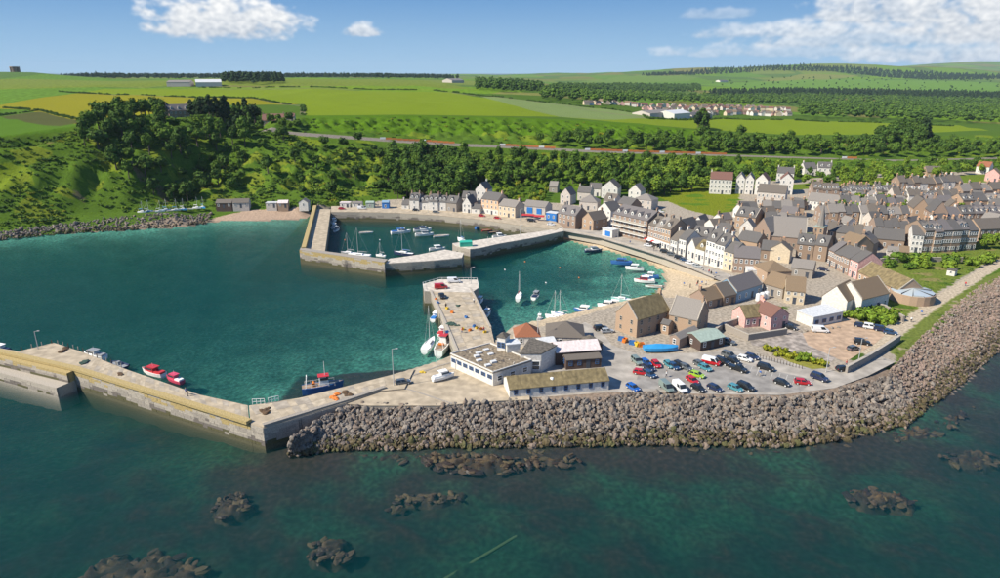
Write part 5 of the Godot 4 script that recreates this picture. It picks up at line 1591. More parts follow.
	for r in range(1, 4):
		var y := 2.35 * r + 0.15
		put(ap, "balcony", box(Vector3(-aw / 2 + 0.3, y, 6.5), Vector3(aw / 2 - 0.3, y + 0.18, 7.9)), mats["white paint"])
		put(ap, "balcony_rail", box(Vector3(-aw / 2 + 0.3, y + 0.18, 7.8), Vector3(aw / 2 - 0.3, y + 1.05, 7.86)), mats["pale stone"])
	terrace("of the tall inn row on beach street", "house", Vector3(64.2, 4.5, -284.4), Vector3(71.3, 4.5, -271.4), 3, 10, ["sandstone", "pink stone"], ["brown slate", "pale slate"], {"eaves": 8.2, "rise": 3.4, "base": "white harl", "rows": 3, "cols": 3, "chim": [0.0, 1.0], "dorm": 1})
	terrace("after the tall inn row on beach street", "inn", Vector3(71.3, 4.5, -270.5), Vector3(75.1, 4.5, -263.1), 2, 9, ["white harl"], ["brown slate", "slate"], {"eaves": 5.8, "rise": 3.0, "rows": 2, "cols": 3})
	one("white cottage with its gable to the beach street", Vector3(76.1, 4.5, -262.5), Vector3(78, 4.5, -258.2), 8, {"across": true, "eaves": 4.4, "rise": 3.4, "wall": "white harl", "roof": "pale slate", "cols": 2})
	one("white cottage with lichened roof next to the three-storey white pair", Vector3(78, 4.5, -257.9), Vector3(80.3, 4.5, -253.7), 7.5, {"eaves": 4.6, "rise": 3.0, "wall": "white harl", "roof": "lichen roof", "cols": 3, "dorm": 1})
	terrace("of the white three-storey pair on beach street", "house", Vector3(80.4, 4.5, -253.4), Vector3(84.9, 4.5, -245.1), 2, 9, ["white harl"], ["slate"], {"eaves": 8.4, "rise": 3.8, "rows": 3, "cols": 3, "dorm": 1, "chim": [0.0, 1.0]})
	one("narrow stone house between the white pair and brick house", Vector3(84.9, 4.5, -244.8), Vector3(87.3, 4.5, -241), 9, {"eaves": 6.8, "rise": 3.4, "wall": "cream harl", "roof": "slate", "cols": 2, "rows": 3, "chim": [0.0]})
	one("broad brownish house with skylights at the end of beach street", Vector3(86.8, 4.5, -239), Vector3(95.3, 4.5, -236.2), 10, {"eaves": 6.0, "rise": 3.2, "wall": "pink stone", "roof": "purple slate", "cols": 5, "rows": 2, "chim": [1.0]})
	one("low white garage row below the brownish beach street house", Vector3(89.9, 4.5, -232.4), Vector3(96.7, 4.5, -231.1), 5, {"eaves": 2.7, "rise": 0.0, "wall": "white harl", "roof": "white roof", "cols": 5, "rows": 1}, "garage", "garage")
	# upper village behind the beach street
	for e in [
		["grey gabled house highest on the left of the village", Vector3(33.7, 5.59, -370.8), Vector3(39, 5.6, -367.7), 8, {"across": true, "eaves": 5.6, "rise": 3.6, "wall": "grey harl"}],
		["ruined grey stone outhouse by the village trees", Vector3(29.74, 6.84, -403.4), Vector3(34.5, 6.52, -401.6), 5, {"eaves": 4.0, "rise": 2.6, "wall": "grey stone", "roof": "pale slate"}],
		["white house with brown roof under the village trees", Vector3(58.7, 6.38, -385.3), Vector3(67.4, 6.48, -381.5), 9, {"across": true, "eaves": 6.4, "rise": 4.0, "wall": "white harl", "roof": "brown slate"}],
		["grey pyramid-roofed house in the middle of the village", Vector3(42.7, 5.35, -356), Vector3(51.9, 5.46, -352.7), 9, {"hip": true, "eaves": 4.4, "rise": 3.2, "wall": "grey harl", "roof": "pale slate"}],
		["pale house left of the brown-roofed house under the trees", Vector3(44.3, 6.05, -380.7), Vector3(51.3, 6.07, -377.4), 7, {"eaves": 4.8, "rise": 3.0, "wall": "grey harl", "chim": [0.0, 1.0]}],
		["small white house at the back of the village by trees", Vector3(52.5, 6.45, -391.6), Vector3(58.8, 6.49, -389.7), 7, {"eaves": 4.6, "rise": 2.8, "wall": "white harl"}],
		["white house with two gables right of brown-roofed house", Vector3(73.1, 6.53, -378), Vector3(79.2, 6.6, -374.5), 9, {"across": true, "eaves": 5.6, "rise": 3.4, "wall": "white harl", "roof": "pale slate"}],
		["broad pale house above the flats with balconies", Vector3(71.5, 5.95, -354.4), Vector3(79.9, 6.02, -348.5), 9, {"hip": true, "eaves": 5.6, "rise": 2.6, "wall": "grey harl", "roof": "pale slate"}],
		["brown-roofed house between village and flats with balconies", Vector3(55.6, 5.62, -356), Vector3(60.9, 5.62, -351.9), 8, {"eaves": 5.0, "rise": 3.2, "wall": "grey harl", "roof": "brown slate", "dorm": 1}],
		["dark slated house wedged behind the flats with balconies", Vector3(61.1, 5.43, -343.5), Vector3(66.5, 5.39, -336), 8, {"eaves": 6.0, "rise": 3.0, "wall": "brown stone"}],
		["dark stone gable behind the tall inn row", Vector3(78.4, 4.71, -292.9), Vector3(82.5, 4.71, -288.2), 9, {"across": true, "eaves": 5.0, "rise": 4.0, "wall": "brown stone", "roof": "slate"}],
		["small white gabled house below the rough grass field", Vector3(89.9, 5.25, -305.7), Vector3(93.7, 5.24, -302.6), 8, {"across": true, "eaves": 4.0, "rise": 3.0, "wall": "white harl"}],
		["long slated cottage behind the white gabled cottage", Vector3(83.3, 4.62, -283), Vector3(89.2, 4.6, -277.8), 8, {"eaves": 4.2, "rise": 3.2, "wall": "grey stone", "roof": "slate", "dorm": 2}],
		["low white-fronted shed below the rough grass field", Vector3(97.8, 5.3, -302.4), Vector3(104.5, 5.35, -300.1), 7, {"eaves": 3.0, "rise": 2.0, "wall": "white harl", "roof": "brown slate"}],
		["slated house between the rough field and narrow stone house", Vector3(93, 4.78, -283.3), Vector3(98.4, 4.77, -279.8), 9, {"eaves": 5.0, "rise": 3.4, "wall": "sandstone", "roof": "slate", "chim": [0.0, 1.0]}],
		["rust-brown hall with big gable beside the rough field", Vector3(110.7, 5.67, -309.1), Vector3(117.9, 5.64, -302.9), 11, {"eaves": 6.2, "rise": 3.6, "wall": "sandstone", "roof": "slate", "dorm": 2, "chim": [0.0], "skew": true}],
		["slated house directly left of the church", Vector3(99.7, 4.64, -273.4), Vector3(105.8, 4.57, -267), 9, {"eaves": 4.4, "rise": 3.2, "wall": "sandstone", "roof": "slate", "chim": [0.0, 1.0]}],
		["slated house on the corner below the church", Vector3(103.5, 4.5, -256.4), Vector3(109.9, 4.5, -253.4), 8, {"eaves": 4.4, "rise": 3.0, "wall": "brown stone", "roof": "slate", "chim": [1.0]}],
		["tan-roofed corner building at the end of the beach street", Vector3(93.8, 4.5, -224.5), Vector3(102.8, 4.5, -225.6), 10, {"eaves": 4.4, "rise": 2.8, "wall": "sandstone", "roof": "brown tile", "hip": true}],
		["dark slated row house under the church spire", Vector3(118.7, 4.56, -259.2), Vector3(124.2, 4.53, -256.3), 9, {"eaves": 6.0, "rise": 3.4, "wall": "brown stone", "roof": "slate", "dorm": 2, "chim": [0.0, 1.0]}],
		["dark slated house right of the one under the spire", Vector3(124.4, 4.53, -256.3), Vector3(128.1, 4.5, -253.4), 9, {"eaves": 6.4, "rise": 3.2, "wall": "brown stone", "roof": "slate", "dorm": 1}],
		["grey-roofed yard building below the spire", Vector3(106.3, 4.5, -234.3), Vector3(112.7, 4.5, -230.5), 8, {"eaves": 3.4, "rise": 2.4, "wall": "grey stone", "roof": "pale slate"}]]:
		one(e[0], e[1], e[2], e[3], e[4])
	# church with a thin spire
	var ch := one("pink sandstone church with long slate roof", Vector3(114.5, 4.91, -275.7), Vector3(127.2, 4.91, -270.6), 15, {"eaves": 5.0, "rise": 7.0, "wall": "pink stone", "roof": "pale slate", "cols": 8, "rows": 1, "win": "stone_window", "door": 99, "skew": true}, "church", "church")
	one("gabled transept of the church at its left end", Vector3(109.4, 4.98, -281.6), Vector3(114, 4.88, -275), 12, {"across": true, "eaves": 6.5, "rise": 5.5, "wall": "pink stone", "roof": "pale slate", "cols": 3, "rows": 2, "win": "stone_window", "door": 99}, "transept", "church")
	var sp := one("square church tower with thin grey spire and copper base", Vector3(132.8, 5.11, -276.7), Vector3(135.9, 5.07, -274.2), 6.5, {"eaves": 8.4, "rise": 0.0, "wall": "sandstone", "roof": "green metal", "cols": 2, "rows": 3, "win": "stone_window", "door": 99}, "church_spire", "spire")
	st = begin()
	for k in 8:
		var p := TAU * k / 8
		var q := TAU * (k + 1) / 8
		tri(st, Vector3(cos(p) * 1.7, 8.6, sin(p) * 1.7), Vector3(0, 18.5, 0), Vector3(cos(q) * 1.7, 8.6, sin(q) * 1.7))
	put(sp, "spire", done(st), mats["pale slate"])
	# flats on the terrace above the rough field
	for e in [
		["white three-storey flats with reddish roof at the left of terrace", Vector3(123.2, 7.93, -391.6), Vector3(135, 7.99, -387.9), 11, {"eaves": 8.6, "rise": 3.6, "wall": "white harl", "roof": "red tile", "cols": 6, "rows": 3, "chim": [0.0]}],
		["white gabled flats, left of the pair with small windows", Vector3(138.2, 8.1, -390.6), Vector3(142.6, 8.11, -388.9), 11, {"across": true, "eaves": 8.6, "rise": 3.0, "wall": "white harl", "roof": "pale slate", "cols": 2, "rows": 3}],
		["white gabled flats, right of the pair with small windows", Vector3(142.9, 8.11, -388.9), Vector3(147.2, 8.12, -387.1), 11, {"across": true, "eaves": 8.6, "rise": 3.0, "wall": "white harl", "roof": "pale slate", "cols": 2, "rows": 3}],
		["pale flats with reddish roof behind the brown-roofed block", Vector3(148.1, 8.13, -387.1), Vector3(153.9, 8.11, -383.8), 10, {"across": true, "eaves": 8.6, "rise": 3.6, "wall": "white harl", "roof": "red tile", "cols": 2, "rows": 3}],
		["pale block with brown roof standing forward of the flats", Vector3(139.9, 7.36, -361.3), Vector3(152.4, 7.31, -354.3), 10, {"eaves": 7.0, "rise": 3.6, "wall": "grey harl", "roof": "brown slate", "cols": 7, "rows": 2}],
		["tall pale gabled flats at the right end of the terrace", Vector3(162.9, 8.31, -387.7), Vector3(169.4, 8.3, -385.1), 10, {"across": true, "eaves": 8.6, "rise": 3.4, "wall": "white harl", "roof": "red tile", "cols": 2, "rows": 3}],
		["white slate-roofed house above the flats on the slope", Vector3(175.8, 9.52, -425.3), Vector3(185, 9.49, -421.4), 9, {"eaves": 6.0, "rise": 3.2, "wall": "white harl", "roof": "slate", "cols": 4, "rows": 2, "chim": [0.0, 1.0]}],
		["white villa in the trees above the terraces, its left half", Vector3(202.5, 10.97, -446.2), Vector3(210.4, 10.86, -446), 9, {"eaves": 5.0, "rise": 3.2, "wall": "white harl", "chim": [0.0]}],
		["white villa in the trees above the terraces, its right half", Vector3(210.1, 10.67, -443.6), Vector3(218.1, 10.4, -440.9), 9, {"eaves": 6.0, "rise": 3.2, "wall": "white harl", "dorm": 2, "chim": [1.0]}],
		["white hall with dark roof and rows of small windows", Vector3(161.4, 7.21, -347.9), Vector3(172.7, 7.02, -338.2), 10, {"eaves": 5.0, "rise": 3.4, "wall": "white harl", "roof": "pale slate", "cols": 9, "rows": 2}],
		["dark roofed house among gardens at the foot of the woods", Vector3(277.8, 10.46, -436.1), Vector3(286.7, 10.35, -434.7), 9, {"eaves": 4.0, "rise": 3.4, "wall": "sandstone", "roof": "brown slate"}],
		["white house with orange roof at the far right edge", Vector3(323.7, 10.79, -456.9), Vector3(328.7, 10.58, -451.2), 9, {"eaves": 5.0, "rise": 3.0, "wall": "white harl", "roof": "orange tile"}],
		["pink gabled house near the far right edge", Vector3(309.2, 9.94, -426.7), Vector3(314.6, 9.75, -421.7), 9, {"across": true, "eaves": 5.0, "rise": 3.2, "wall": "pink harl", "roof": "brown tile"}],
		["white bay-fronted house at the left end of the tenement", Vector3(169.1, 5.02, -266.9), Vector3(173, 4.98, -265.4), 9, {"eaves": 7.4, "rise": 3.2, "wall": "white harl", "roof": "slate", "cols": 3, "rows": 3}],
		["long lichened roof running down to the round building", Vector3(128.1, 4.5, -228.7), Vector3(130.1, 4.5, -207), 8.5, {"eaves": 3.4, "rise": 3.4, "wall": "sandstone", "roof": "lichen roof", "cols": 8, "rows": 1, "skew": true}],
		["brick-red house standing among yards behind the diagonal row", Vector3(144.9, 4.72, -258.6), Vector3(147, 4.68, -256.4), 8, {"across": true, "eaves": 6.0, "rise": 1.2, "wall": "pink stone", "roof": "brown slate"}],
		["tan-roofed house at the head of the diagonal row", Vector3(136.3, 4.74, -261.6), Vector3(138.6, 4.54, -253.2), 9, {"eaves": 6.6, "rise": 3.4, "wall": "sandstone", "roof": "brown tile"}],
		["dark slated warehouse in the yards left of the tenement", Vector3(157.7, 5.22, -274.5), Vector3(168.2, 5.1, -269.9), 9, {"eaves": 4.0, "rise": 3.6, "wall": "brown stone", "roof": "slate"}],
		["low grey-roofed garage in the gardens below the tenement", Vector3(155.5, 4.82, -259.7), Vector3(159.2, 4.77, -257.7), 6, {"eaves": 2.6, "rise": 1.4, "wall": "grey harl", "roof": "pale slate"}],
		["small brick cottage in the gardens below the tenement", Vector3(159.4, 4.77, -257.7), Vector3(162.4, 4.73, -256.3), 6, {"eaves": 2.8, "rise": 1.8, "wall": "pink stone", "roof": "brown tile"}],
		["gabled brown school block in the middle of the town roofs", Vector3(199.7, 6.56, -318.4), Vector3(206.2, 6.51, -316.4), 12, {"across": true, "eaves": 7.0, "rise": 4.5, "wall": "sandstone", "roof": "brown slate"}],
		["twin-gabled stone house right of the brown school block", Vector3(201.3, 6.21, -306.7), Vector3(207.7, 6.16, -304.8), 11, {"across": true, "eaves": 7.6, "rise": 5.0, "wall": "pink stone", "roof": "slate", "chim": [1.0]}],
		["long brown tenement roof at the right edge above the park", Vector3(206.7, 5.43, -280.7), Vector3(232.9, 5.56, -285.6), 10, {"eaves": 6.0, "rise": 3.6, "wall": "sandstone", "roof": "brown slate"}]]:
		one(e[0], e[1], e[2], e[3], e[4])
	var warm := ["sandstone", "pink stone", "brown stone", "grey stone"]
	var roofs := ["slate", "slate", "brown slate", "pale slate", "purple slate"]
	terrace("in the pink row at the foot of the woods", "house", Vector3(175.7, 8.02, -373), Vector3(189.4, 8.07, -371.1), 3, 8, ["pink harl", "pink stone"], ["brown slate"], {"dorm_some": 0.6})
	terrace("in the white dormered row at the foot of the woods", "house", Vector3(189.7, 8.07, -371.1), Vector3(206, 8.14, -370.7), 5, 8, ["white harl"], ["slate", "brown slate"], {"dorm": 2, "eaves": 4.4, "chim": [0.0, 1.0], "stack": "sandstone"})
	terrace("in the mixed row right of white dormered row", "house", Vector3(206.3, 8.14, -370.7), Vector3(221.3, 8.15, -369.1), 5, 8, ["white harl", "grey stone", "cream harl"], ["slate"], {"dorm_some": 0.7, "eaves": 4.6})
	terrace("in the upper row below the far right trees", "house", Vector3(235.9, 8.99, -394.1), Vector3(275.4, 9.18, -396.6), 9, 8, ["sandstone", "grey harl", "white harl", "brown stone"], ["slate", "brown slate"], {"eaves": 4.6})
	terrace("in the white row in front of that upper right row", "house", Vector3(214.8, 7.89, -361.4), Vector3(250, 7.98, -360.9), 9, 7.5, ["white harl", "grey harl", "white harl"], ["slate", "brown slate"], {"eaves": 3.8, "dorm_some": 0.5})
	terrace("in the row below the red-roofed right edge houses", "house", Vector3(258.3, 8.34, -371.2), Vector3(295.6, 8.44, -377), 6, 8, warm, roofs, {"eaves": 5.0})
	terrace("in the row crossing at the right edge of town", "house", Vector3(241.2, 7.42, -344.1), Vector3(278.3, 7.53, -346.3), 6, 9, ["white harl", "sandstone", "cream harl"], roofs, {"eaves": 4.4, "dorm_some": 0.6})
	terrace("in the long pink row behind the church", "house", Vector3(154, 6.29, -315.1), Vector3(171.6, 6.33, -313.8), 5, 9, ["pink stone", "sandstone"], ["brown slate", "slate", "pale slate"], {"eaves": 5.4})
	terrace("in the stone row right of long pink row", "house", Vector3(172.1, 6.31, -312.8), Vector3(193.7, 6.32, -310.6), 6, 9, ["sandstone", "brown stone", "white harl"], ["slate", "brown slate", "pale slate"], {"eaves": 5.6, "dorm_some": 0.4})
	terrace("in the stone row behind the twin-gabled house", "house", Vector3(211.7, 6.33, -310.5), Vector3(252.9, 6.54, -316.2), 6, 9, ["sandstone", "pink stone", "white harl"], ["slate", "purple slate"], {"eaves": 5.2, "dorm_some": 0.4})
	terrace("of the big grey tenement facing the sea", "house", Vector3(173.4, 4.98, -265.4), Vector3(197.7, 5.09, -269.1), 6, 11, ["grey stone", "brown stone"], ["slate", "purple slate", "brown slate"], {"eaves": 9.2, "rise": 3.6, "rows": 3, "cols": 4, "chim": [0.0, 1.0], "dorm_some": 0.4})
	terrace("in the diagonal row above the white gabled houses", "house", Vector3(126.8, 4.5, -249.1), Vector3(128.1, 4.5, -229.9), 4, 9, ["pink stone", "pink harl"], ["slate", "purple slate"], {"eaves": 6.4, "rise": 3.2, "rows": 2, "cols": 3})
	terrace("in the slated row right of the church spire", "house", Vector3(141.3, 5.29, -281.2), Vector3(156.8, 5.22, -274.5), 5, 9, ["brown stone", "sandstone", "grey stone", "cream harl"], ["slate", "pale slate", "brown slate"], {"eaves": 5.6})
	terrace("in the back row between hall and pink row", "house", Vector3(174.7, 7.03, -338.1), Vector3(207.1, 7.11, -336.4), 7, 8, ["sandstone", "grey harl", "white harl"], roofs, {"eaves": 4.8})
	terrace("in the short row left of white hall", "house", Vector3(132.7, 6.55, -332.9), Vector3(151.2, 6.6, -327.7), 4, 9, ["sandstone", "grey harl", "brown stone"], ["slate", "pale slate"], {"eaves": 4.6})
	terrace("in the slated row behind church roof", "house", Vector3(122.5, 5.69, -302.7), Vector3(140.1, 5.73, -298.5), 4, 9, warm, ["slate", "pale slate"], {"eaves": 4.6})
	terrace("in the row under slate roofs right of tan-roofed house", "house", Vector3(166.2, 5.63, -289.1), Vector3(180.3, 5.61, -287.3), 4, 8, warm, ["slate"], {"eaves": 4.6})
	# infill between the streets
	var spots := scatter(PackedVector2Array([Vector2(87.3, -299.3), Vector2(116.8, -333.7), Vector2(161.4, -355.2), Vector2(221.5, -366.5), Vector2(286, -379.5), Vector2(219.3, -276), Vector2(169, -269.9), Vector2(144.8, -253.1), Vector2(130, -253.4), Vector2(105.3, -250.5), Vector2(101.6, -276.4)]), 9.0, 260)
	var list := []
	for q in spots:
		var ok := true
		for b in built:
			if q.distance_to(b[0]) < b[1] + 3.4:
				ok = false
				break
		if ok:
			list.append(q)
			built.append([q, 4.5])
	list.sort_custom(func(a, b): return a.x / -a.y < b.x / -b.y)
	for i in list.size():
		var q: Vector2 = list[i]
		var turn: float = [-0.35, 0.1, 1.2, -0.9][rng.randi() % 4] + rng.randf_range(-0.15, 0.15)
		var dv := Vector3(cos(turn), 0, sin(turn)) * rng.randf_range(2.6, 4.2)
		var c := Vector3(q.x, 0, q.y)
		var wl: String = ["sandstone", "white harl", "grey harl", "white harl", "cream harl", "pink stone"][rng.randi() % 6]
		one("small %s house, %s from left among the infill roofs of the town" % [wl.replace(" harl", ""), ordinal(i)], c - dv, c + dv, rng.randf_range(5.5, 7.5), {"eaves": rng.randf_range(2.8, 5.6), "rise": rng.randf_range(2.0, 3.4), "wall": wl, "roof": roofs[rng.randi() % 5], "chim": [float(rng.randi() % 2)], "across": rng.randf() < 0.4, "stack": "brown stone"})
	# shore huts on the left
	for e in [["dark timber hut on the shore, left of the pair behind shingle", Vector3(-156.4, 4.74, -363.4), Vector3(-147.8, 4.68, -363.7), 6, {"eaves": 2.8, "rise": 1.6, "wall": "dark wood", "roof": "brown slate"}], ["grey timber hut on the shore, right of the pair", Vector3(-147.2, 4.68, -363.7), Vector3(-138.8, 4.66, -365), 6, {"eaves": 2.8, "rise": 1.8, "wall": "grey harl", "roof": "brown slate"}],
		["little white gabled hut at the root of the inner pier", Vector3(-111.5, 4.5, -366.1), Vector3(-106.5, 4.5, -366.1), 5, {"across": true, "eaves": 2.8, "rise": 1.8, "wall": "white harl", "roof": "pale slate"}], ["brown boat hut beside the white hut on the shingle", Vector3(-122.9, 4.51, -365.2), Vector3(-117.5, 4.5, -365.8), 5, {"eaves": 2.6, "rise": 1.2, "wall": "sandstone", "roof": "pale metal"}],
		["pale flat hut left of the brown boat hut", Vector3(-129.6, 4.59, -365.4), Vector3(-123.6, 4.54, -365.6), 4, {"eaves": 2.6, "rise": 0.0, "wall": "grey harl", "roof": "white roof"}], ["white shelter first along the quay from the pier", Vector3(-88.4, 4.5, -364.7), Vector3(-82.9, 4.5, -364.7), 4, {"eaves": 2.8, "rise": 0.0, "wall": "white harl", "roof": "pale metal"}],
		["white shelter second along the quay from the pier", Vector3(-81.8, 4.5, -364.7), Vector3(-76.3, 4.5, -364.7), 4, {"eaves": 2.8, "rise": 0.6, "wall": "white harl", "roof": "pale slate"}], ["green hut on the quay left of the blue hut", Vector3(-73.8, 4.5, -363.2), Vector3(-69.4, 4.5, -363.2), 4, {"eaves": 3.2, "rise": 0.6, "wall": "green metal", "roof": "green metal"}],
		["blue hut on the quay left of the white cottages", Vector3(-64.7, 4.5, -361.8), Vector3(-60.9, 4.5, -361.8), 4, {"eaves": 3.6, "rise": 0.8, "wall": "bright blue", "roof": "blue paint"}]]:
		one(e[0], e[1], e[2], e[3], e[4], "shore_hut", "hut")
	# houses and sheds on the plateau
	for e in [["big pinkish farmhouse among trees on the plateau edge", Vector3(-226.5, 45.6, -471.5), Vector3(-215.8, 44.7, -481.3), 12, {"eaves": 6.0, "rise": 4.0, "wall": "pink stone", "roof": "slate", "chim": [0.0, 1.0], "dorm": 3}], ["reddish house with garden wall on the plateau edge", Vector3(-168.4, 42, -485.1), Vector3(-153.6, 41.5, -487.6), 11, {"eaves": 5.6, "rise": 4.2, "wall": "sandstone", "roof": "red tile", "chim": [0.0, 1.0], "dorm": 2}],
		["pale wing of the reddish plateau house", Vector3(-152.5, 41.2, -486.3), Vector3(-145.8, 41, -487.4), 7, {"eaves": 3.0, "rise": 2.0, "wall": "cream harl", "roof": "red tile"}]]:
		one(e[0], e[1], e[2], e[3], e[4])
	for e in [["long grey farm shed on the skyline field, left one", Vector3(-478.8, 58.6, -1002), Vector3(-448.1, 58.5, -1008), 26, {"eaves": 6, "rise": 3, "wall": "grey harl", "roof": "pale slate", "cols": 0, "rows": 0, "sides": []}], ["long pale farm shed on the skyline field, right one", Vector3(-440.9, 58.4, -1011), Vector3(-408.8, 58.2, -1025), 26, {"eaves": 6, "rise": 4, "wall": "white harl", "roof": "white roof", "cols": 0, "rows": 0, "sides": []}],
		["grey farm shed beside the housing estate", Vector3(152.8, 33.3, -700.5), Vector3(182.3, 31.1, -728.8), 22, {"eaves": 5, "rise": 2.5, "wall": "grey harl", "roof": "pale slate", "cols": 0, "rows": 0, "sides": []}], ["white farm shed in front of the housing estate", Vector3(178.9, 31, -706.3), Vector3(201.8, 29.21, -729.5), 22, {"eaves": 6, "rise": 3, "wall": "white harl", "roof": "white roof", "cols": 0, "rows": 0, "sides": []}], ["long low farm shed right of white farm shed", Vector3(205.1, 28.95, -733.7), Vector3(233.8, 27.25, -757.3), 20, {"eaves": 5, "rise": 2.5, "wall": "grey harl", "roof": "slate", "cols": 0, "rows": 0, "sides": []}],
		["far farm on the hill field", Vector3(937.8, 42.5, -2977), Vector3(976.9, 42.4, -2992), 30, {"eaves": 6, "rise": 4, "wall": "white harl", "roof": "slate", "cols": 0, "rows": 0, "sides": []}],
		["far steading beside the hilltop wood", Vector3(-106.3, 57.1, -1547), Vector3(-81.9, 56.6, -1589), 26, {"eaves": 6, "rise": 4, "wall": "grey harl", "roof": "pale slate", "cols": 0, "rows": 0, "sides": []}]]:
		one(e[0], e[1], e[2], e[3], e[4], "farm_shed", "farm building")

# ---------------------------------------------------------------- trees
var crowns := []
var trunks := []
var leaf_mats := []

# a crown of leafy clumps about 10 m tall; kind 0 broad, 1 tall oval, 2 pine, 3 shrub
func crown_mesh(seed_of: int, kind: int, leaves: int) -> ArrayMesh:
	var r := RandomNumberGenerator.new()
	r.seed = seed_of
	var lobes := []
	var n: int = [15, 13, 12, 9][kind]
	for i in n:
		var p := Vector3.ZERO
		var s := 1.0
		if kind == 2:
			var t := i / float(n - 1)
			p = Vector3(r.randf_range(-1, 1) * 1.9 * (1.1 - t), 2.4 + t * 6.6, r.randf_range(-1, 1) * 1.9 * (1.1 - t))
			s = lerpf(1.6, 0.7, t)
		elif kind == 3:
			p = Vector3(r.randf_range(-1, 1) * 2.6, r.randf_range(0.6, 1.9), r.randf_range(-1, 1) * 2.2)
			s = r.randf_range(0.9, 1.5)
		else:
			var d := Vector3(r.randfn(), r.randfn(), r.randfn()).normalized() * r.randf_range(0.45, 1.0)
			p = Vector3(d.x * 2.7, 5.8 + d.y * 2.5, d.z * 2.7) if kind == 0 else Vector3(d.x * 1.9, 5.9 + d.y * 3.0, d.z * 1.9)
			s = r.randf_range(1.1, 1.9)
		lobes.append([p, s])
	var st := SurfaceTool.new()
	st.begin(Mesh.PRIMITIVE_TRIANGLES)
	# knobbly inner masses keep the crown from being hollow
	for l in lobes:
		var tone := r.randf_range(0.75, 1.0)
		st.set_color(Color(tone, tone, tone))
		var m := 6
		var grid := []
		for j in m / 2 + 2:
			var row := []
			for i in m:
				var th := PI * j / (m / 2.0 + 1.0)
				var ph := TAU * i / m
				row.append(l[0] + Vector3(sin(th) * cos(ph), cos(th) * 0.85, sin(th) * sin(ph)) * l[1] * 0.78 * r.randf_range(0.75, 1.15))
			grid.append(row)
		for j in grid.size() - 1:
			for i in m:
				var k := (i + 1) % m
				st.set_smooth_group(-1)
				tri(st, grid[j][i], grid[j][k], grid[j + 1][i])
				tri(st, grid[j][k], grid[j + 1][k], grid[j + 1][i])
	for i in leaves:
		var l: Array = lobes[r.randi() % n]
		var d := Vector3(r.randfn(), r.randfn() * 0.9 + 0.2, r.randfn()).normalized()
		var p: Vector3 = l[0] + d * l[1] * r.randf_range(0.75, 1.15)
		var s := r.randf_range(0.28, 0.62)
		var u := (d.cross(Vector3(r.randfn(), r.randfn(), r.randfn()))).normalized()
		var v := (d * r.randf_range(-0.4, 0.4) + d.cross(u)).normalized()
		u = (u + d * r.randf_range(-0.5, 0.5)).normalized()
		var tone := r.randf_range(0.6, 1.25)
		st.set_color(Color(tone * r.randf_range(0.85, 1.25), tone, tone * r.randf_range(0.7, 1.0)))
		tri(st, p - u * s - v * s * 0.5, p + v * s, p + u * s - v * s * 0.5)
		tri(st, p - u * s - v * s * 0.5 + d * s * 0.4, p + u * s * 0.3 - v * s, p + v * s * 0.6 + d * s * 0.3)
	st.generate_normals()
	return st.commit()

func trunk_mesh(seed_of: int, kind: int) -> ArrayMesh:
	var r := RandomNumberGenerator.new()
	r.seed = seed_of
	var st := begin()
	if kind == 3:
		for i in 3:
			add_tube(st, Vector3(0, -0.6, 0), Vector3(r.randf_range(-1.2, 1.2), 1.3, r.randf_range(-1, 1)), 0.1, 0.04, 5)
		return done(st)
	add_tube(st, Vector3(0, -1.5, 0), Vector3(0.1, 3.2, 0), 0.36, 0.24, 7)
	add_tube(st, Vector3(0.1, 3.1, 0), Vector3(0, 7.6, 0.1), 0.24, 0.08, 6)
	for i in 4:
		var a := TAU * (i + r.randf()) / 4
		add_tube(st, Vector3(0.05, 2.8 + 0.5 * i, 0), Vector3(cos(a) * 1.8, 4.8 + 0.6 * i, sin(a) * 1.8), 0.14, 0.05, 5)
	return done(st)

func leaf_mat(called: String, c: Color) -> StandardMaterial3D:
	var m := mat(called, c, 0.85)
	m.vertex_color_use_as_albedo = true
	m.metallic_specular = 0.25
	m.backlight_enabled = true
	m.backlight = Color(0.10, 0.14, 0.02)
	return m

func multi(parent: Node, called: String, mesh: Mesh, m: Material, xfs: Array) -> void:
	var mm := MultiMesh.new()
	mm.transform_format = MultiMesh.TRANSFORM_3D
	mm.mesh = mesh
	mm.instance_count = xfs.size()
	for i in xfs.size():
		mm.set_instance_transform(i, xfs[i])
	var mi := MultiMeshInstance3D.new()
	mi.name = called
	mi.multimesh = mm
	mi.material_override = m
	parent.add_child(mi, true)
	tag(mi, "", "", "", "stuff")

# scatter points inside an outline, at least gap apart
func scatter(p: PackedVector2Array, gap: float, most: int) -> PackedVector2Array:
	var lo := p[0]
	var hi := p[0]
	for a in p:
		lo = lo.min(a)
		hi = hi.max(a)
	var cells := {}
	var out := PackedVector2Array()
	var tries := 0
	while out.size() < most and tries < most * 12:
		tries += 1
		var q := Vector2(rng.randf_range(lo.x, hi.x), rng.randf_range(lo.y, hi.y))
		if not Geometry2D.is_point_in_polygon(q, p):
			continue
		var c := Vector2i((q / gap).floor())
		var ok := true
		for dx in [-1, 0, 1]:
			for dy in [-1, 0, 1]:
				var k := c + Vector2i(dx, dy)
				if cells.has(k) and q.distance_to(cells[k]) < gap:
					ok = false
		if ok:
			cells[c] = q
			out.append(q)
	return out

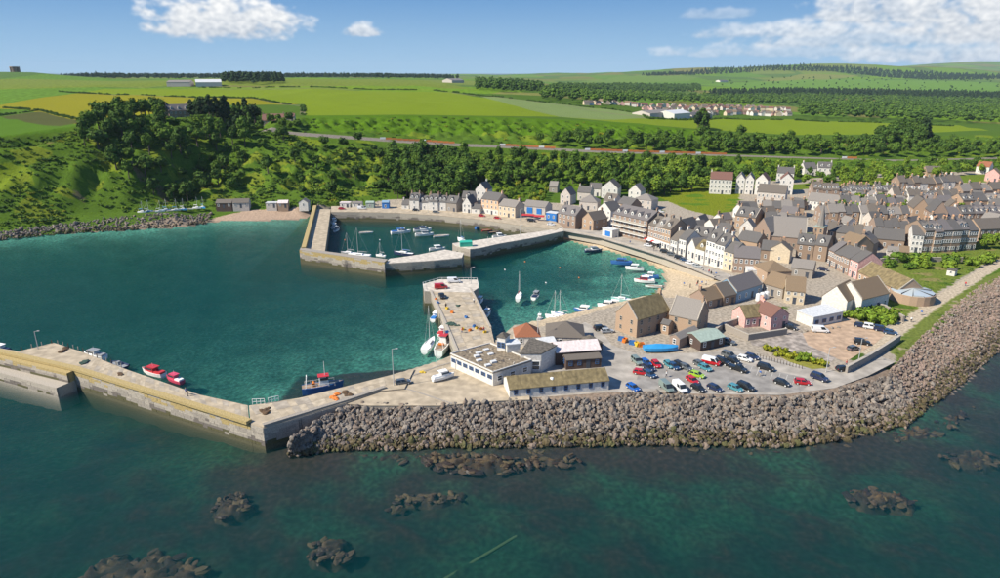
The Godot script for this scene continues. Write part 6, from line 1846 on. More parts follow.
func make_trees() -> void:
	for k in 4:
		crowns.append([])
		trunks.append(trunk_mesh(50 + k, k))
		for v in 3:
			crowns[k].append(crown_mesh(900 + 10 * k + v, k, [520, 480, 420, 260][k]))
	leaf_mats = [leaf_mat("dark leaves", Color(0.066, 0.125, 0.022)), leaf_mat("green leaves", Color(0.095, 0.17, 0.024)), leaf_mat("bright leaves", Color(0.16, 0.245, 0.028)), leaf_mat("yellow leaves", Color(0.26, 0.28, 0.025)), leaf_mat("pine needles", Color(0.034, 0.065, 0.024))]
	mat("bark", Color(0.085, 0.065, 0.05), 0.95)
	# zones: phrase, outline, spacing, count, heights, kinds, leaf tones
	var zones := [
		["on the cliff top left of the farmhouse", PackedVector2Array([Vector2(-235.6, -378.9), Vector2(-244.6, -409.4), Vector2(-245.2, -437), Vector2(-244.1, -466), Vector2(-234.7, -481.8), Vector2(-223.7, -462.2), Vector2(-222.5, -434.5), Vector2(-220.1, -404.8), Vector2(-225.3, -381.3)]), 6.5, 26, [10, 15], [0, 1], [0, 0, 1]],
		["in the dark clump by the plateau farmhouse", PackedVector2Array([Vector2(-219.1, -485.8), Vector2(-228.4, -524.4), Vector2(-186.3, -512.6), Vector2(-171.9, -487.4), Vector2(-178.5, -469.9), Vector2(-202.9, -463.1)]), 6.0, 30, [9, 15], [2, 1, 2], [4, 0, 4]],
		["beside the reddish plateau house", PackedVector2Array([Vector2(-172.9, -477.6), Vector2(-166.5, -479.4), Vector2(-140.5, -480.9), Vector2(-136.9, -467.6), Vector2(-169.5, -463.5)]), 5.0, 9, [6, 9], [0], [1, 0]],
		["on the cliff face below the clump", PackedVector2Array([Vector2(-222.2, -386), Vector2(-217.1, -423), Vector2(-167.7, -458.2), Vector2(-151.1, -386.5), Vector2(-169, -373), Vector2(-183.3, -367.8), Vector2(-204.3, -367.3), Vector2(-216.8, -375.1)]), 7.5, 62, [7, 14], [0, 0, 1], [1, 1, 0, 0]],
		["dotted over the open brae above the beach", PackedVector2Array([Vector2(-159.9, -444.1), Vector2(-133.7, -455.1), Vector2(-81.7, -462.3), Vector2(-69.1, -399.9), Vector2(-109.4, -381.1), Vector2(-137.4, -383.1)]), 13.0, 22, [6, 11], [0, 1], [0, 0, 1]],
		["in the dark wood behind the white harbour cottages", PackedVector2Array([Vector2(-72.8, -437.7), Vector2(-55.9, -442.8), Vector2(-19.84, -445.2), Vector2(-16.96, -403), Vector2(-25.74, -378.2), Vector2(-45.8, -378.8), Vector2(-59.6, -387), Vector2(-70.5, -413.3)]), 5.0, 85, [10, 15], [0, 1, 1], [0, 0, 1]],
		["in the gardens behind the peach house", PackedVector2Array([Vector2(-8.13, -384.7), Vector2(0, -403.4), Vector2(31.2, -416.8), Vector2(33.2, -392.8), Vector2(22.22, -366.8), Vector2(2.8, -369.8)]), 5.0, 30, [4, 7], [0, 1], [1, 2, 3, 2]],
		["along the lower wooded brae behind the village", PackedVector2Array([Vector2(-17.27, -447.4), Vector2(40.2, -451.2), Vector2(148.3, -452.6), Vector2(123, -401.1), Vector2(86.5, -382.2), Vector2(61.6, -409.7), Vector2(37.8, -421), Vector2(0, -406.6), Vector2(-15.96, -409.1)]), 5.6, 300, [7, 12], [0, 1], [1, 1, 0, 2]],
		["above the brae road behind the village", PackedVector2Array([Vector2(21.66, -490.1), Vector2(45.1, -511.3), Vector2(107.9, -524.1), Vector2(161, -547.9), Vector2(226.1, -548.1), Vector2(213.9, -516.6), Vector2(148.7, -503.1), Vector2(72.7, -492.6)]), 7.0, 110, [7, 11], [0, 1], [0, 1, 1]],
		["in the wooded slope above the terraces", PackedVector2Array([Vector2(123, -401.1), Vector2(151.9, -453.3), Vector2(204.8, -458.1), Vector2(280.1, -470.3), Vector2(362.5, -487.7), Vector2(453.7, -492.2), Vector2(429.9, -465.1), Vector2(344.2, -461.7), Vector2(276, -429), Vector2(215.2, -397.6), Vector2(179.9, -398.9), Vector2(190.5, -431.5), Vector2(146.8, -407.2)]), 7.5, 230, [6, 10], [0, 1], [1, 2, 2, 0]],
		["in the belt below the bright right-hand field", PackedVector2Array([Vector2(149.6, -506.2), Vector2(176.8, -546.4), Vector2(244.8, -553.9), Vector2(336.4, -571.1), Vector2(409.6, -555), Vector2(517.3, -565.3), Vector2(482, -524.3), Vector2(388.9, -525), Vector2(279.5, -524.5), Vector2(196.9, -512.2)]), 8.0, 190, [8, 13], [0, 1], [0, 1, 1]],
		["in the big dark clump by the right-hand field", PackedVector2Array([Vector2(302.1, -550.1), Vector2(330.1, -591.1), Vector2(373, -628.5), Vector2(370.7, -601.2), Vector2(340.7, -552.2)]), 7.0, 26, [12, 17], [0], [0]],
		["at the bright field corner by the estate", PackedVector2Array([Vector2(165.4, -582.7), Vector2(182.6, -624.9), Vector2(185.1, -608.6), Vector2(173.5, -574.6)]), 6.0, 6, [14, 19], [2, 1], [4, 0]],
		["standing out above the right-hand field edge", PackedVector2Array([Vector2(373, -628.5), Vector2(395.2, -650.3), Vector2(384.8, -610.1), Vector2(365.2, -584.2)]), 7.0, 7, [13, 18], [2], [4]],
		["among the gardens of the town", PackedVector2Array([Vector2(169.6, -340.6), Vector2(201, -359.1), Vector2(211.7, -353.9), Vector2(196.4, -331), Vector2(176.5, -331.4)]), 5.0, 16, [5, 9], [0, 1], [1, 2]],
		["between the terraces at the right of town", PackedVector2Array([Vector2(210.3, -346.7), Vector2(246.3, -353.5), Vector2(237.2, -339.5), Vector2(203.9, -335.4)]), 6.0, 12, [4, 6], [0], [2, 1]],
		["in the gardens below the tenement", PackedVector2Array([Vector2(151.4, -253), Vector2(196.4, -261.2), Vector2(190.9, -250.3), Vector2(164.6, -239.4), Vector2(147.4, -242.1)]), 6.0, 14, [2, 4], [3], [2, 1]],
		["in the shrubbery beside the white gabled houses", PackedVector2Array([Vector2(105.6, -190), Vector2(112.7, -195.4), Vector2(121, -193.6), Vector2(119.5, -186.6), Vector2(112.6, -184.9)]), 2.4, 24, [1.8, 3], [3], [1, 2]],
		["in the shrub strip beside the old slab ground", PackedVector2Array([Vector2(71.9, -165.4), Vector2(76.7, -162.7), Vector2(83.3, -156.3), Vector2(80.9, -154.4), Vector2(74.6, -158.8)]), 2.2, 14, [1.2, 2.0], [3], [3, 2]],
		["at the right edge of town", PackedVector2Array([Vector2(196.6, -266.9), Vector2(208.6, -269.9), Vector2(216.3, -280.7), Vector2(209.3, -280.7)]), 5.0, 5, [4, 7], [0], [1, 2]]]
	var all := []
	for z in range(zones.size()):
		var pts := scatter(zones[z][1], zones[z][2], zones[z][3])
		for q in pts:
			var h: float = rng.randf_range(zones[z][4][0], zones[z][4][1])
			var kind: int = zones[z][5][rng.randi() % zones[z][5].size()]
			var lm: int = zones[z][6][rng.randi() % zones[z][6].size()]
			var y := maxf(LAND, ground(q.x, q.y))
			var wide := rng.randf_range(0.85, 1.25)
			all.append([Vector3(q.x, y, q.y), h / (10.0 if kind != 3 else 3.0), wide, kind, lm, rng.randi() % 3, rng.randf() * TAU, z, h / Vector2(q.x, q.y).length()])
	all.sort_custom(func(a, b): return a[8] > b[8])
	var singles := all.slice(0, 300)
	singles.sort_custom(func(a, b): return a[0].x / -a[0].z < b[0].x / -b[0].z)
	var count := {}
	var tone_words := ["dark green", "mid green", "bright green", "yellow-green", "dark"]
	var kind_words := ["spreading tree", "oval tree", "pine tree", "shrub"]
	for t in singles:
		var key := [t[7], t[3]]
		var k: int = count.get(key, 0)
		count[key] = k + 1
		var called: String = ["broadleaf_tree", "oval_tree", "pine_tree", "shrub"][t[3]]
		var o := thing(called, "%s %s, %s from left %s" % [tone_words[t[4]], kind_words[t[3]], ordinal(k), zones[t[7]][0]], "shrub" if t[3] == 3 else "tree", t[0], t[6], "trees " + zones[t[7]][0])
		var s := Vector3(t[1] * t[2], t[1], t[1] * t[2])
		put(o, "trunk", trunks[t[3]], mats["bark"], at(0, 0, 0, 0, s))
		put(o, "crown", crowns[t[3]][t[5]], leaf_mats[t[4]], at(0, 0, 0, 0, s))
	var wood := Node3D.new()
	wood.name = "woodland"
	add_child(wood)
	tag(wood, "dense green woodland covering the brae and slopes behind the town", "woodland", "", "stuff")
	var bins := {}
	for t in all.slice(300):
		var key := [t[3], t[5], t[4]]
		if not bins.has(key):
			bins[key] = []
		bins[key].append(Transform3D(Basis(Vector3.UP, t[6]) * Basis.from_scale(Vector3(t[1] * t[2], t[1], t[1] * t[2])), t[0]))
	for key in bins:
		multi(wood, "crowns", crowns[key[0]][key[1]], leaf_mats[key[2]], bins[key])
	# rough growth over the brae: gorse, bramble, bracken
	var scrub := Node3D.new()
	scrub.name = "undergrowth"
	add_child(scrub)
	tag(scrub, "tangle of gorse and bramble over the steep green brae", "undergrowth", "", "stuff")
	var small := [crown_mesh(41, 3, 90), crown_mesh(42, 3, 90)]
	bins = {}
	for e in [[PackedVector2Array([Vector2(-310.8, -288.5), Vector2(-244, -319.3), Vector2(-207.6, -341.1), Vector2(-165.1, -363), Vector2(-134.1, -369), Vector2(-112, -369.9), Vector2(-67.2, -386.7), Vector2(-74.4, -458), Vector2(-134.4, -457.9), Vector2(-207.9, -475.5), Vector2(-247.2, -423.2), Vector2(-283, -385.6), Vector2(-454, -439.4)]), 2.6, 9500, 0.9], [PackedVector2Array([Vector2(-136.9, -467.6), Vector2(-140, -506.1), Vector2(-77.7, -534.3), Vector2(0, -554.2), Vector2(118.7, -580.7), Vector2(170.1, -580.9), Vector2(236.7, -575.2), Vector2(348, -592), Vector2(442.4, -602.6), Vector2(394, -532.4), Vector2(231.1, -521), Vector2(73.1, -495.3), Vector2(-28.44, -483.2), Vector2(-70.7, -481.7)]), 6.0, 1500, 0.8], [PackedVector2Array([Vector2(-17.45, -385.1), Vector2(-18.11, -471.8), Vector2(146, -493.1), Vector2(382.1, -515.4), Vector2(350.2, -470.2), Vector2(196.3, -437.6), Vector2(119.3, -396.5), Vector2(61.6, -409.7), Vector2(31.2, -416.8)]), 5.0, 1800, 1.0], [PackedVector2Array([Vector2(104.1, -162), Vector2(123, -180), Vector2(146.9, -201), Vector2(179.8, -229.3), Vector2(174.7, -222.1), Vector2(134.4, -186.6), Vector2(111.4, -165.4)]), 2.2, 160, 0.35], [PackedVector2Array([Vector2(132.7, -207), Vector2(158, -223.3), Vector2(191.1, -253.4), Vector2(185.2, -259.4), Vector2(154.3, -247.6), Vector2(140.2, -229.3)]), 2.4, 160, 0.35]]:
		for q in scatter(e[0], e[1], e[2]):
			var patch := noise_a.get_noise_2d(q.x * 1.7, q.y * 1.7)
			if patch < -0.1 and rng.randf() < 0.45:
				continue
			var s: float = rng.randf_range(0.2, 0.6) * e[3] * (1.0 + patch)
			var f := noise_b.get_noise_2d(q.x * 0.4 + 90.0, q.y * 0.4)
			var m := 1 if f < 0.08 else 2 if f < 0.42 else 3
			if rng.randf() < 0.36:
				m = 0
			var key := [rng.randi() % 2, m]
			if not bins.has(key):
				bins[key] = []
			bins[key].append(Transform3D(Basis(Vector3.UP, rng.randf() * TAU) * Basis.from_scale(Vector3(s * 1.2, s, s * 1.2)), Vector3(q.x, maxf(LAND, ground(q.x, q.y)) - 0.2, q.y)))
	for key in bins:
		multi(scrub, "bushes", small[key[0]], leaf_mats[key[1]], bins[key])

# ---------------------------------------------------------------- far country
func make_far() -> void:
	var tiny := [crown_mesh(61, 0, 60), crown_mesh(62, 1, 60), crown_mesh(63, 2, 60)]
	var far := [
		["skyline_wood", "dark line of trees along the left skyline", PackedVector2Array([Vector2(-1000, -1748), Vector2(-988.4, -1975), Vector2(-571.8, -2000), Vector2(-178.5, -2080), Vector2(-115.3, -2016), Vector2(-287, -3346), Vector2(-1091, -3818), Vector2(-1615, -3228), Vector2(-1663, -2644)]), 16.0, 1500, [13, 19], [2, 1], 4],
		["skyline_wood", "clump of trees on the middle skyline", PackedVector2Array([Vector2(-36.1, -1046), Vector2(0, -1000), Vector2(73.2, -1130), Vector2(90.1, -1569), Vector2(0, -1527), Vector2(-46.3, -1467)]), 12.0, 420, [12, 18], [1, 2], 0],
		["plantation", "dark clump of trees on the fields near the skyline sheds", PackedVector2Array([Vector2(-424.7, -1066), Vector2(-358.2, -1086), Vector2(-356.2, -1151), Vector2(-553.9, -1761), Vector2(-763.4, -1941)]), 11.0, 380, [14, 20], [2, 1], 4],
		["hillside_wood", "wide mixed wood beyond the bright right-hand field", PackedVector2Array([Vector2(48.2, -833.9), Vector2(120.1, -830.2), Vector2(222.9, -1101), Vector2(568.8, -1310), Vector2(377.3, -864.8), Vector2(446.2, -851), Vector2(562.2, -837.8), Vector2(796.4, -838.3), Vector2(1105, -1011), Vector2(2127, -1965), Vector2(1294, -1793), Vector2(1045, -1810), Vector2(771.6, -1784), Vector2(418.3, -1612), Vector2(205.5, -1427), Vector2(73.2, -1130)]), 12.0, 5200, [9, 15], [0, 1, 1], 1],
		["hillside_wood", "darker conifer wood along the far right valley", PackedVector2Array([Vector2(510.3, -1772), Vector2(839.4, -2084), Vector2(1222, -2123), Vector2(1500, -2082), Vector2(2248, -2229), Vector2(1971, -1951), Vector2(1331, -1845), Vector2(953, -1836), Vector2(653.8, -1744)]), 13.0, 2600, [14, 20], [2], 4],
		["hilltop_wood", "dark wood on the far right hilltops", PackedVector2Array([Vector2(767.1, -3837), Vector2(1192, -4178), Vector2(1861, -4350), Vector2(2410, -4220), Vector2(2985, -4177), Vector2(2730, -3816), Vector2(2214, -3600), Vector2(1993, -3989), Vector2(1519, -4092), Vector2(1115, -3905), Vector2(823.1, -3600)]), 24.0, 2000, [16, 24], [2], 4],
		["hilltop_wood", "wood band across the far middle slope", PackedVector2Array([Vector2(73.2, -1130), Vector2(230.1, -1600), Vector2(557.7, -1938), Vector2(687.4, -2395), Vector2(406, -2358), Vector2(154.5, -1794)]), 16.0, 1600, [12, 17], [1, 0], 0],
		["field_trees", "single trees dotted over the far right hill fields", PackedVector2Array([Vector2(761.8, -2799), Vector2(1555, -3626), Vector2(2065, -3610), Vector2(2393, -3341), Vector2(1809, -2517), Vector2(1196, -2378), Vector2(781.9, -2268)]), 70.0, 90, [9, 14], [0, 1], 0]]
	for f in far:
		var o := Node3D.new()
		o.name = numbered(f[0])
		add_child(o)
		tag(o, f[1], "woodland", "", "stuff")
		var bins := {}
		for q in scatter(f[2], f[3], f[4]):
			var h: float = rng.randf_range(f[5][0], f[5][1]) / 10.0
			var kind: int = f[6][rng.randi() % f[6].size()]
			var m: int = f[7]
			if m == 1:
				m = [0, 0, 1, 0, 1][rng.randi() % 5]
			var key := [kind, m]
			if not bins.has(key):
				bins[key] = []
			bins[key].append(Transform3D(Basis(Vector3.UP, rng.randf() * TAU) * Basis.from_scale(Vector3(h * 1.3, h, h * 1.3)), Vector3(q.x, ground(q.x, q.y), q.y)))
		for key in bins:
			multi(o, "crowns", tiny[key[0]], leaf_mats[key[1]], bins[key])
	# hedges and dykes along the field edges
	var hedge := Node3D.new()
	hedge.name = "hedgerow"
	add_child(hedge)
	tag(hedge, "thin hedges along the edges of the plateau fields", "hedge", "", "stuff")
	var hx := []
	for l in [PackedVector2Array([Vector2(-571.1, -902.8), Vector2(-377.6, -818.9), Vector2(-236.9, -689.7), Vector2(-199.6, -657.5)]), PackedVector2Array([Vector2(-178.7, -626.7), Vector2(-149.2, -523.9)]), PackedVector2Array([Vector2(-25.19, -874.2), Vector2(35.5, -820.2), Vector2(152.7, -751.4), Vector2(143.9, -667.9)]), PackedVector2Array([Vector2(-445.8, -613.3), Vector2(-436.1, -653.7), Vector2(-287, -486.6)]), PackedVector2Array([Vector2(143.9, -667.9), Vector2(243.2, -759.1), Vector2(336.6, -770), Vector2(528.6, -787)]), PackedVector2Array([Vector2(-620.8, -714.7), Vector2(-508, -701.3), Vector2(-456.2, -669.5)]), PackedVector2Array([Vector2(-428.2, -994.6), Vector2(-244.1, -1000), Vector2(-100.7, -1001), Vector2(-25.19, -874.2)])]:
		var ln := length_of(l)
		var d := 0.0
		while d < ln:
			var q := along(l, d)
			if noise_b.get_noise_2d(q.x * 0.3, q.y * 0.3) > -0.25:
				var s := rng.randf_range(0.35, 0.8)
				hx.append(Transform3D(Basis(Vector3.UP, rng.randf() * TAU) * Basis.from_scale(Vector3(s, s, s)), Vector3(q.x + rng.randf_range(-0.6, 0.6), ground(q.x, q.y) - 0.2, q.y + rng.randf_range(-0.6, 0.6))))
			d += rng.randf_range(1.6, 3.2)
	multi(hedge, "bushes", crown_mesh(44, 3, 60), leaf_mats[0], hx)
	# housing estate beyond the fields: plain pale houses in short rows
	var which := ["back", "second", "third", "left", "front"]
	var k := 0
	for row in [[Vector3(191, 32.8, -942.5), Vector3(419.7, 22, -1114), 30], [Vector3(182.4, 33.1, -867.8), Vector3(437.8, 21.12, -1041), 40], [Vector3(181.3, 32.7, -806.2), Vector3(383.7, 23.37, -910.5), 40], [Vector3(101, 40.5, -821.6), Vector3(191, 32.8, -942.5), 14]]:
		for i in row[2]:
			var p: Vector3 = row[0].lerp(row[1], (i + rng.randf_range(0.2, 0.8)) / row[2])
			var turn := rng.randf_range(-0.6, 0.6) + (1.4 if rng.randf() < 0.3 else 0.0)
			var d := Vector3(cos(turn), 0, -sin(turn)) * rng.randf_range(2.8, 4.0)
			p += Vector3(0, 0, rng.randf_range(-14, 14))
			p.y = ground(p.x, p.z)
			var w: String = ["white harl", "cream harl", "pink harl", "grey harl", "white harl"][rng.randi() % 5]
			var r: String = ["brown slate", "red tile", "brown slate", "brown tile"][rng.randi() % 4]
			house("estate_house", "%s house, %s from left in the %s row of estate houses" % [w.split(" ")[0], ordinal(i), which[k]], "house", p - d, p + d, 6.0, {"eaves": 3.4, "rise": 2.4, "wall": w, "roof": r, "rows": 0, "cols": 0, "sides": [], "across": rng.randf() < 0.3}, "estate houses beyond the fields")
		k += 1
	# square ruin on the knoll at the left skyline
	var c := Vector3(-1318, 62, -1908)
	var o := thing("memorial", "square open stone memorial on the left skyline knoll", "memorial", Vector3(c.x, ground(c.x, c.z), c.z))
	for i in 8:
		var a := TAU * i / 8
		put(o, "pillar", box(Vector3(-1.6, -3, -1.6), Vector3(1.6, 11, 1.6)), mats["brown stone"], at(cos(a) * 10, 0, sin(a) * 10, -a))
	var ring := PackedVector2Array()
	for i in 16:
		ring.append(Vector2.from_angle(TAU * i / 16) * 12.2)
	put(o, "lintel_ring", prism(ring, 10.9, 13.5), mats["brown stone"])

# ---------------------------------------------------------------- boats
# hull with a raked bow; length along x (bow at +x), waterline at y = 0
func hull_mesh(l: float, b: float, h: float, draft: float) -> ArrayMesh:
	var st := begin()
	var secs := []
	var n := 9
	for i in n:
		var t := i / float(n - 1)
		var x := lerpf(-0.5, 0.5, t) * l
		var full: float = [0.78, 0.92, 1.0, 1.0, 0.98, 0.88, 0.68, 0.38, 0.03][i]
		var w := b * 0.5 * full
		var sheer := h * (1.0 + 0.32 * t * t)
		var rake := 0.06 * l * t * t
		secs.append([Vector3(x + rake, sheer, -w), Vector3(x + rake * 0.5, 0.0, -w * 0.86), Vector3(x, -draft * (1.0 - 0.5 * t * t), -w * 0.25), Vector3(x, -draft * (1.0 - 0.5 * t * t), w * 0.25), Vector3(x + rake * 0.5, 0.0, w * 0.86), Vector3(x + rake, sheer, w)])
	for i in n - 1:
		for k in 5:
			quad(st, secs[i][k], secs[i + 1][k], secs[i + 1][k + 1], secs[i][k + 1])
	var s0: Array = secs[0]
	for k in range(1, 5):
		tri(st, s0[0], s0[k], s0[k + 1])
	# gunwale rim, and a floor below it
	for i in n - 1:
		for e in [0, 5]:
			var a: Vector3 = secs[i][e]
			var c: Vector3 = secs[i + 1][e]
			var ai := Vector3(a.x, a.y, a.z * 0.86)
			var ci := Vector3(c.x, c.y, c.z * 0.86)
			quad(st, a, ai, ci, c)
			quad(st, ai, ai - Vector3.UP * h * 0.45, ci - Vector3.UP * h * 0.45, ci)
	return done(st)

func deck_mesh(l: float, b: float, h: float, drop: float) -> ArrayMesh:
	var st := begin()
	var prev := []
	for i in 9:
		var t := i / 8.0
		var x := lerpf(-0.5, 0.5, t) * l + 0.06 * l * t * t
		var full: float = [0.78, 0.92, 1.0, 1.0, 0.98, 0.88, 0.68, 0.38, 0.03][i]
		var y := h * (1.0 + 0.32 * t * t) - drop
		var now := [Vector3(x, y, b * 0.44 * full), Vector3(x, y, -b * 0.44 * full)]
		if prev.size():
			quad(st, prev[0], now[0], now[1], prev[1])
		prev = now
	return done(st)

func cabin_mesh(x0: float, x1: float, w: float, y0: float, y1: float) -> ArrayMesh:
	var st := begin()
	add_loft(st, [[Vector3(x0, y0, w / 2), Vector3(x1, y0, w / 2), Vector3(x1, y0, -w / 2), Vector3(x0, y0, -w / 2)], [Vector3(x0 + 0.08, y1, w * 0.42), Vector3(x1 - 0.3 * (y1 - y0), y1, w * 0.42), Vector3(x1 - 0.3 * (y1 - y0), y1, -w * 0.42), Vector3(x0 + 0.08, y1, -w * 0.42)]])
	return done(st)

# kind: dinghy, motor, yacht, trawler, rib
func boat(label: String, kind: String, at_point: Vector2, turn: float, l: float, hull: String, top := "white paint", trim := "bright blue") -> void:
	var b: float = l * {"dinghy": 0.4, "motor": 0.36, "yacht": 0.3, "trawler": 0.34, "rib": 0.42}[kind]
	var h: float = {"dinghy": 0.45, "motor": 0.75, "yacht": 0.8, "trawler": 1.25, "rib": 0.5}[kind] * clampf(l / 6.0, 0.8, 1.4)
	var o := thing({"dinghy": "dinghy", "motor": "motor_boat", "yacht": "sailing_yacht", "trawler": "fishing_boat", "rib": "inflatable_boat"}[kind], label, "boat", Vector3(at_point.x, 0.02, at_point.y), deg_to_rad(turn), "boats in the harbour")
	put(o, "hull", hull_mesh(l, b, h, h * 0.5), mats[hull])
	put(o, "deck", deck_mesh(l, b, h, 0.06 if kind != "dinghy" else h * 0.4), mats["deck wood" if kind in ["dinghy", "trawler"] else top])
	var st := begin()
	match kind:
		"dinghy":
			for x in [-0.25, 0.02, 0.24]:
				put(o, "thwart", box(Vector3(x * l - 0.12, h * 0.75, -b * 0.4), Vector3(x * l + 0.12, h * 0.82, b * 0.4)), mats["deck wood"])
			add_box(st, Vector3(-l * 0.5 - 0.3, 0.1, -0.15), Vector3(-l * 0.5 + 0.05, h + 0.35, 0.15))
			put(o, "outboard_motor", done(st), mats["iron"])
		"motor":
			var c := put(o, "cabin", cabin_mesh(-l * 0.12, l * 0.28, b * 0.72, h * 0.9, h + 1.25), mats[top])
			put(c, "cabin_window", cabin_mesh(-l * 0.09, l * 0.285, b * 0.735, h + 0.55, h + 1.0), mats["glass"])
			put(c, "cabin_roof", box(Vector3(-l * 0.2, h + 1.25, -b * 0.36), Vector3(l * 0.2, h + 1.33, b * 0.36)), mats[trim if l > 7.0 else top])
			add_tube(st, Vector3(0, h + 1.3, 0), Vector3(0, h + 2.3, 0), 0.04, 0.03, 5)
			put(o, "aerial", done(st), mats["white paint"])
			put(o, "well_cover", box(Vector3(-l * 0.46, h * 0.8, -b * 0.33), Vector3(-l * 0.14, h + 0.35, b * 0.33)), mats[trim])
		"yacht":
			var c := put(o, "coachroof", cabin_mesh(-l * 0.15, l * 0.22, b * 0.6, h * 0.95, h + 0.55), mats[top])
			put(c, "portlight", cabin_mesh(-l * 0.1, l * 0.15, b * 0.615, h + 0.2, h + 0.4), mats["glass"])
			add_tube(st, Vector3(l * 0.08, h, 0), Vector3(l * 0.08, h + l * 1.25, 0), 0.075, 0.05, 6)
			put(o, "mast", done(st), mats["spar"])
			st = begin()
			add_tube(st, Vector3(l * 0.08, h + 1.3, 0), Vector3(-l * 0.36, h + 1.2, 0), 0.06, 0.05, 6)
			put(o, "boom", done(st), mats["spar"])
			st = begin()
			add_tube(st, Vector3(l * 0.06, h + 1.42, 0), Vector3(-l * 0.34, h + 1.36, 0), 0.16, 0.1, 7)
			put(o, "sail_cover", done(st), mats[trim])
			for e in [Vector3(l * 0.52, h * 1.3, 0), Vector3(-l * 0.48, h, 0)]:
				st = begin()
				add_tube(st, Vector3(l * 0.08, h + l * 1.22, 0), e, 0.02, 0.02, 4)
				put(o, "stay", done(st), mats["spar"])
		"trawler":
			var c := put(o, "wheelhouse", cabin_mesh(-l * 0.05, l * 0.2, b * 0.6, h * 0.9, h + 2.4), mats[top])
			put(c, "wheelhouse_window", cabin_mesh(-l * 0.03, l * 0.19, b * 0.62, h + 1.5, h + 2.1), mats["glass"])
			put(c, "wheelhouse_roof", box(Vector3(-l * 0.08, h + 2.4, -b * 0.34), Vector3(l * 0.2, h + 2.52, b * 0.34)), mats[trim])
			add_tube(st, Vector3(l * 0.1, h + 2.4, 0), Vector3(l * 0.1, h + 6.2, 0), 0.1, 0.06, 6)
			put(o, "mast", done(st), mats["spar"])
			st = begin()
			for s in [-1.0, 1.0]:
				add_tube(st, Vector3(-l * 0.4, h * 0.8, s * b * 0.36), Vector3(-l * 0.36, h + 2.8, s * b * 0.2), 0.09, 0.08, 6)
			add_tube(st, Vector3(-l * 0.36, h + 2.8, -b * 0.22), Vector3(-l * 0.36, h + 2.8, b * 0.22), 0.08, 0.08, 6)
			put(o, "gantry", done(st), mats["white paint"])
			st = begin()
			add_tube(st, Vector3(-l * 0.2, h + 0.55, -b * 0.22), Vector3(-l * 0.2, h + 0.55, b * 0.22), 0.4, 0.4, 10)
			put(o, "net_drum", done(st), mats["orange plastic"])
			for s in [-1.0, 1.0]:
				st = begin()
				for k in 6:
					add_tube(st, Vector3(l * (-0.42 + k * 0.15), h * 0.95, s * b * 0.44), Vector3(l * (-0.42 + k * 0.15), h + 0.8, s * b * 0.44), 0.03, 0.03, 4)
				add_tube(st, Vector3(-l * 0.42, h + 0.8, s * b * 0.44), Vector3(l * 0.34, h + 0.8, s * b * 0.44), 0.03, 0.03, 4)
				put(o, "railing", done(st), mats["white paint"])
		"rib":
			for s in [-1.0, 1.0]:
				st = begin()
				add_tube(st, Vector3(-l * 0.5, h, s * b * 0.42), Vector3(l * 0.3, h * 1.1, s * b * 0.42), 0.26, 0.26, 8)
				add_tube(st, Vector3(l * 0.3, h * 1.1, s * b * 0.42), Vector3(l * 0.55, h * 1.3, 0), 0.26, 0.2, 8)
				put(o, "tube", done(st), mats[hull])
			put(o, "console", box(Vector3(-0.5, h * 0.5, -0.4), Vector3(0.3, h + 0.9, 0.4)), mats[top])

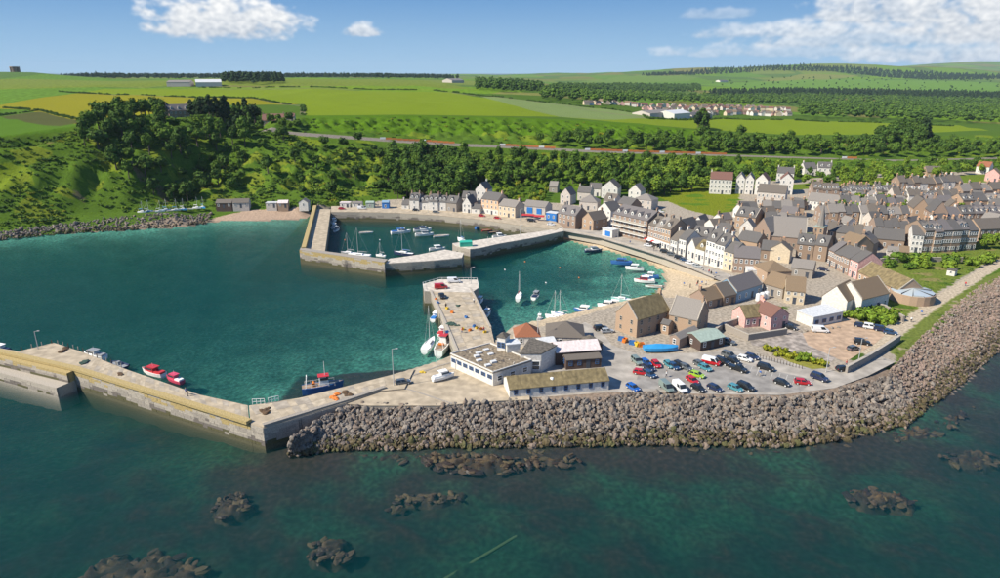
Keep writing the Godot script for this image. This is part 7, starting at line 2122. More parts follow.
func make_boats() -> void:
	for e in [["deck wood", Color(0.28, 0.20, 0.13)], ["spar", Color(0.62, 0.62, 0.60)], ["orange plastic", Color(0.60, 0.17, 0.02)], ["boat blue", Color(0.03, 0.12, 0.34)], ["boat navy", Color(0.015, 0.03, 0.08)], ["boat red", Color(0.45, 0.03, 0.035)], ["boat green", Color(0.03, 0.36, 0.26)], ["boat grey", Color(0.25, 0.26, 0.27)], ["boat teal", Color(0.25, 0.48, 0.46)], ["boat pink", Color(0.55, 0.06, 0.12)], ["tarp blue", Color(0.03, 0.25, 0.52)]]:
		mat(e[0], e[1], 0.45)
	var W := "white paint"
	for e in [
		# outer breakwater berths
		["white cabin cruiser beyond the breakwater, left of the red boats", "motor", Vector2(-112.8, -171), 160, 7.5, W, W, "boat grey"],
		["black inflatable tied along the breakwater, right of white cruiser", "rib", Vector2(-102.8, -164.9), 150, 6.0, "boat navy", "boat grey", W],
		["red and white cabin boat beyond the breakwater", "motor", Vector2(-90.9, -159.9), 155, 7.5, W, "boat red", "boat red"],
		["pink-red cabin boat next to the red and white one", "motor", Vector2(-83.4, -155.7), 150, 6.0, "boat pink", "boat pink", W],
		["dark boat at the far left end of the breakwater", "motor", Vector2(-141.7, -175.2), 160, 6.0, "boat navy", W, "boat navy"],
		["blue fishing boat with mast and orange net drum at breakwater corner", "trawler", Vector2(-44.2, -150), 18, 9.5, "boat blue", W, "boat red"],
		# jetty
		["white and blue motor boat on the left of the jetty", "motor", Vector2(-20.67, -202.1), 75, 6.5, W, W, "bright blue"],
		["white yacht with tall mast moored left of the jetty root", "yacht", Vector2(-20.49, -178.1), 78, 9.0, W, W, "boat grey"],
		["red and white fishing boat tied to the jetty root", "trawler", Vector2(-16.19, -176.6), 78, 10.0, W, W, "boat red"],
		["small white motor boat between fishing boat and blue one", "motor", Vector2(-17.49, -189), 75, 6.0, W, W, "boat red"],
		["white motor boat on the right of the jetty, nearer the head", "motor", Vector2(-6.91, -218), 72, 5.5, W, W, "boat grey"],
		["white motor boat on the right of the jetty, nearer the root", "motor", Vector2(-4.25, -205), 72, 5.8, W, W, "boat grey"],
		# outer basin
		["white yacht with tall mast alone in mid harbour", "yacht", Vector2(6.68, -222.4), 80, 7.0, W, W, "boat red"],
		["dark-topped motor boat right of the lone yacht", "motor", Vector2(12.72, -223.5), 70, 6.5, W, "boat grey", "boat navy"],
		["small white boat in front of the orange roof", "motor", Vector2(12.65, -200.3), 80, 4.2, W, W, "boat grey"],
		["white yacht grounded left in the shallows, nearest of the pair", "yacht", Vector2(17.97, -200.8), 150, 7.0, W, W, "boat blue"],
		["white yacht grounded right behind its pair in the shallows", "yacht", Vector2(19.82, -203.5), 150, 6.5, W, W, "boat grey"],
		["blue and white cabin boat in the shallows", "motor", Vector2(28.14, -207.9), 160, 7.0, "boat blue", W, "bright blue"],
		["pale green open boat near the sand", "dinghy", Vector2(34.3, -209.3), 160, 6.5, "boat green", "boat green", W],
		["white motor boat just behind the green boat, left one", "motor", Vector2(36.5, -212.8), 165, 6.5, W, W, "boat grey"],
		["white motor boat just behind the green boat, right one", "motor", Vector2(39.1, -213.9), 165, 6.5, W, W, "boat red"],
		["pale teal yacht nearest the tolbooth gable", "yacht", Vector2(42.4, -219.1), 160, 7.0, "boat teal", W, "boat teal"],
		["dark open boat off the middle of the sand beach", "motor", Vector2(41.3, -286.9), 10, 7.5, "boat navy", W, "boat grey"],
		["blue covered boat off the sand beach", "motor", Vector2(50.6, -266.5), 170, 8.5, "boat blue", "boat blue", "boat blue"],
		["white speedboat right of the blue covered boat", "motor", Vector2(54.4, -258.3), 165, 7.0, W, W, "boat grey"],
		["blue boat highest of three near the sand corner", "motor", Vector2(58.5, -247.2), 165, 6.0, "boat blue", W, "boat blue"],
		["white boat with red top, middle of three near the sand corner", "motor", Vector2(54.9, -241.3), 170, 7.5, W, "boat red", W],
		["low white boat lowest of three near the sand corner", "dinghy", Vector2(57, -235.1), 170, 6.0, W, W, W],
		["red fishing boat outside the town pier", "trawler", Vector2(-6.11, -281.8), 10, 8.5, "boat red", W, W],
		["white motor boat against the town pier", "motor", Vector2(-0.9, -290.5), 15, 7.5, W, W, "boat grey"],
		["slim white boat against the town pier nearer the sand", "dinghy", Vector2(6.03, -300.7), 15, 6.5, W, W, W],
		["white and green workboat by the town pier head", "motor", Vector2(-16.75, -276.8), 5, 6.0, W, "boat green", "boat green"],
		# inner harbour
		["white boat first in the line along the inner pier", "motor", Vector2(-88.4, -349), 80, 6.0, W, W, "boat grey"],
		["white boat second in the line along the inner pier", "motor", Vector2(-85, -335.6), 80, 6.0, W, W, "boat grey"],
		["white boat third and nearest in the line along the inner pier", "motor", Vector2(-82.1, -328.7), 80, 6.0, W, "boat grey", "boat grey"],
		["flat white raft alone in the inner harbour", "dinghy", Vector2(-66.4, -323.1), 5, 6.5, W, W, W],
		["dark boat leftmost under the quay wall", "motor", Vector2(-65, -355.4), 60, 6.0, "boat navy", W, "boat navy"],
		["white boat second under the quay wall", "motor", Vector2(-61.6, -358), 60, 5.5, W, W, "boat grey"],
		["white boat third under the quay wall", "motor", Vector2(-56.9, -355.4), 50, 6.5, W, W, "boat grey"],
		["white boat fourth under the quay wall", "motor", Vector2(-52.5, -355.4), 45, 7.0, W, W, "boat blue"],
		["large white and blue motor boat mid inner harbour", "motor", Vector2(-49.3, -323.1), 20, 9.5, W, W, "boat blue"],
		["white boat fifth under the quay wall", "motor", Vector2(-42.5, -352.8), 30, 7.5, W, W, "boat grey"],
		["white boat sixth under the quay wall", "motor", Vector2(-38.1, -351.5), 60, 5.5, W, W, "boat grey"],
		["white motor boat, upper of the moored pair mid inner harbour", "motor", Vector2(-39.1, -327.6), 12, 8.5, W, W, "boat navy"],
		["white motor boat, lower of the moored pair mid inner harbour", "motor", Vector2(-37.1, -317.8), 12, 8.5, W, W, "boat grey"],
		["white open boat right of the moored pair", "dinghy", Vector2(-28.61, -315.7), 15, 7.5, W, W, W],
		["grey boat under the quay below the grey cottage", "motor", Vector2(-25.74, -344), 50, 6.5, "boat grey", W, "boat grey"],
		["white boat under the quay below the white gable", "motor", Vector2(-16.85, -339.1), 10, 7.0, W, W, "boat grey"],
		["blue boat leftmost of the cluster below the peach house", "motor", Vector2(-10.23, -334.4), 40, 6.0, "boat blue", W, "boat blue"],
		["white boat at the back of the cluster below the peach house", "motor", Vector2(-8.38, -342.8), 50, 6.0, W, W, "boat grey"],
		["red boat in the cluster below the peach house", "dinghy", Vector2(-6.04, -328.7), 20, 6.5, "boat red", W, W],
		["white boat right in the cluster below the peach house", "motor", Vector2(-2.84, -337.9), 30, 6.0, W, W, "boat grey"],
		["navy boat lowest in the cluster below the peach house", "dinghy", Vector2(-2.98, -324.2), 25, 6.0, "boat navy", W, W],
		["white boat alone right of the cluster below cream house", "motor", Vector2(7.98, -325.3), 20, 6.5, W, W, "boat grey"],
		["white motor boat behind the town pier", "motor", Vector2(-0.48, -313.6), 15, 6.5, W, W, "boat grey"],
		["white yacht with mast behind the ochre harbour wall", "yacht", Vector2(-60.3, -277.6), 170, 9.5, W, W, "boat grey"],
		["second mast yacht left behind the ochre harbour wall", "yacht", Vector2(-65.9, -281.8), 165, 7.0, "boat grey", W, "boat grey"],
		["dark yacht with mast inside the angled pier", "yacht", Vector2(-41.8, -280.9), 160, 9.0, "boat navy", W, "boat blue"],
		["yacht with tall mast by the town pier head", "yacht", Vector2(-18.11, -305.5), 120, 7.5, W, W, "boat blue"],
		["small boat with short mast by the angled pier corner", "yacht", Vector2(-51.4, -278.4), 160, 4.5, W, W, "boat grey"],
		["white boat lying behind the angled pier", "motor", Vector2(-28.21, -289.6), 15, 7.0, W, W, "boat grey"]]:
		boat(e[0], e[1], e[2], e[3], e[4], e[5], e[6], e[7])
	# dinghies laid up ashore on the left, masts standing
	var k := 0
	for px in [Vector3(-190.5, 4.85, -350.3), Vector3(-188, 4.85, -351.7), Vector3(-185, 4.84, -353.1), Vector3(-181.8, 4.76, -352.1), Vector3(-180.4, 4.84, -355.8), Vector3(-177.2, 4.76, -354.9), Vector3(-175.2, 4.77, -356.2), Vector3(-172, 4.75, -357.7), Vector3(-169.4, 4.75, -359.1), Vector3(-166.2, 4.78, -361.8), Vector3(-163.5, 4.8, -363.1)]:
		boat("laid-up dinghy, %s from left on the shore under the cliff" % ordinal(k), "yacht" if k % 3 != 2 else "dinghy", Vector2(px.x, px.z), rng.randf_range(-40, 40), 4.6, [W, "tarp blue", W][k % 3], W, ["tarp blue", W][k % 2])
		get_child(get_child_count() - 1).position.y = LAND + 0.35
		k += 1
	boat("white work boat on a trailer on the beige apron", "motor", Vector2(-13.73, -146.2), 30, 5.5, W, W, W)
	get_child(get_child_count() - 1).position.y = 5.35
	# covered boat by the tolbooth
	var o := thing("covered_boat", "long boat under a bright blue tarpaulin by the tolbooth", "boat", Vector3(42.8, 4.5, -164.7), deg_to_rad(3), "")
	put(o, "hull", hull_mesh(8.5, 2.8, 0.9, 0.4), mats["boat navy"], at(0, 0.45, 0))
	var st := begin()
	var rings := []
	for i in 7:
		var t := i / 6.0
		var w: float = [1.15, 1.5, 1.6, 1.6, 1.5, 1.2, 0.5][i]
		var hh: float = [1.9, 2.5, 2.7, 2.6, 2.5, 2.3, 2.0][i] + rng.randf_range(-0.12, 0.12)
		var x := lerpf(-4.5, 4.7, t)
		rings.append([Vector3(x, 0.55, w), Vector3(x, 1.7, w * 1.02), Vector3(x, hh, 0.15), Vector3(x, 1.7, -w * 1.02), Vector3(x, 0.55, -w)])
	for i in 6:
		for j in 4:
			quad(st, rings[i][j], rings[i + 1][j], rings[i + 1][j + 1], rings[i][j + 1])
	for j in range(1, 4):
		tri(st, rings[0][0], rings[0][j], rings[0][j + 1])
		tri(st, rings[6][0], rings[6][j + 1], rings[6][j])
	put(o, "tarpaulin", done(st), mats["tarp blue"], at(0, 0, 0, 0, Vector3(1, 0.8, 1)))

# ---------------------------------------------------------------- cars
var car_parts := {}

# body from side profiles: x along the car (front at +x), each station (x, lower y, upper y, half width)
func car_body(kind: String) -> Array:
	var lower := []   # stations of the painted shell below the windows
	var l := 4.2
	match kind:
		"hatch":
			lower = [[-2.05, 0.45, 0.75, 0.72], [-1.95, 0.3, 0.95, 0.82], [-1.2, 0.25, 0.98, 0.87], [0.7, 0.25, 0.95, 0.87], [1.5, 0.28, 0.84, 0.83], [2.0, 0.35, 0.66, 0.72], [2.08, 0.45, 0.58, 0.62]]
		"suv":
			lower = [[-2.25, 0.5, 0.9, 0.8], [-2.15, 0.38, 1.12, 0.88], [-1.2, 0.35, 1.14, 0.93], [0.8, 0.35, 1.1, 0.93], [1.9, 0.38, 1.0, 0.9], [2.25, 0.45, 0.85, 0.82], [2.32, 0.55, 0.75, 0.74]]
		"van":
			lower = [[-2.5, 0.4, 1.1, 0.92], [-2.45, 0.35, 1.2, 0.97], [0.6, 0.35, 1.2, 0.97], [1.6, 0.35, 1.15, 0.95], [2.3, 0.4, 0.98, 0.9], [2.5, 0.5, 0.75, 0.8]]
		"pickup":
			lower = [[-2.6, 0.5, 1.0, 0.85], [-2.55, 0.42, 1.05, 0.9], [-0.6, 0.4, 1.08, 0.92], [0.9, 0.4, 1.08, 0.92], [2.2, 0.42, 1.0, 0.9], [2.55, 0.5, 0.85, 0.82]]
	var st := begin()
	var rings := []
	for s in lower:
		var x: float = s[0]
		var w: float = s[3]
		rings.append([Vector3(x, s[1], w * 0.94), Vector3(x, lerpf(s[1], s[2], 0.55), w), Vector3(x, s[2], w * 0.93), Vector3(x, s[2] + 0.02, 0), Vector3(x, s[2], -w * 0.93), Vector3(x, lerpf(s[1], s[2], 0.55), -w), Vector3(x, s[1], -w * 0.94)])
	for i in rings.size() - 1:
		for k in 7:
			quad(st, rings[i][k], rings[i + 1][k], rings[i + 1][(k + 1) % 7], rings[i][(k + 1) % 7])
	for k in range(1, 6):
		tri(st, rings[0][0], rings[0][k], rings[0][k + 1])
		tri(st, rings[-1][0], rings[-1][k + 1], rings[-1][k])
	var body := done(st)
	# glasshouse and painted roof
	var gh: Array = {"hatch": [-1.9, 1.05, -1.55, 0.35, 0.93, 1.42, 0.82, 0.64], "suv": [-2.1, 1.15, -1.95, 0.45, 1.1, 1.72, 0.88, 0.72], "van": [-2.45, 1.75, -2.4, 1.0, 1.18, 2.0, 0.95, 0.82], "pickup": [-0.5, 1.35, -0.4, 0.65, 1.06, 1.7, 0.86, 0.72]}[kind]
	st = begin()
	add_loft(st, [[Vector3(gh[0], gh[4], gh[6]), Vector3(gh[1], gh[4], gh[6]), Vector3(gh[1], gh[4], -gh[6]), Vector3(gh[0], gh[4], -gh[6])], [Vector3(gh[2], gh[5], gh[7]), Vector3(gh[3], gh[5], gh[7]), Vector3(gh[3], gh[5], -gh[7]), Vector3(gh[2], gh[5], -gh[7])]])
	var glass := done(st)
	st = begin()
	add_loft(st, [[Vector3(gh[2] - 0.04, gh[5] - 0.02, gh[7] + 0.03), Vector3(gh[3] + 0.04, gh[5] - 0.02, gh[7] + 0.03), Vector3(gh[3] + 0.04, gh[5] - 0.02, -gh[7] - 0.03), Vector3(gh[2] - 0.04, gh[5] - 0.02, -gh[7] - 0.03)], [Vector3(gh[2] + 0.1, gh[5] + 0.06, gh[7] - 0.08), Vector3(gh[3] - 0.12, gh[5] + 0.06, gh[7] - 0.08), Vector3(gh[3] - 0.12, gh[5] + 0.06, -gh[7] + 0.08), Vector3(gh[2] + 0.1, gh[5] + 0.06, -gh[7] + 0.08)]])
	# pillars, and blind sides on a van
	for s in [-1.0, 1.0]:
		for p in ([[0.0, 0.02], [0.45, 0.52], [0.96, 1.0]] if kind != "van" else [[0.0, 0.62], [0.96, 1.0]]):
			var a0 := lerpf(gh[0], gh[1], p[0])
			var a1 := lerpf(gh[0], gh[1], p[1]) + 0.04
			var b0 := lerpf(gh[2], gh[3], p[0])
			var b1 := lerpf(gh[2], gh[3], p[1]) + 0.04
			var z0: float = s * (gh[6] + 0.012)
			var z1: float = s * (gh[7] + 0.012)
			var q := [Vector3(a0, gh[4], z0), Vector3(a1, gh[4], z0), Vector3(b1, gh[5], z1), Vector3(b0, gh[5], z1)]
			if s < 0:
				q = [q[1], q[0], q[3], q[2]]
			quad(st, q[0], q[1], q[2], q[3])
	var top := done(st)
	var wheel := begin()
	add_tube(wheel, Vector3(0, 0, -0.11), Vector3(0, 0, 0.11), 0.33, 0.33, 12)
	var hub := begin()
	add_tube(hub, Vector3(0, 0, -0.125), Vector3(0, 0, 0.125), 0.19, 0.19, 10)
	return [body, glass, top, done(wheel), done(hub)]

func car(label: String, kind: String, paint: String, at_point: Vector3, turn: float) -> void:
	if not car_parts.has(kind):
		car_parts[kind] = car_body(kind)
	var p: Array = car_parts[kind]
	var called: String = {"hatch": "parked_car", "suv": "parked_car", "van": "parked_van", "pickup": "pickup_truck"}[kind]
	var o := thing(called, label, "van" if kind == "van" else "car", at_point, deg_to_rad(turn), "parked vehicles")
	o.scale = Vector3.ONE * 0.93
	put(o, "body", p[0], mats[paint])
	put(o, "windows", p[1], mats["car glass"])
	put(o, "roof", p[2], mats[paint])
	var xb: float = {"hatch": 1.28, "suv": 1.4, "van": 1.6, "pickup": 1.6}[kind]
	var wz := 0.78 if kind == "hatch" else 0.86
	for sx in [-1.0, 1.0]:
		for sz in [-1.0, 1.0]:
			var w := put(o, "wheel", p[3], mats["tyre"], at(xb * sx, 0.33, wz * sz))
			put(w, "rim", p[4], mats["spar"])
	var xf: float = {"hatch": 2.02, "suv": 2.24, "van": 2.42, "pickup": 2.5}[kind]
	for sz in [-1.0, 1.0]:
		put(o, "headlight", car_lamp(), mats["lamp glass"], at(xf - 0.12, 0.68 if kind == "hatch" else 0.85, 0.55 * sz))
		put(o, "tail_light", car_lamp(), mats["tail red"], at(-xf + 0.08, 0.8 if kind == "hatch" else 0.95, 0.62 * sz))

var lamp_box: ArrayMesh
func car_lamp() -> ArrayMesh:
	if lamp_box == null:
		lamp_box = box(Vector3(-0.12, -0.07, -0.16), Vector3(0.12, 0.07, 0.16))
	return lamp_box

func make_cars() -> void:
	for e in [["navy car", Color(0.012, 0.02, 0.06)], ["black car", Color(0.012, 0.013, 0.015)], ["blue car", Color(0.01, 0.09, 0.36)], ["dark blue car", Color(0.015, 0.05, 0.12)], ["red car", Color(0.42, 0.008, 0.012)], ["white car", Color(0.72, 0.72, 0.72)], ["grey car", Color(0.09, 0.10, 0.105)], ["silver car", Color(0.36, 0.38, 0.39)], ["teal car", Color(0.06, 0.22, 0.26)], ["lime car", Color(0.28, 0.45, 0.02)], ["green van", Color(0.16, 0.21, 0.19)]]:
		var m := mat(e[0], e[1], 0.3)
		m.clearcoat_enabled = true
		m.clearcoat = 0.8
		m.clearcoat_roughness = 0.08
	mat("tyre", Color(0.02, 0.02, 0.02), 0.9)
	mat("lamp glass", Color(0.6, 0.6, 0.58), 0.15)
	mat("tail red", Color(0.3, 0.01, 0.01), 0.3)
	mat("car glass", Color(0.02, 0.025, 0.03), 0.06)
	for e in [
		["bright blue hatchback at the left end of the boulder-side row", "hatch", "blue car", Vector3(31.2, 4.53, -141.8), -60],
		["grey-green van beside the white van above the boulders", "van", "green van", Vector3(39, 4.53, -141.7), -75],
		["white van above the boulders", "van", "white car", Vector3(42.1, 4.53, -141.5), -75],
		["small red car behind the dark car right of white van", "hatch", "red car", Vector3(46.2, 4.53, -145.7), -70],
		["dark car right of the white van above the boulders", "hatch", "black car", Vector3(46.4, 4.53, -141.4), -60],
		["navy car alone above the boulders", "hatch", "navy car", Vector3(50.3, 4.53, -141.5), -55],
		["teal hatchback above the boulders, left of a dark pair", "hatch", "teal car", Vector3(55.1, 4.53, -141.5), -55],
		["dark estate touching the teal hatchback", "suv", "black car", Vector3(57.7, 4.53, -142), -52],
		["black car between the teal pair and the red sports car", "hatch", "black car", Vector3(67.2, 4.53, -144.4), -48],
		["bright red low car near the end of the car park", "hatch", "red car", Vector3(72.2, 4.53, -144.7), -15],
		["navy estate at the corner of the car park", "suv", "navy car", Vector3(77.3, 4.53, -147.1), -52],
		["small dark car beside the lane wall", "hatch", "black car", Vector3(85.7, 4.52, -152.3), 10],
		["red car lowest in the left cluster of the car park", "hatch", "red car", Vector3(34.7, 4.53, -150.2), -20],
		["dark blue car lowest right in the left cluster", "hatch", "dark blue car", Vector3(36.7, 4.53, -149.1), -55],
		["blue car at the top of the left cluster", "hatch", "blue car", Vector3(37.2, 4.53, -155.9), -70],
		["red car at the right of the left cluster", "hatch", "red car", Vector3(39.6, 4.53, -155), -80],
		["grey-green small van at the left edge of the car park", "suv", "green van", Vector3(35, 4.53, -156.8), -75],
		["dark blue car in the middle of the left cluster", "hatch", "navy car", Vector3(37.2, 4.53, -152.9), -60],
		["teal car in the middle group, leftmost", "hatch", "teal car", Vector3(42.8, 4.53, -154.7), -75],
		["dark car in the middle group, second", "hatch", "dark blue car", Vector3(43.7, 4.53, -153.8), -65],
		["black car in the middle group, third", "hatch", "black car", Vector3(45.4, 4.53, -154.7), -65],
		["dark car in the middle group, rightmost", "hatch", "grey car", Vector3(46.6, 4.53, -153.2), -55],
		["lime green car in front of the middle of the car park", "hatch", "lime car", Vector3(48.2, 4.53, -148.8), -40],
		["dark car left of the red and white van", "hatch", "grey car", Vector3(50.6, 4.53, -155), -65],
		["teal car just below the red and white van", "hatch", "teal car", Vector3(51.4, 4.53, -152.9), -60],
		["red and white camper van in the car park", "van", "red car", Vector3(53.9, 4.53, -156.2), -35],
		["black car right of the red and white van", "suv", "black car", Vector3(56.8, 4.53, -156.5), -50],
		["grey car behind the black car near camper van", "suv", "grey car", Vector3(59.8, 4.53, -160.3), -50],
		["dark car between the grey car and black pickup", "hatch", "black car", Vector3(59.8, 4.53, -157.1), -50],
		["long black pickup in the car park", "pickup", "black car", Vector3(59.4, 4.53, -152.3), -48],
		["white car beside the fence posts", "hatch", "white car", Vector3(63.2, 4.53, -158.4), -35],
		["dark car behind the white car by fence posts", "hatch", "navy car", Vector3(65.5, 4.53, -159.7), -40],
		["black car right of the long black pickup", "suv", "black car", Vector3(66.5, 4.53, -152.9), -42],
		["grey car by the pink house yard wall", "suv", "grey car", Vector3(62.4, 4.52, -169.8), -30],
		["dark car beside the pink gabled house", "hatch", "black car", Vector3(84.4, 4.52, -180.8), -40],
		["white van with blue trim beside the clubhouse", "van", "white car", Vector3(91.8, 4.53, -178.4), -10],
		["dark car in the gravel yard", "suv", "black car", Vector3(99.1, 4.54, -169.4), -20],
		["grey trailer car in the gravel yard", "hatch", "grey car", Vector3(94.7, 4.54, -165.3), 25],
		["navy car first in the row by the shrubbery", "hatch", "navy car", Vector3(105.6, 4.53, -182.4), -28],
		["white car second in the row by the shrubbery", "suv", "white car", Vector3(107.7, 4.53, -180.9), -28],
		["navy car third in the row by the shrubbery", "suv", "navy car", Vector3(109.8, 4.53, -179.2), -28],
		["dark blue car last in the row by the shrubbery", "hatch", "dark blue car", Vector3(111.1, 4.53, -176.9), -28],
		["black car beside the tolbooth sand", "suv", "black car", Vector3(29.07, 4.52, -180), 15],
		["grey car behind the black car at tolbooth sand", "hatch", "silver car", Vector3(30.7, 4.52, -178), 10],
		["black car leftmost of the row on the beach street", "suv", "black car", Vector3(68.3, 4.54, -267.4), -38],
		["dark car second of the row on the beach street", "suv", "grey car", Vector3(70, 4.54, -262.7), -38],
		["dark car third of the row on the beach street", "suv", "black car", Vector3(71.8, 4.54, -257.7), -38],
		["dark car fourth of the row on the beach street", "hatch", "dark blue car", Vector3(73, 4.54, -254.7), -38],
		["white car fifth of the row on the beach street", "hatch", "white car", Vector3(74, 4.54, -250.1), -38],
		["grey car last of the row on the beach street", "hatch", "silver car", Vector3(75.5, 4.54, -245.8), -38],
		["white car at the inn tables on beach street", "hatch", "white car", Vector3(63.5, 4.54, -278), -35],
		["red car by the root of the inner pier", "hatch", "red car", Vector3(-86.1, 4.7, -359.3), 5],
		["white van on the quay near the shelters", "van", "white car", Vector3(-75.3, 4.7, -359.9), 0],
		["dark car in front of the white harbour cottages, left", "hatch", "black car", Vector3(-45.3, 4.7, -355.2), -8],
		["dark car in front of the white harbour cottages, right", "hatch", "grey car", Vector3(-34, 4.7, -349.7), -10],
		["red car in front of the low white annexe", "hatch", "red car", Vector3(-9.31, 4.7, -339.8), -12],
		["red car in front of the cream house", "hatch", "red car", Vector3(-1.27, 4.7, -334.3), -12],
		["dark car on the quay below the boatyard shed", "suv", "black car", Vector3(15.74, 4.7, -327.6), -15],
		["pale car on the quay near the bright blue box", "hatch", "white car", Vector3(24.88, 4.7, -319.2), -15],
		["red van on the jetty head", "van", "red car", Vector3(-20.2, 5.1, -217.4), 10],
		["dark pickup on the jetty", "pickup", "black car", Vector3(-19.1, 4.95, -208.2), -75],
		["white van at the very end of the jetty", "van", "white car", Vector3(-16.2, 5.1, -224.3), 5],
		["dark car on the apron by the lamp post", "hatch", "grey car", Vector3(-23.01, 5, -143.7), 20],
		["navy car in the yard below the church", "hatch", "navy car", Vector3(112.2, 4.52, -236.8), -30],
		["dark car by the diagonal row", "hatch", "navy car", Vector3(121.7, 4.52, -241.4), -35],
		["white car above the tall inn row", "hatch", "white car", Vector3(83.8, 5.5, -344.4), -20]]:
		var p: Vector3 = e[3]
		if p.y >= 5.4:
			p.y = ground(p.x, p.z)
		car(e[0], e[1], e[2], p, e[4])
		if e[0].begins_with("red and white"):
			get_child(get_child_count() - 1).get_node("roof").material_override = mats["white car"]

# ---------------------------------------------------------------- street furniture and harbour gear
func post(called: String, label: String, category: String, p: Vector3, h: float, r: float, m: String, group := "") -> Node3D:
	var o := thing(called, label, category, p, 0, group)
	var st := begin()
	add_tube(st, Vector3(0, -0.3, 0), Vector3(0, h, 0), r, r * 0.7, 8)
	put(o, "post", done(st), mats[m])
	return o

func make_furniture() -> void:
	var st: SurfaceTool
	mat("steel", Color(0.42, 0.42, 0.41), 0.5)
	mat("orange mesh", Color(0.62, 0.20, 0.05), 0.8)
	mat("net green", Color(0.06, 0.12, 0.09), 0.95, "rock", 1.2)
	mat("net brown", Color(0.17, 0.10, 0.05), 0.95, "rock", 1.2)
	mat("crate blue", Color(0.03, 0.14, 0.38), 0.6)
	mat("crate yellow", Color(0.55, 0.38, 0.03), 0.6)
	mat("canvas white", Color(0.72, 0.70, 0.66), 0.9)
	# lamp posts
	var lamps := [["tall lamp post on the harbour apron near the breakwater root", Vector3(-24.95, 5, -142.4), 9.5], ["lamp post at the foot of the jetty root", Vector3(-15.56, 4.95, -150.5), 6.0], ["lamp post on the breakwater near its left end", Vector3(-123, 5.3, -164.2), 5.0], ["lamp post beside the orange roof", Vector3(10.2, 4.6, -167.9), 8.0], ["lamp post in the car park lane", Vector3(91.4, 4.5, -156.3), 7.0], ["lamp post by the gravel yard wall", Vector3(81, 4.52, -151.4), 6.5], ["lamp post on the jetty head", Vector3(-10.14, 5.1, -222.6), 6.0], ["lamp post on the town pier", Vector3(9.13, 4.65, -297.1), 5.0], ["lamp post on the beach street by the kiosk", Vector3(52.6, 4.55, -289.8), 6.0], ["lamp post on the beach street by the white pair", Vector3(79.8, 4.55, -246.1), 6.0], ["lamp post on the quay below the cottages", Vector3(-38.3, 4.7, -349.7), 6.0], ["lamp post on the quay below the cream house", Vector3(10.05, 4.7, -329.5), 6.0]]
	for e in lamps:
		var o := post("lamp_post", e[0], "lamp post", e[1], e[2], 0.11, "steel", "lamp posts round the harbour")
		st = begin()
		add_tube(st, Vector3(0, e[2] - 0.05, 0), Vector3(0.9, e[2] + 0.15, 0), 0.05, 0.04, 6)
		put(o, "arm", done(st), mats["steel"])
		put(o, "lamp_head", box(Vector3(0.75, e[2] + 0.08, -0.14), Vector3(1.35, e[2] + 0.22, 0.14)), mats["steel"])
	# fender posts along the inner side of the outer breakwater
	var line := PackedVector2Array([Vector2(-127.2, -162.8), Vector2(-124.5, -165.5), Vector2(-121.4, -168.3), Vector2(-115.1, -165.2), Vector2(-109.1, -161.8), Vector2(-101.2, -156.7), Vector2(-93.1, -151.5)])
	for i in 18:
		var q := along(line, length_of(line) * (i + 0.3) / 18.0)
		post("fender_post", "pale timber fender post, %s from left along breakwater edge" % ordinal(i), "post", Vector3(q.x, DECK + 0.1, q.y), 1.1, 0.13, "pale stone" if i % 3 else "timber", "fender posts on breakwater")
	# railings at the inner corner of the breakwater
	for e in [["white ladder railing, left one at the breakwater corner", Vector3(-53.5, 5.3, -133), 2.6, 0.1], ["white ladder railing, right one at the breakwater corner", Vector3(-50.5, 5.3, -134), 2.2, 0.5]]:
		var o := thing("railing", e[0], "railing", e[1], e[3], "ladder railings")
		for k in 4:
			st = begin()
			add_tube(st, Vector3(-e[2] / 2 + e[2] * k / 3.0, -0.1, 0), Vector3(-e[2] / 2 + e[2] * k / 3.0, 1.3, 0), 0.06, 0.06, 6)
			put(o, "upright", done(st), mats["white paint"])
		for y in [0.65, 1.28]:
			st = begin()
			add_tube(st, Vector3(-e[2] / 2, y, 0), Vector3(e[2] / 2, y, 0), 0.05, 0.05, 6)
			put(o, "rail", done(st), mats["white paint"])
	# a ladder each way down the quays
	var ladders := [["iron ladder on the shaded root wall of the breakwater", Vector2(-42.8, -127.3), 0.55], ["iron ladder on the left side of the jetty", Vector2(-18.59, -194.6), -1.2], ["iron ladder on the ochre inner harbour wall", Vector2(-61.8, -256.8), -0.4]]
	for e in ladders:
		var q: Vector2 = e[1]
		var o := thing("quay_ladder", e[0], "ladder", Vector3(q.x, 0, q.y), e[2], "quay ladders")
		for s in [-0.25, 0.25]:
			put(o, "stile", box(Vector3(s - 0.03, -0.5, -0.03), Vector3(s + 0.03, 4.6, 0.03)), mats["iron"])
		for k in 14:
			put(o, "rung", box(Vector3(-0.25, 0.2 + k * 0.32, -0.02), Vector3(0.25, 0.24 + k * 0.32, 0.02)), mats["iron"])
	# nets, creels and crates
	var heaps := [["brown net heap at the breakwater corner", Vector3(-50.8, 5.3, -129.8), 1.3, "net brown"], ["green net heap on the fishing jetty", Vector3(-13.78, 4.95, -182.9), 1.5, "net green"], ["orange float heap on the quay beside the blue fishing boat", Vector3(-37.2, 5.3, -136.4), 1.4, "orange plastic"], ["brown creel heap on the quay right of the orange floats", Vector3(-35, 5.3, -137.9), 1.2, "net brown"], ["dark patch of nets on the wide part of the breakwater", Vector3(-105.7, 5.35, -155.6), 1.3, "net green"], ["long dark net bundle at the left of the wide breakwater", Vector3(-115.7, 5.35, -162.7), 1.4, "net brown"], ["small net heap near the red boats", Vector3(-92.7, 5.35, -148.5), 0.9, "net brown"], ["net heap halfway along the jetty", Vector3(-13.32, 4.95, -199.7), 1.0, "net green"], ["yellow gear heap at the jetty root", Vector3(-18.73, 4.97, -150.2), 0.9, "crate yellow"]]
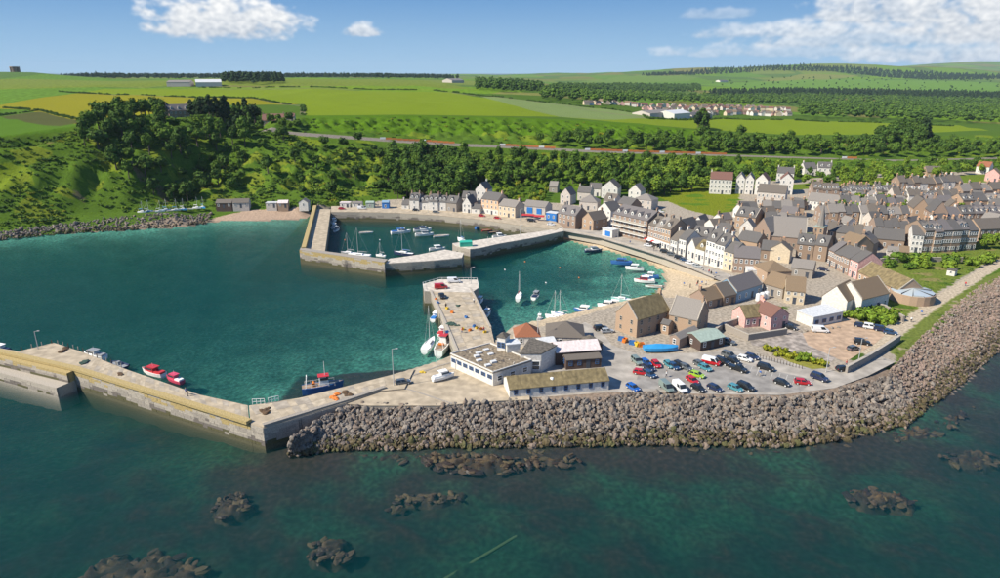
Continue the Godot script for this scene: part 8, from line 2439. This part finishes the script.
	for e in heaps:
		var o := thing("net_heap", e[0], "net", e[1], rng.randf() * TAU, "heaps of fishing gear")
		for k in 7:
			var s: float = e[2] * rng.randf_range(0.35, 0.7)
			put(o, "fold", boulder_cache(k % 6), mats[e[3]], at(rng.randf_range(-1, 1) * e[2], s * 0.22, rng.randf_range(-0.6, 0.6) * e[2], k * 1.1, Vector3(s, s * 0.5, s)))
	var k := 0
	for e in [Vector3(-20.84, 4.95, -205.6), Vector3(-19.88, 4.95, -202.2), Vector3(-16.6, 4.95, -196.9), Vector3(-14.78, 4.95, -193.2), Vector3(-7.56, 4.95, -181.3), Vector3(-6.64, 4.95, -179.7), Vector3(-5.46, 4.95, -178.9), Vector3(-10.26, 4.95, -188.8), Vector3(-10.64, 4.95, -178.9), Vector3(-8.59, 4.95, -178.1), Vector3(-15.06, 4.95, -176.6), Vector3(-4.26, 4.95, -176.6), Vector3(34.5, 4.55, -170.8), Vector3(33.6, 4.55, -171.9), Vector3(37.3, 4.55, -168), Vector3(38.3, 4.55, -167.6), Vector3(36.1, 4.55, -169.1)]:
		var w := k > 11
		var o := thing("fish_crate", ("%s crate, %s from left beside the tolbooth" % [["orange", "blue", "yellow"][k % 3], ordinal(k - 12)]) if w else "%s fish crate stack, %s of those lying on the jetty deck" % [["orange", "blue", "yellow"][k % 3], ordinal(k)], "crate", e, rng.randf() * TAU, "crates by the tolbooth" if w else "crates on the jetty")
		var m: String = ["orange plastic", "crate blue", "crate yellow"][k % 3]
		var s := 1.7 if w else 1.0
		for j in 2:
			st = begin()
			for f in [[-0.45, 0, -0.3, 0.45, 0.05, 0.3], [-0.45, 0.05, -0.3, -0.4, 0.32, 0.3], [0.4, 0.05, -0.3, 0.45, 0.32, 0.3], [-0.4, 0.05, -0.3, 0.4, 0.32, -0.25], [-0.4, 0.05, 0.25, 0.4, 0.32, 0.3]]:
				add_box(st, Vector3(f[0], f[1], f[2]), Vector3(f[3], f[4], f[5]))
			put(o, "crate", done(st), mats[m], at(0, j * 0.34 * s, 0, j * 0.2, Vector3.ONE * s))
		k += 1
	# rails of the jetty head
	var jl := PackedVector2Array([Vector2(-25.78, -215.2), Vector2(-26.8, -221.4), Vector2(-21.37, -227.1), Vector2(-8.18, -226.6), Vector2(-7.4, -218.5)])
	var jr := thing("jetty_railing", "white railing round the jetty head", "railing", Vector3(jl[0].x, 5.0, jl[0].y))
	for i in 20:
		var q := along(jl, length_of(jl) * i / 19.0) - jl[0]
		put(jr, "upright", box(Vector3(-0.05, 0, -0.05), Vector3(0.05, 1.15, 0.05)), mats["white paint"], at(q.x, 0, q.y))
	for i in jl.size() - 1:
		st = begin()
		add_tube(st, Vector3(jl[i].x - jl[0].x, 1.1, jl[i].y - jl[0].y), Vector3(jl[i + 1].x - jl[0].x, 1.1, jl[i + 1].y - jl[0].y), 0.05, 0.05, 6)
		put(jr, "rail", done(st), mats["white paint"])
	# green container and shed on the town pier head
	var gc := thing("green_container", "green covered container on the head of the town pier", "container", Vector3(-14.61, 4.65, -278.5), 0.15)
	put(gc, "body", box(Vector3(-2.6, 0, -1.2), Vector3(2.6, 1.9, 1.2)), mats["boat green"])
	st = begin()
	add_loft(st, [[Vector3(-2.7, 1.88, 1.3), Vector3(2.7, 1.88, 1.3), Vector3(2.7, 1.88, -1.3), Vector3(-2.7, 1.88, -1.3)], [Vector3(-2.4, 2.6, 0.15), Vector3(2.4, 2.6, 0.15), Vector3(2.4, 2.6, -0.15), Vector3(-2.4, 2.6, -0.15)]])
	put(gc, "cover", done(st), mats["boat green"])
	# orange barrier along the brae road
	var runs := [["orange barrier along the brae road, left stretch above the dark wood", PackedVector2Array([Vector2(-83.4, -473.2), Vector2(-56.2, -478.1), Vector2(-28.28, -480.2)])], ["orange barrier along the brae road, short stretch behind the peach house", PackedVector2Array([Vector2(0, -485.9), Vector2(21.55, -487.2), Vector2(40.3, -487.8)])], ["orange barrier along the brae road, long stretch above the village", PackedVector2Array([Vector2(61.4, -489.4), Vector2(102.2, -493.9), Vector2(140.3, -499.3), Vector2(169.6, -502.9)])], ["orange barrier on the brae road above the terraces", PackedVector2Array([Vector2(259.6, -512.4), Vector2(275.3, -513.2)])]]
	for e in runs:
		var pl: PackedVector2Array = e[1]
		var n := int(length_of(pl) / 4.0)
		var p0 := pl[0]
		var o := thing("road_barrier", e[0], "barrier", Vector3(p0.x, ground(p0.x, p0.y), p0.y), 0, "orange road barriers")
		for i in n:
			var a := along(pl, i * 4.0)
			var b := along(pl, i * 4.0 + 3.8)
			var ya := ground(a.x, a.y) - o.position.y
			var d := b - a
			put(o, "barrier_panel", box(Vector3(0, 0.1, -0.06), Vector3(d.length(), 1.4, 0.06)), mats["orange mesh" if i % 7 else "white paint"], at(a.x - p0.x, ya, a.y - p0.y, atan2(-d.y, d.x)))
	# timber fence posts by the slab ground, bollards at the car park edge
	for i in 16:
		var q := Vector3(67.1, 4.52, -160.3).lerp(Vector3(75.8, 4.52, -153.2), i / 15.0)
		post("fence_post", "short timber fence post, %s from left by the slab ground" % ordinal(i), "post", q, 1.1, 0.09, "timber", "fence posts by the slab ground")
	for i in 7:
		var q := Vector3(98.6, 4.5, -181.6).lerp(Vector3(86.1, 4.5, -178.5), i / 6.0)
		put(thing("kerb_boulder", "pale kerb boulder, %s from right along the gravel yard" % ordinal(i), "boulder", q, i, "kerb boulders by gravel yard"), "stone", boulder_cache(i % 6), mats["rock pale"], at(0, 0.25, 0, 0, Vector3(0.6, 0.5, 0.5)))
	# parasols and tables outside the inn
	for i in 6:
		var q := Vector3(63.8, 4.55, -283.3).lerp(Vector3(67, 4.55, -276.3), i / 5.0)
		var o := thing("parasol", "pale parasol over a table, %s from left outside the inn" % ordinal(i), "parasol", q, 0, "parasols outside the inn")
		st = begin()
		for j in 8:
			var a := TAU * j / 8
			var b := TAU * (j + 1) / 8
			tri(st, Vector3(cos(a) * 1.4, 2.1, sin(a) * 1.4), Vector3(0, 2.7, 0), Vector3(cos(b) * 1.4, 2.1, sin(b) * 1.4))
		put(o, "canopy", done(st), mats["canvas white" if i % 3 else "red paint"])
		st = begin()
		add_tube(st, Vector3(0, 0, 0), Vector3(0, 2.6, 0), 0.04, 0.04, 6)
		put(o, "pole", done(st), mats["steel"])
		put(o, "table_top", box(Vector3(-0.6, 0.7, -0.4), Vector3(0.6, 0.76, 0.4)), mats["timber"])
	for e in [["red awning left of the bright blue box", Vector3(14.21, 4.7, -333.1), 3.2], ["red awning nearest the bright blue box", Vector3(19.62, 4.7, -329.9), 2.6]]:
		var o := thing("awning", e[0], "awning", e[1], -0.2, "red awnings on the quay")
		for s in [-1.0, 1.0]:
			put(o, "leg", box(Vector3(s * e[2] - 0.05, 0, -0.05), Vector3(s * e[2] + 0.05, 2.2, 0.05)), mats["steel"])
		st = begin()
		add_loft(st, [[Vector3(-e[2], 2.1, 1.0), Vector3(e[2], 2.1, 1.0), Vector3(e[2], 2.2, -1.0), Vector3(-e[2], 2.2, -1.0)], [Vector3(-e[2], 2.2, 1.0), Vector3(e[2], 2.2, 1.0), Vector3(e[2], 2.7, -1.0), Vector3(-e[2], 2.7, -1.0)]])
		put(o, "canopy", done(st), mats["red paint"])
	# mooring buoys
	var bu := 0
	for e in [Vector2(30.5, -246.5), Vector2(17.34, -240), Vector2(24.37, -260.5), Vector2(2.01, -257.6), Vector2(10.48, -269.6), Vector2(-57, -308.5), Vector2(-73.6, -308.5)]:
		var o := thing("mooring_buoy", "small pale mooring buoy, %s of those floating in the harbour" % ordinal(bu), "buoy", Vector3(e.x, 0.1, e.y), 0, "mooring buoys")
		put(o, "float", boulder_cache(2), mats["white paint" if bu % 2 else "orange plastic"], at(0, 0, 0, 0, Vector3(0.35, 0.4, 0.35)))
		bu += 1

# ---------------------------------------------------------------- people
func cap(p: Vector3, a: Vector3, b: Vector3, ra: float, rb: float) -> float:
	var ab := b - a
	var t := clampf((p - a).dot(ab) / ab.length_squared(), 0, 1)
	return p.distance_to(a + ab * t) - lerpf(ra, rb, t)

# a walking figure as one skin: surface nets over joined tapered bones
func figure(top: Color, legs: Color, hair: Color, stride: float, arm: float) -> ArrayMesh:
	var bones := []
	var hip := Vector3(0, 0.95, 0)
	var neck := Vector3(0, 1.46, 0.01)
	bones.append([hip + Vector3(0, 0.02, 0), Vector3(0, 1.3, 0), 0.15, 0.165])
	bones.append([Vector3(-0.15, 1.38, 0), Vector3(0.15, 1.38, 0), 0.09, 0.09])
	bones.append([neck, Vector3(0, 1.56, 0.02), 0.06, 0.06])
	bones.append([Vector3(0, 1.62, 0.02), Vector3(0, 1.70, 0.01), 0.095, 0.1])
	bones.append([Vector3(0, 1.62, 0.1), Vector3(0, 1.6, 0.125), 0.02, 0.015])
	for s in [-1.0, 1.0]:
		var f: float = s * stride
		var h := Vector3(0.09 * s, 0.92, 0)
		var kn := Vector3(0.1 * s, 0.5, f * 0.55 + 0.03)
		var an := Vector3(0.1 * s, 0.09, f)
		bones.append([h, kn, 0.1, 0.065])
		bones.append([kn, an, 0.062, 0.045])
		bones.append([an - Vector3(0, 0.03, 0.02), an + Vector3(0.01 * s, -0.04, 0.15), 0.05, 0.04])
		var sh := Vector3(0.2 * s, 1.38, 0)
		var el := Vector3((0.24 + arm) * s, 1.12, -f * 0.4)
		var ha := Vector3((0.22 + arm) * s, 0.86, -f * 0.6 + 0.08)
		bones.append([sh, el, 0.06, 0.048])
		bones.append([el, ha, 0.046, 0.035])
		bones.append([ha, ha + Vector3(0, -0.1, 0.02), 0.035, 0.02])
	var c := 0.045
	var lo := Vector3(-0.48, -0.02, -0.42)
	var n := Vector3i(22, 42, 20)
	var val := {}
	var sample := func(p: Vector3) -> float:
		var acc := 0.0
		for b in bones:
			acc += exp(-28.0 * cap(p, b[0], b[1], b[2], b[3]))
		return -log(maxf(acc, 1e-12)) / 28.0
	var field := PackedFloat32Array()
	field.resize(n.x * n.y * n.z)
	for z in n.z:
		for y in n.y:
			for x in n.x:
				field[(z * n.y + y) * n.x + x] = sample.call(lo + Vector3(x, y, z) * c)
	var verts := {}
	var st := SurfaceTool.new()
	st.begin(Mesh.PRIMITIVE_TRIANGLES)
	st.set_smooth_group(1)
	for z in n.z - 1:
		for y in n.y - 1:
			for x in n.x - 1:
				var sum := Vector3.ZERO
				var k := 0
				for e in [[0, 1], [2, 3], [4, 5], [6, 7], [0, 2], [1, 3], [4, 6], [5, 7], [0, 4], [1, 5], [2, 6], [3, 7]]:
					var a := Vector3i(x + (e[0] & 1), y + ((e[0] >> 1) & 1), z + (e[0] >> 2))
					var b := Vector3i(x + (e[1] & 1), y + ((e[1] >> 1) & 1), z + (e[1] >> 2))
					var fa := field[(a.z * n.y + a.y) * n.x + a.x]
					var fb := field[(b.z * n.y + b.y) * n.x + b.x]
					if (fa < 0) != (fb < 0):
						sum += Vector3(a).lerp(Vector3(b), fa / (fa - fb))
						k += 1
				if k > 0:
					verts[Vector3i(x, y, z)] = lo + sum / k * c
	var shade := func(p: Vector3) -> Color:
		if p.y > 1.665 or (p.y > 1.56 and p.z < -0.02):
			return hair
		if p.y > 1.47 or (p.y < 0.9 and absf(p.x) > 0.185):
			return Color(0.50, 0.30, 0.20)
		if p.y < 0.08:
			return Color(0.03, 0.03, 0.03)
		return top if p.y > 0.93 else legs
	var ids := [[Vector3i(1, 0, 0), Vector3i(0, 1, 0), Vector3i(0, 0, 1)], [Vector3i(0, 1, 0), Vector3i(0, 0, 1), Vector3i(1, 0, 0)], [Vector3i(0, 0, 1), Vector3i(1, 0, 0), Vector3i(0, 1, 0)]]
	for z in range(1, n.z - 1):
		for y in range(1, n.y - 1):
			for x in range(1, n.x - 1):
				var p := Vector3i(x, y, z)
				var fa := field[(z * n.y + y) * n.x + x]
				for d in ids:
					var q: Vector3i = p + d[0]
					var fb := field[(q.z * n.y + q.y) * n.x + q.x]
					if (fa < 0) == (fb < 0):
						continue
					var v := [p - d[1] - d[2], p - d[2], p, p - d[1]]
					if not (verts.has(v[0]) and verts.has(v[1]) and verts.has(v[2]) and verts.has(v[3])):
						continue
					if fa > 0:
						v.reverse()
					for t in [[0, 2, 1], [0, 3, 2]]:
						for i in t:
							var w: Vector3 = verts[v[i]]
							st.set_color(shade.call(w))
							st.add_vertex(w)
	st.generate_normals()
	return st.commit()

func make_people() -> void:
	var m := StandardMaterial3D.new()
	m.resource_name = "clothes and skin"
	m.vertex_color_use_as_albedo = true
	m.roughness = 0.9
	var looks := [["white top and dark trousers", figure(Color(0.65, 0.65, 0.63), Color(0.03, 0.03, 0.05), Color(0.08, 0.05, 0.03), 0.16, 0.0)], ["red top and blue trousers", figure(Color(0.45, 0.04, 0.04), Color(0.05, 0.08, 0.18), Color(0.16, 0.10, 0.05), 0.2, 0.02)], ["black jacket and black trousers", figure(Color(0.025, 0.025, 0.03), Color(0.03, 0.03, 0.035), Color(0.05, 0.04, 0.03), 0.1, 0.0)], ["blue top and pale trousers", figure(Color(0.05, 0.14, 0.38), Color(0.40, 0.35, 0.27), Color(0.25, 0.18, 0.09), 0.18, 0.04)]]
	var spots := [["on the outer breakwater", [Vector3(-70.9, 5.4, -136.7), Vector3(-71.6, 5.4, -137.5)]], ["on the fishing jetty", [Vector3(-10.8, 4.95, -176.6), Vector3(-16.98, 4.95, -197.8), Vector3(-6.03, 4.95, -178.5), Vector3(-8.36, 4.95, -202.7), Vector3(-4.56, 4.95, -177.3)]], ["on the sand beach", [Vector3(71.6, 3.6, -230.3), Vector3(72.3, 3.6, -227.9), Vector3(73.2, 3.6, -226.1), Vector3(70.4, 3.4, -227.4), Vector3(67.9, 2.6, -226.9), Vector3(67, 2.6, -231.7)]], ["on the beach street", [Vector3(76.1, 4.55, -239.9), Vector3(77.5, 4.55, -237.3), Vector3(77.7, 4.55, -235.4), Vector3(79.1, 4.55, -234.1), Vector3(83, 4.55, -230.3), Vector3(85.1, 4.55, -227.9), Vector3(64.6, 4.55, -271.2), Vector3(56.6, 4.55, -282.4)]], ["on the coast path", [Vector3(129.3, 4.55, -192.5), Vector3(122.7, 4.55, -186.5), Vector3(162.4, 4.55, -222)]], ["in the car park", [Vector3(63.7, 4.55, -149.1), Vector3(40.6, 4.55, -148.5), Vector3(87.7, 4.55, -154.9)]]]
	for s in spots:
		for i in s[1].size():
			var l: Array = looks[(i + s[1].size()) % 4]
			var o := thing("person", "person in %s %s, %s from left" % [l[0], s[0], ordinal(i)], "person", s[1][i], rng.randf() * TAU, "people " + s[0])
			if s[0] == "on the sand beach":
				o.position.y = maxf(0.1, minf(LAND, sand_height(s[1][i])))
			put(o, "body", l[1], m)

func sand_height(p: Vector3) -> float:
	var sh := shore(Vector2(p.x, p.z))
	return LAND * sh.x / sh.y - 0.1
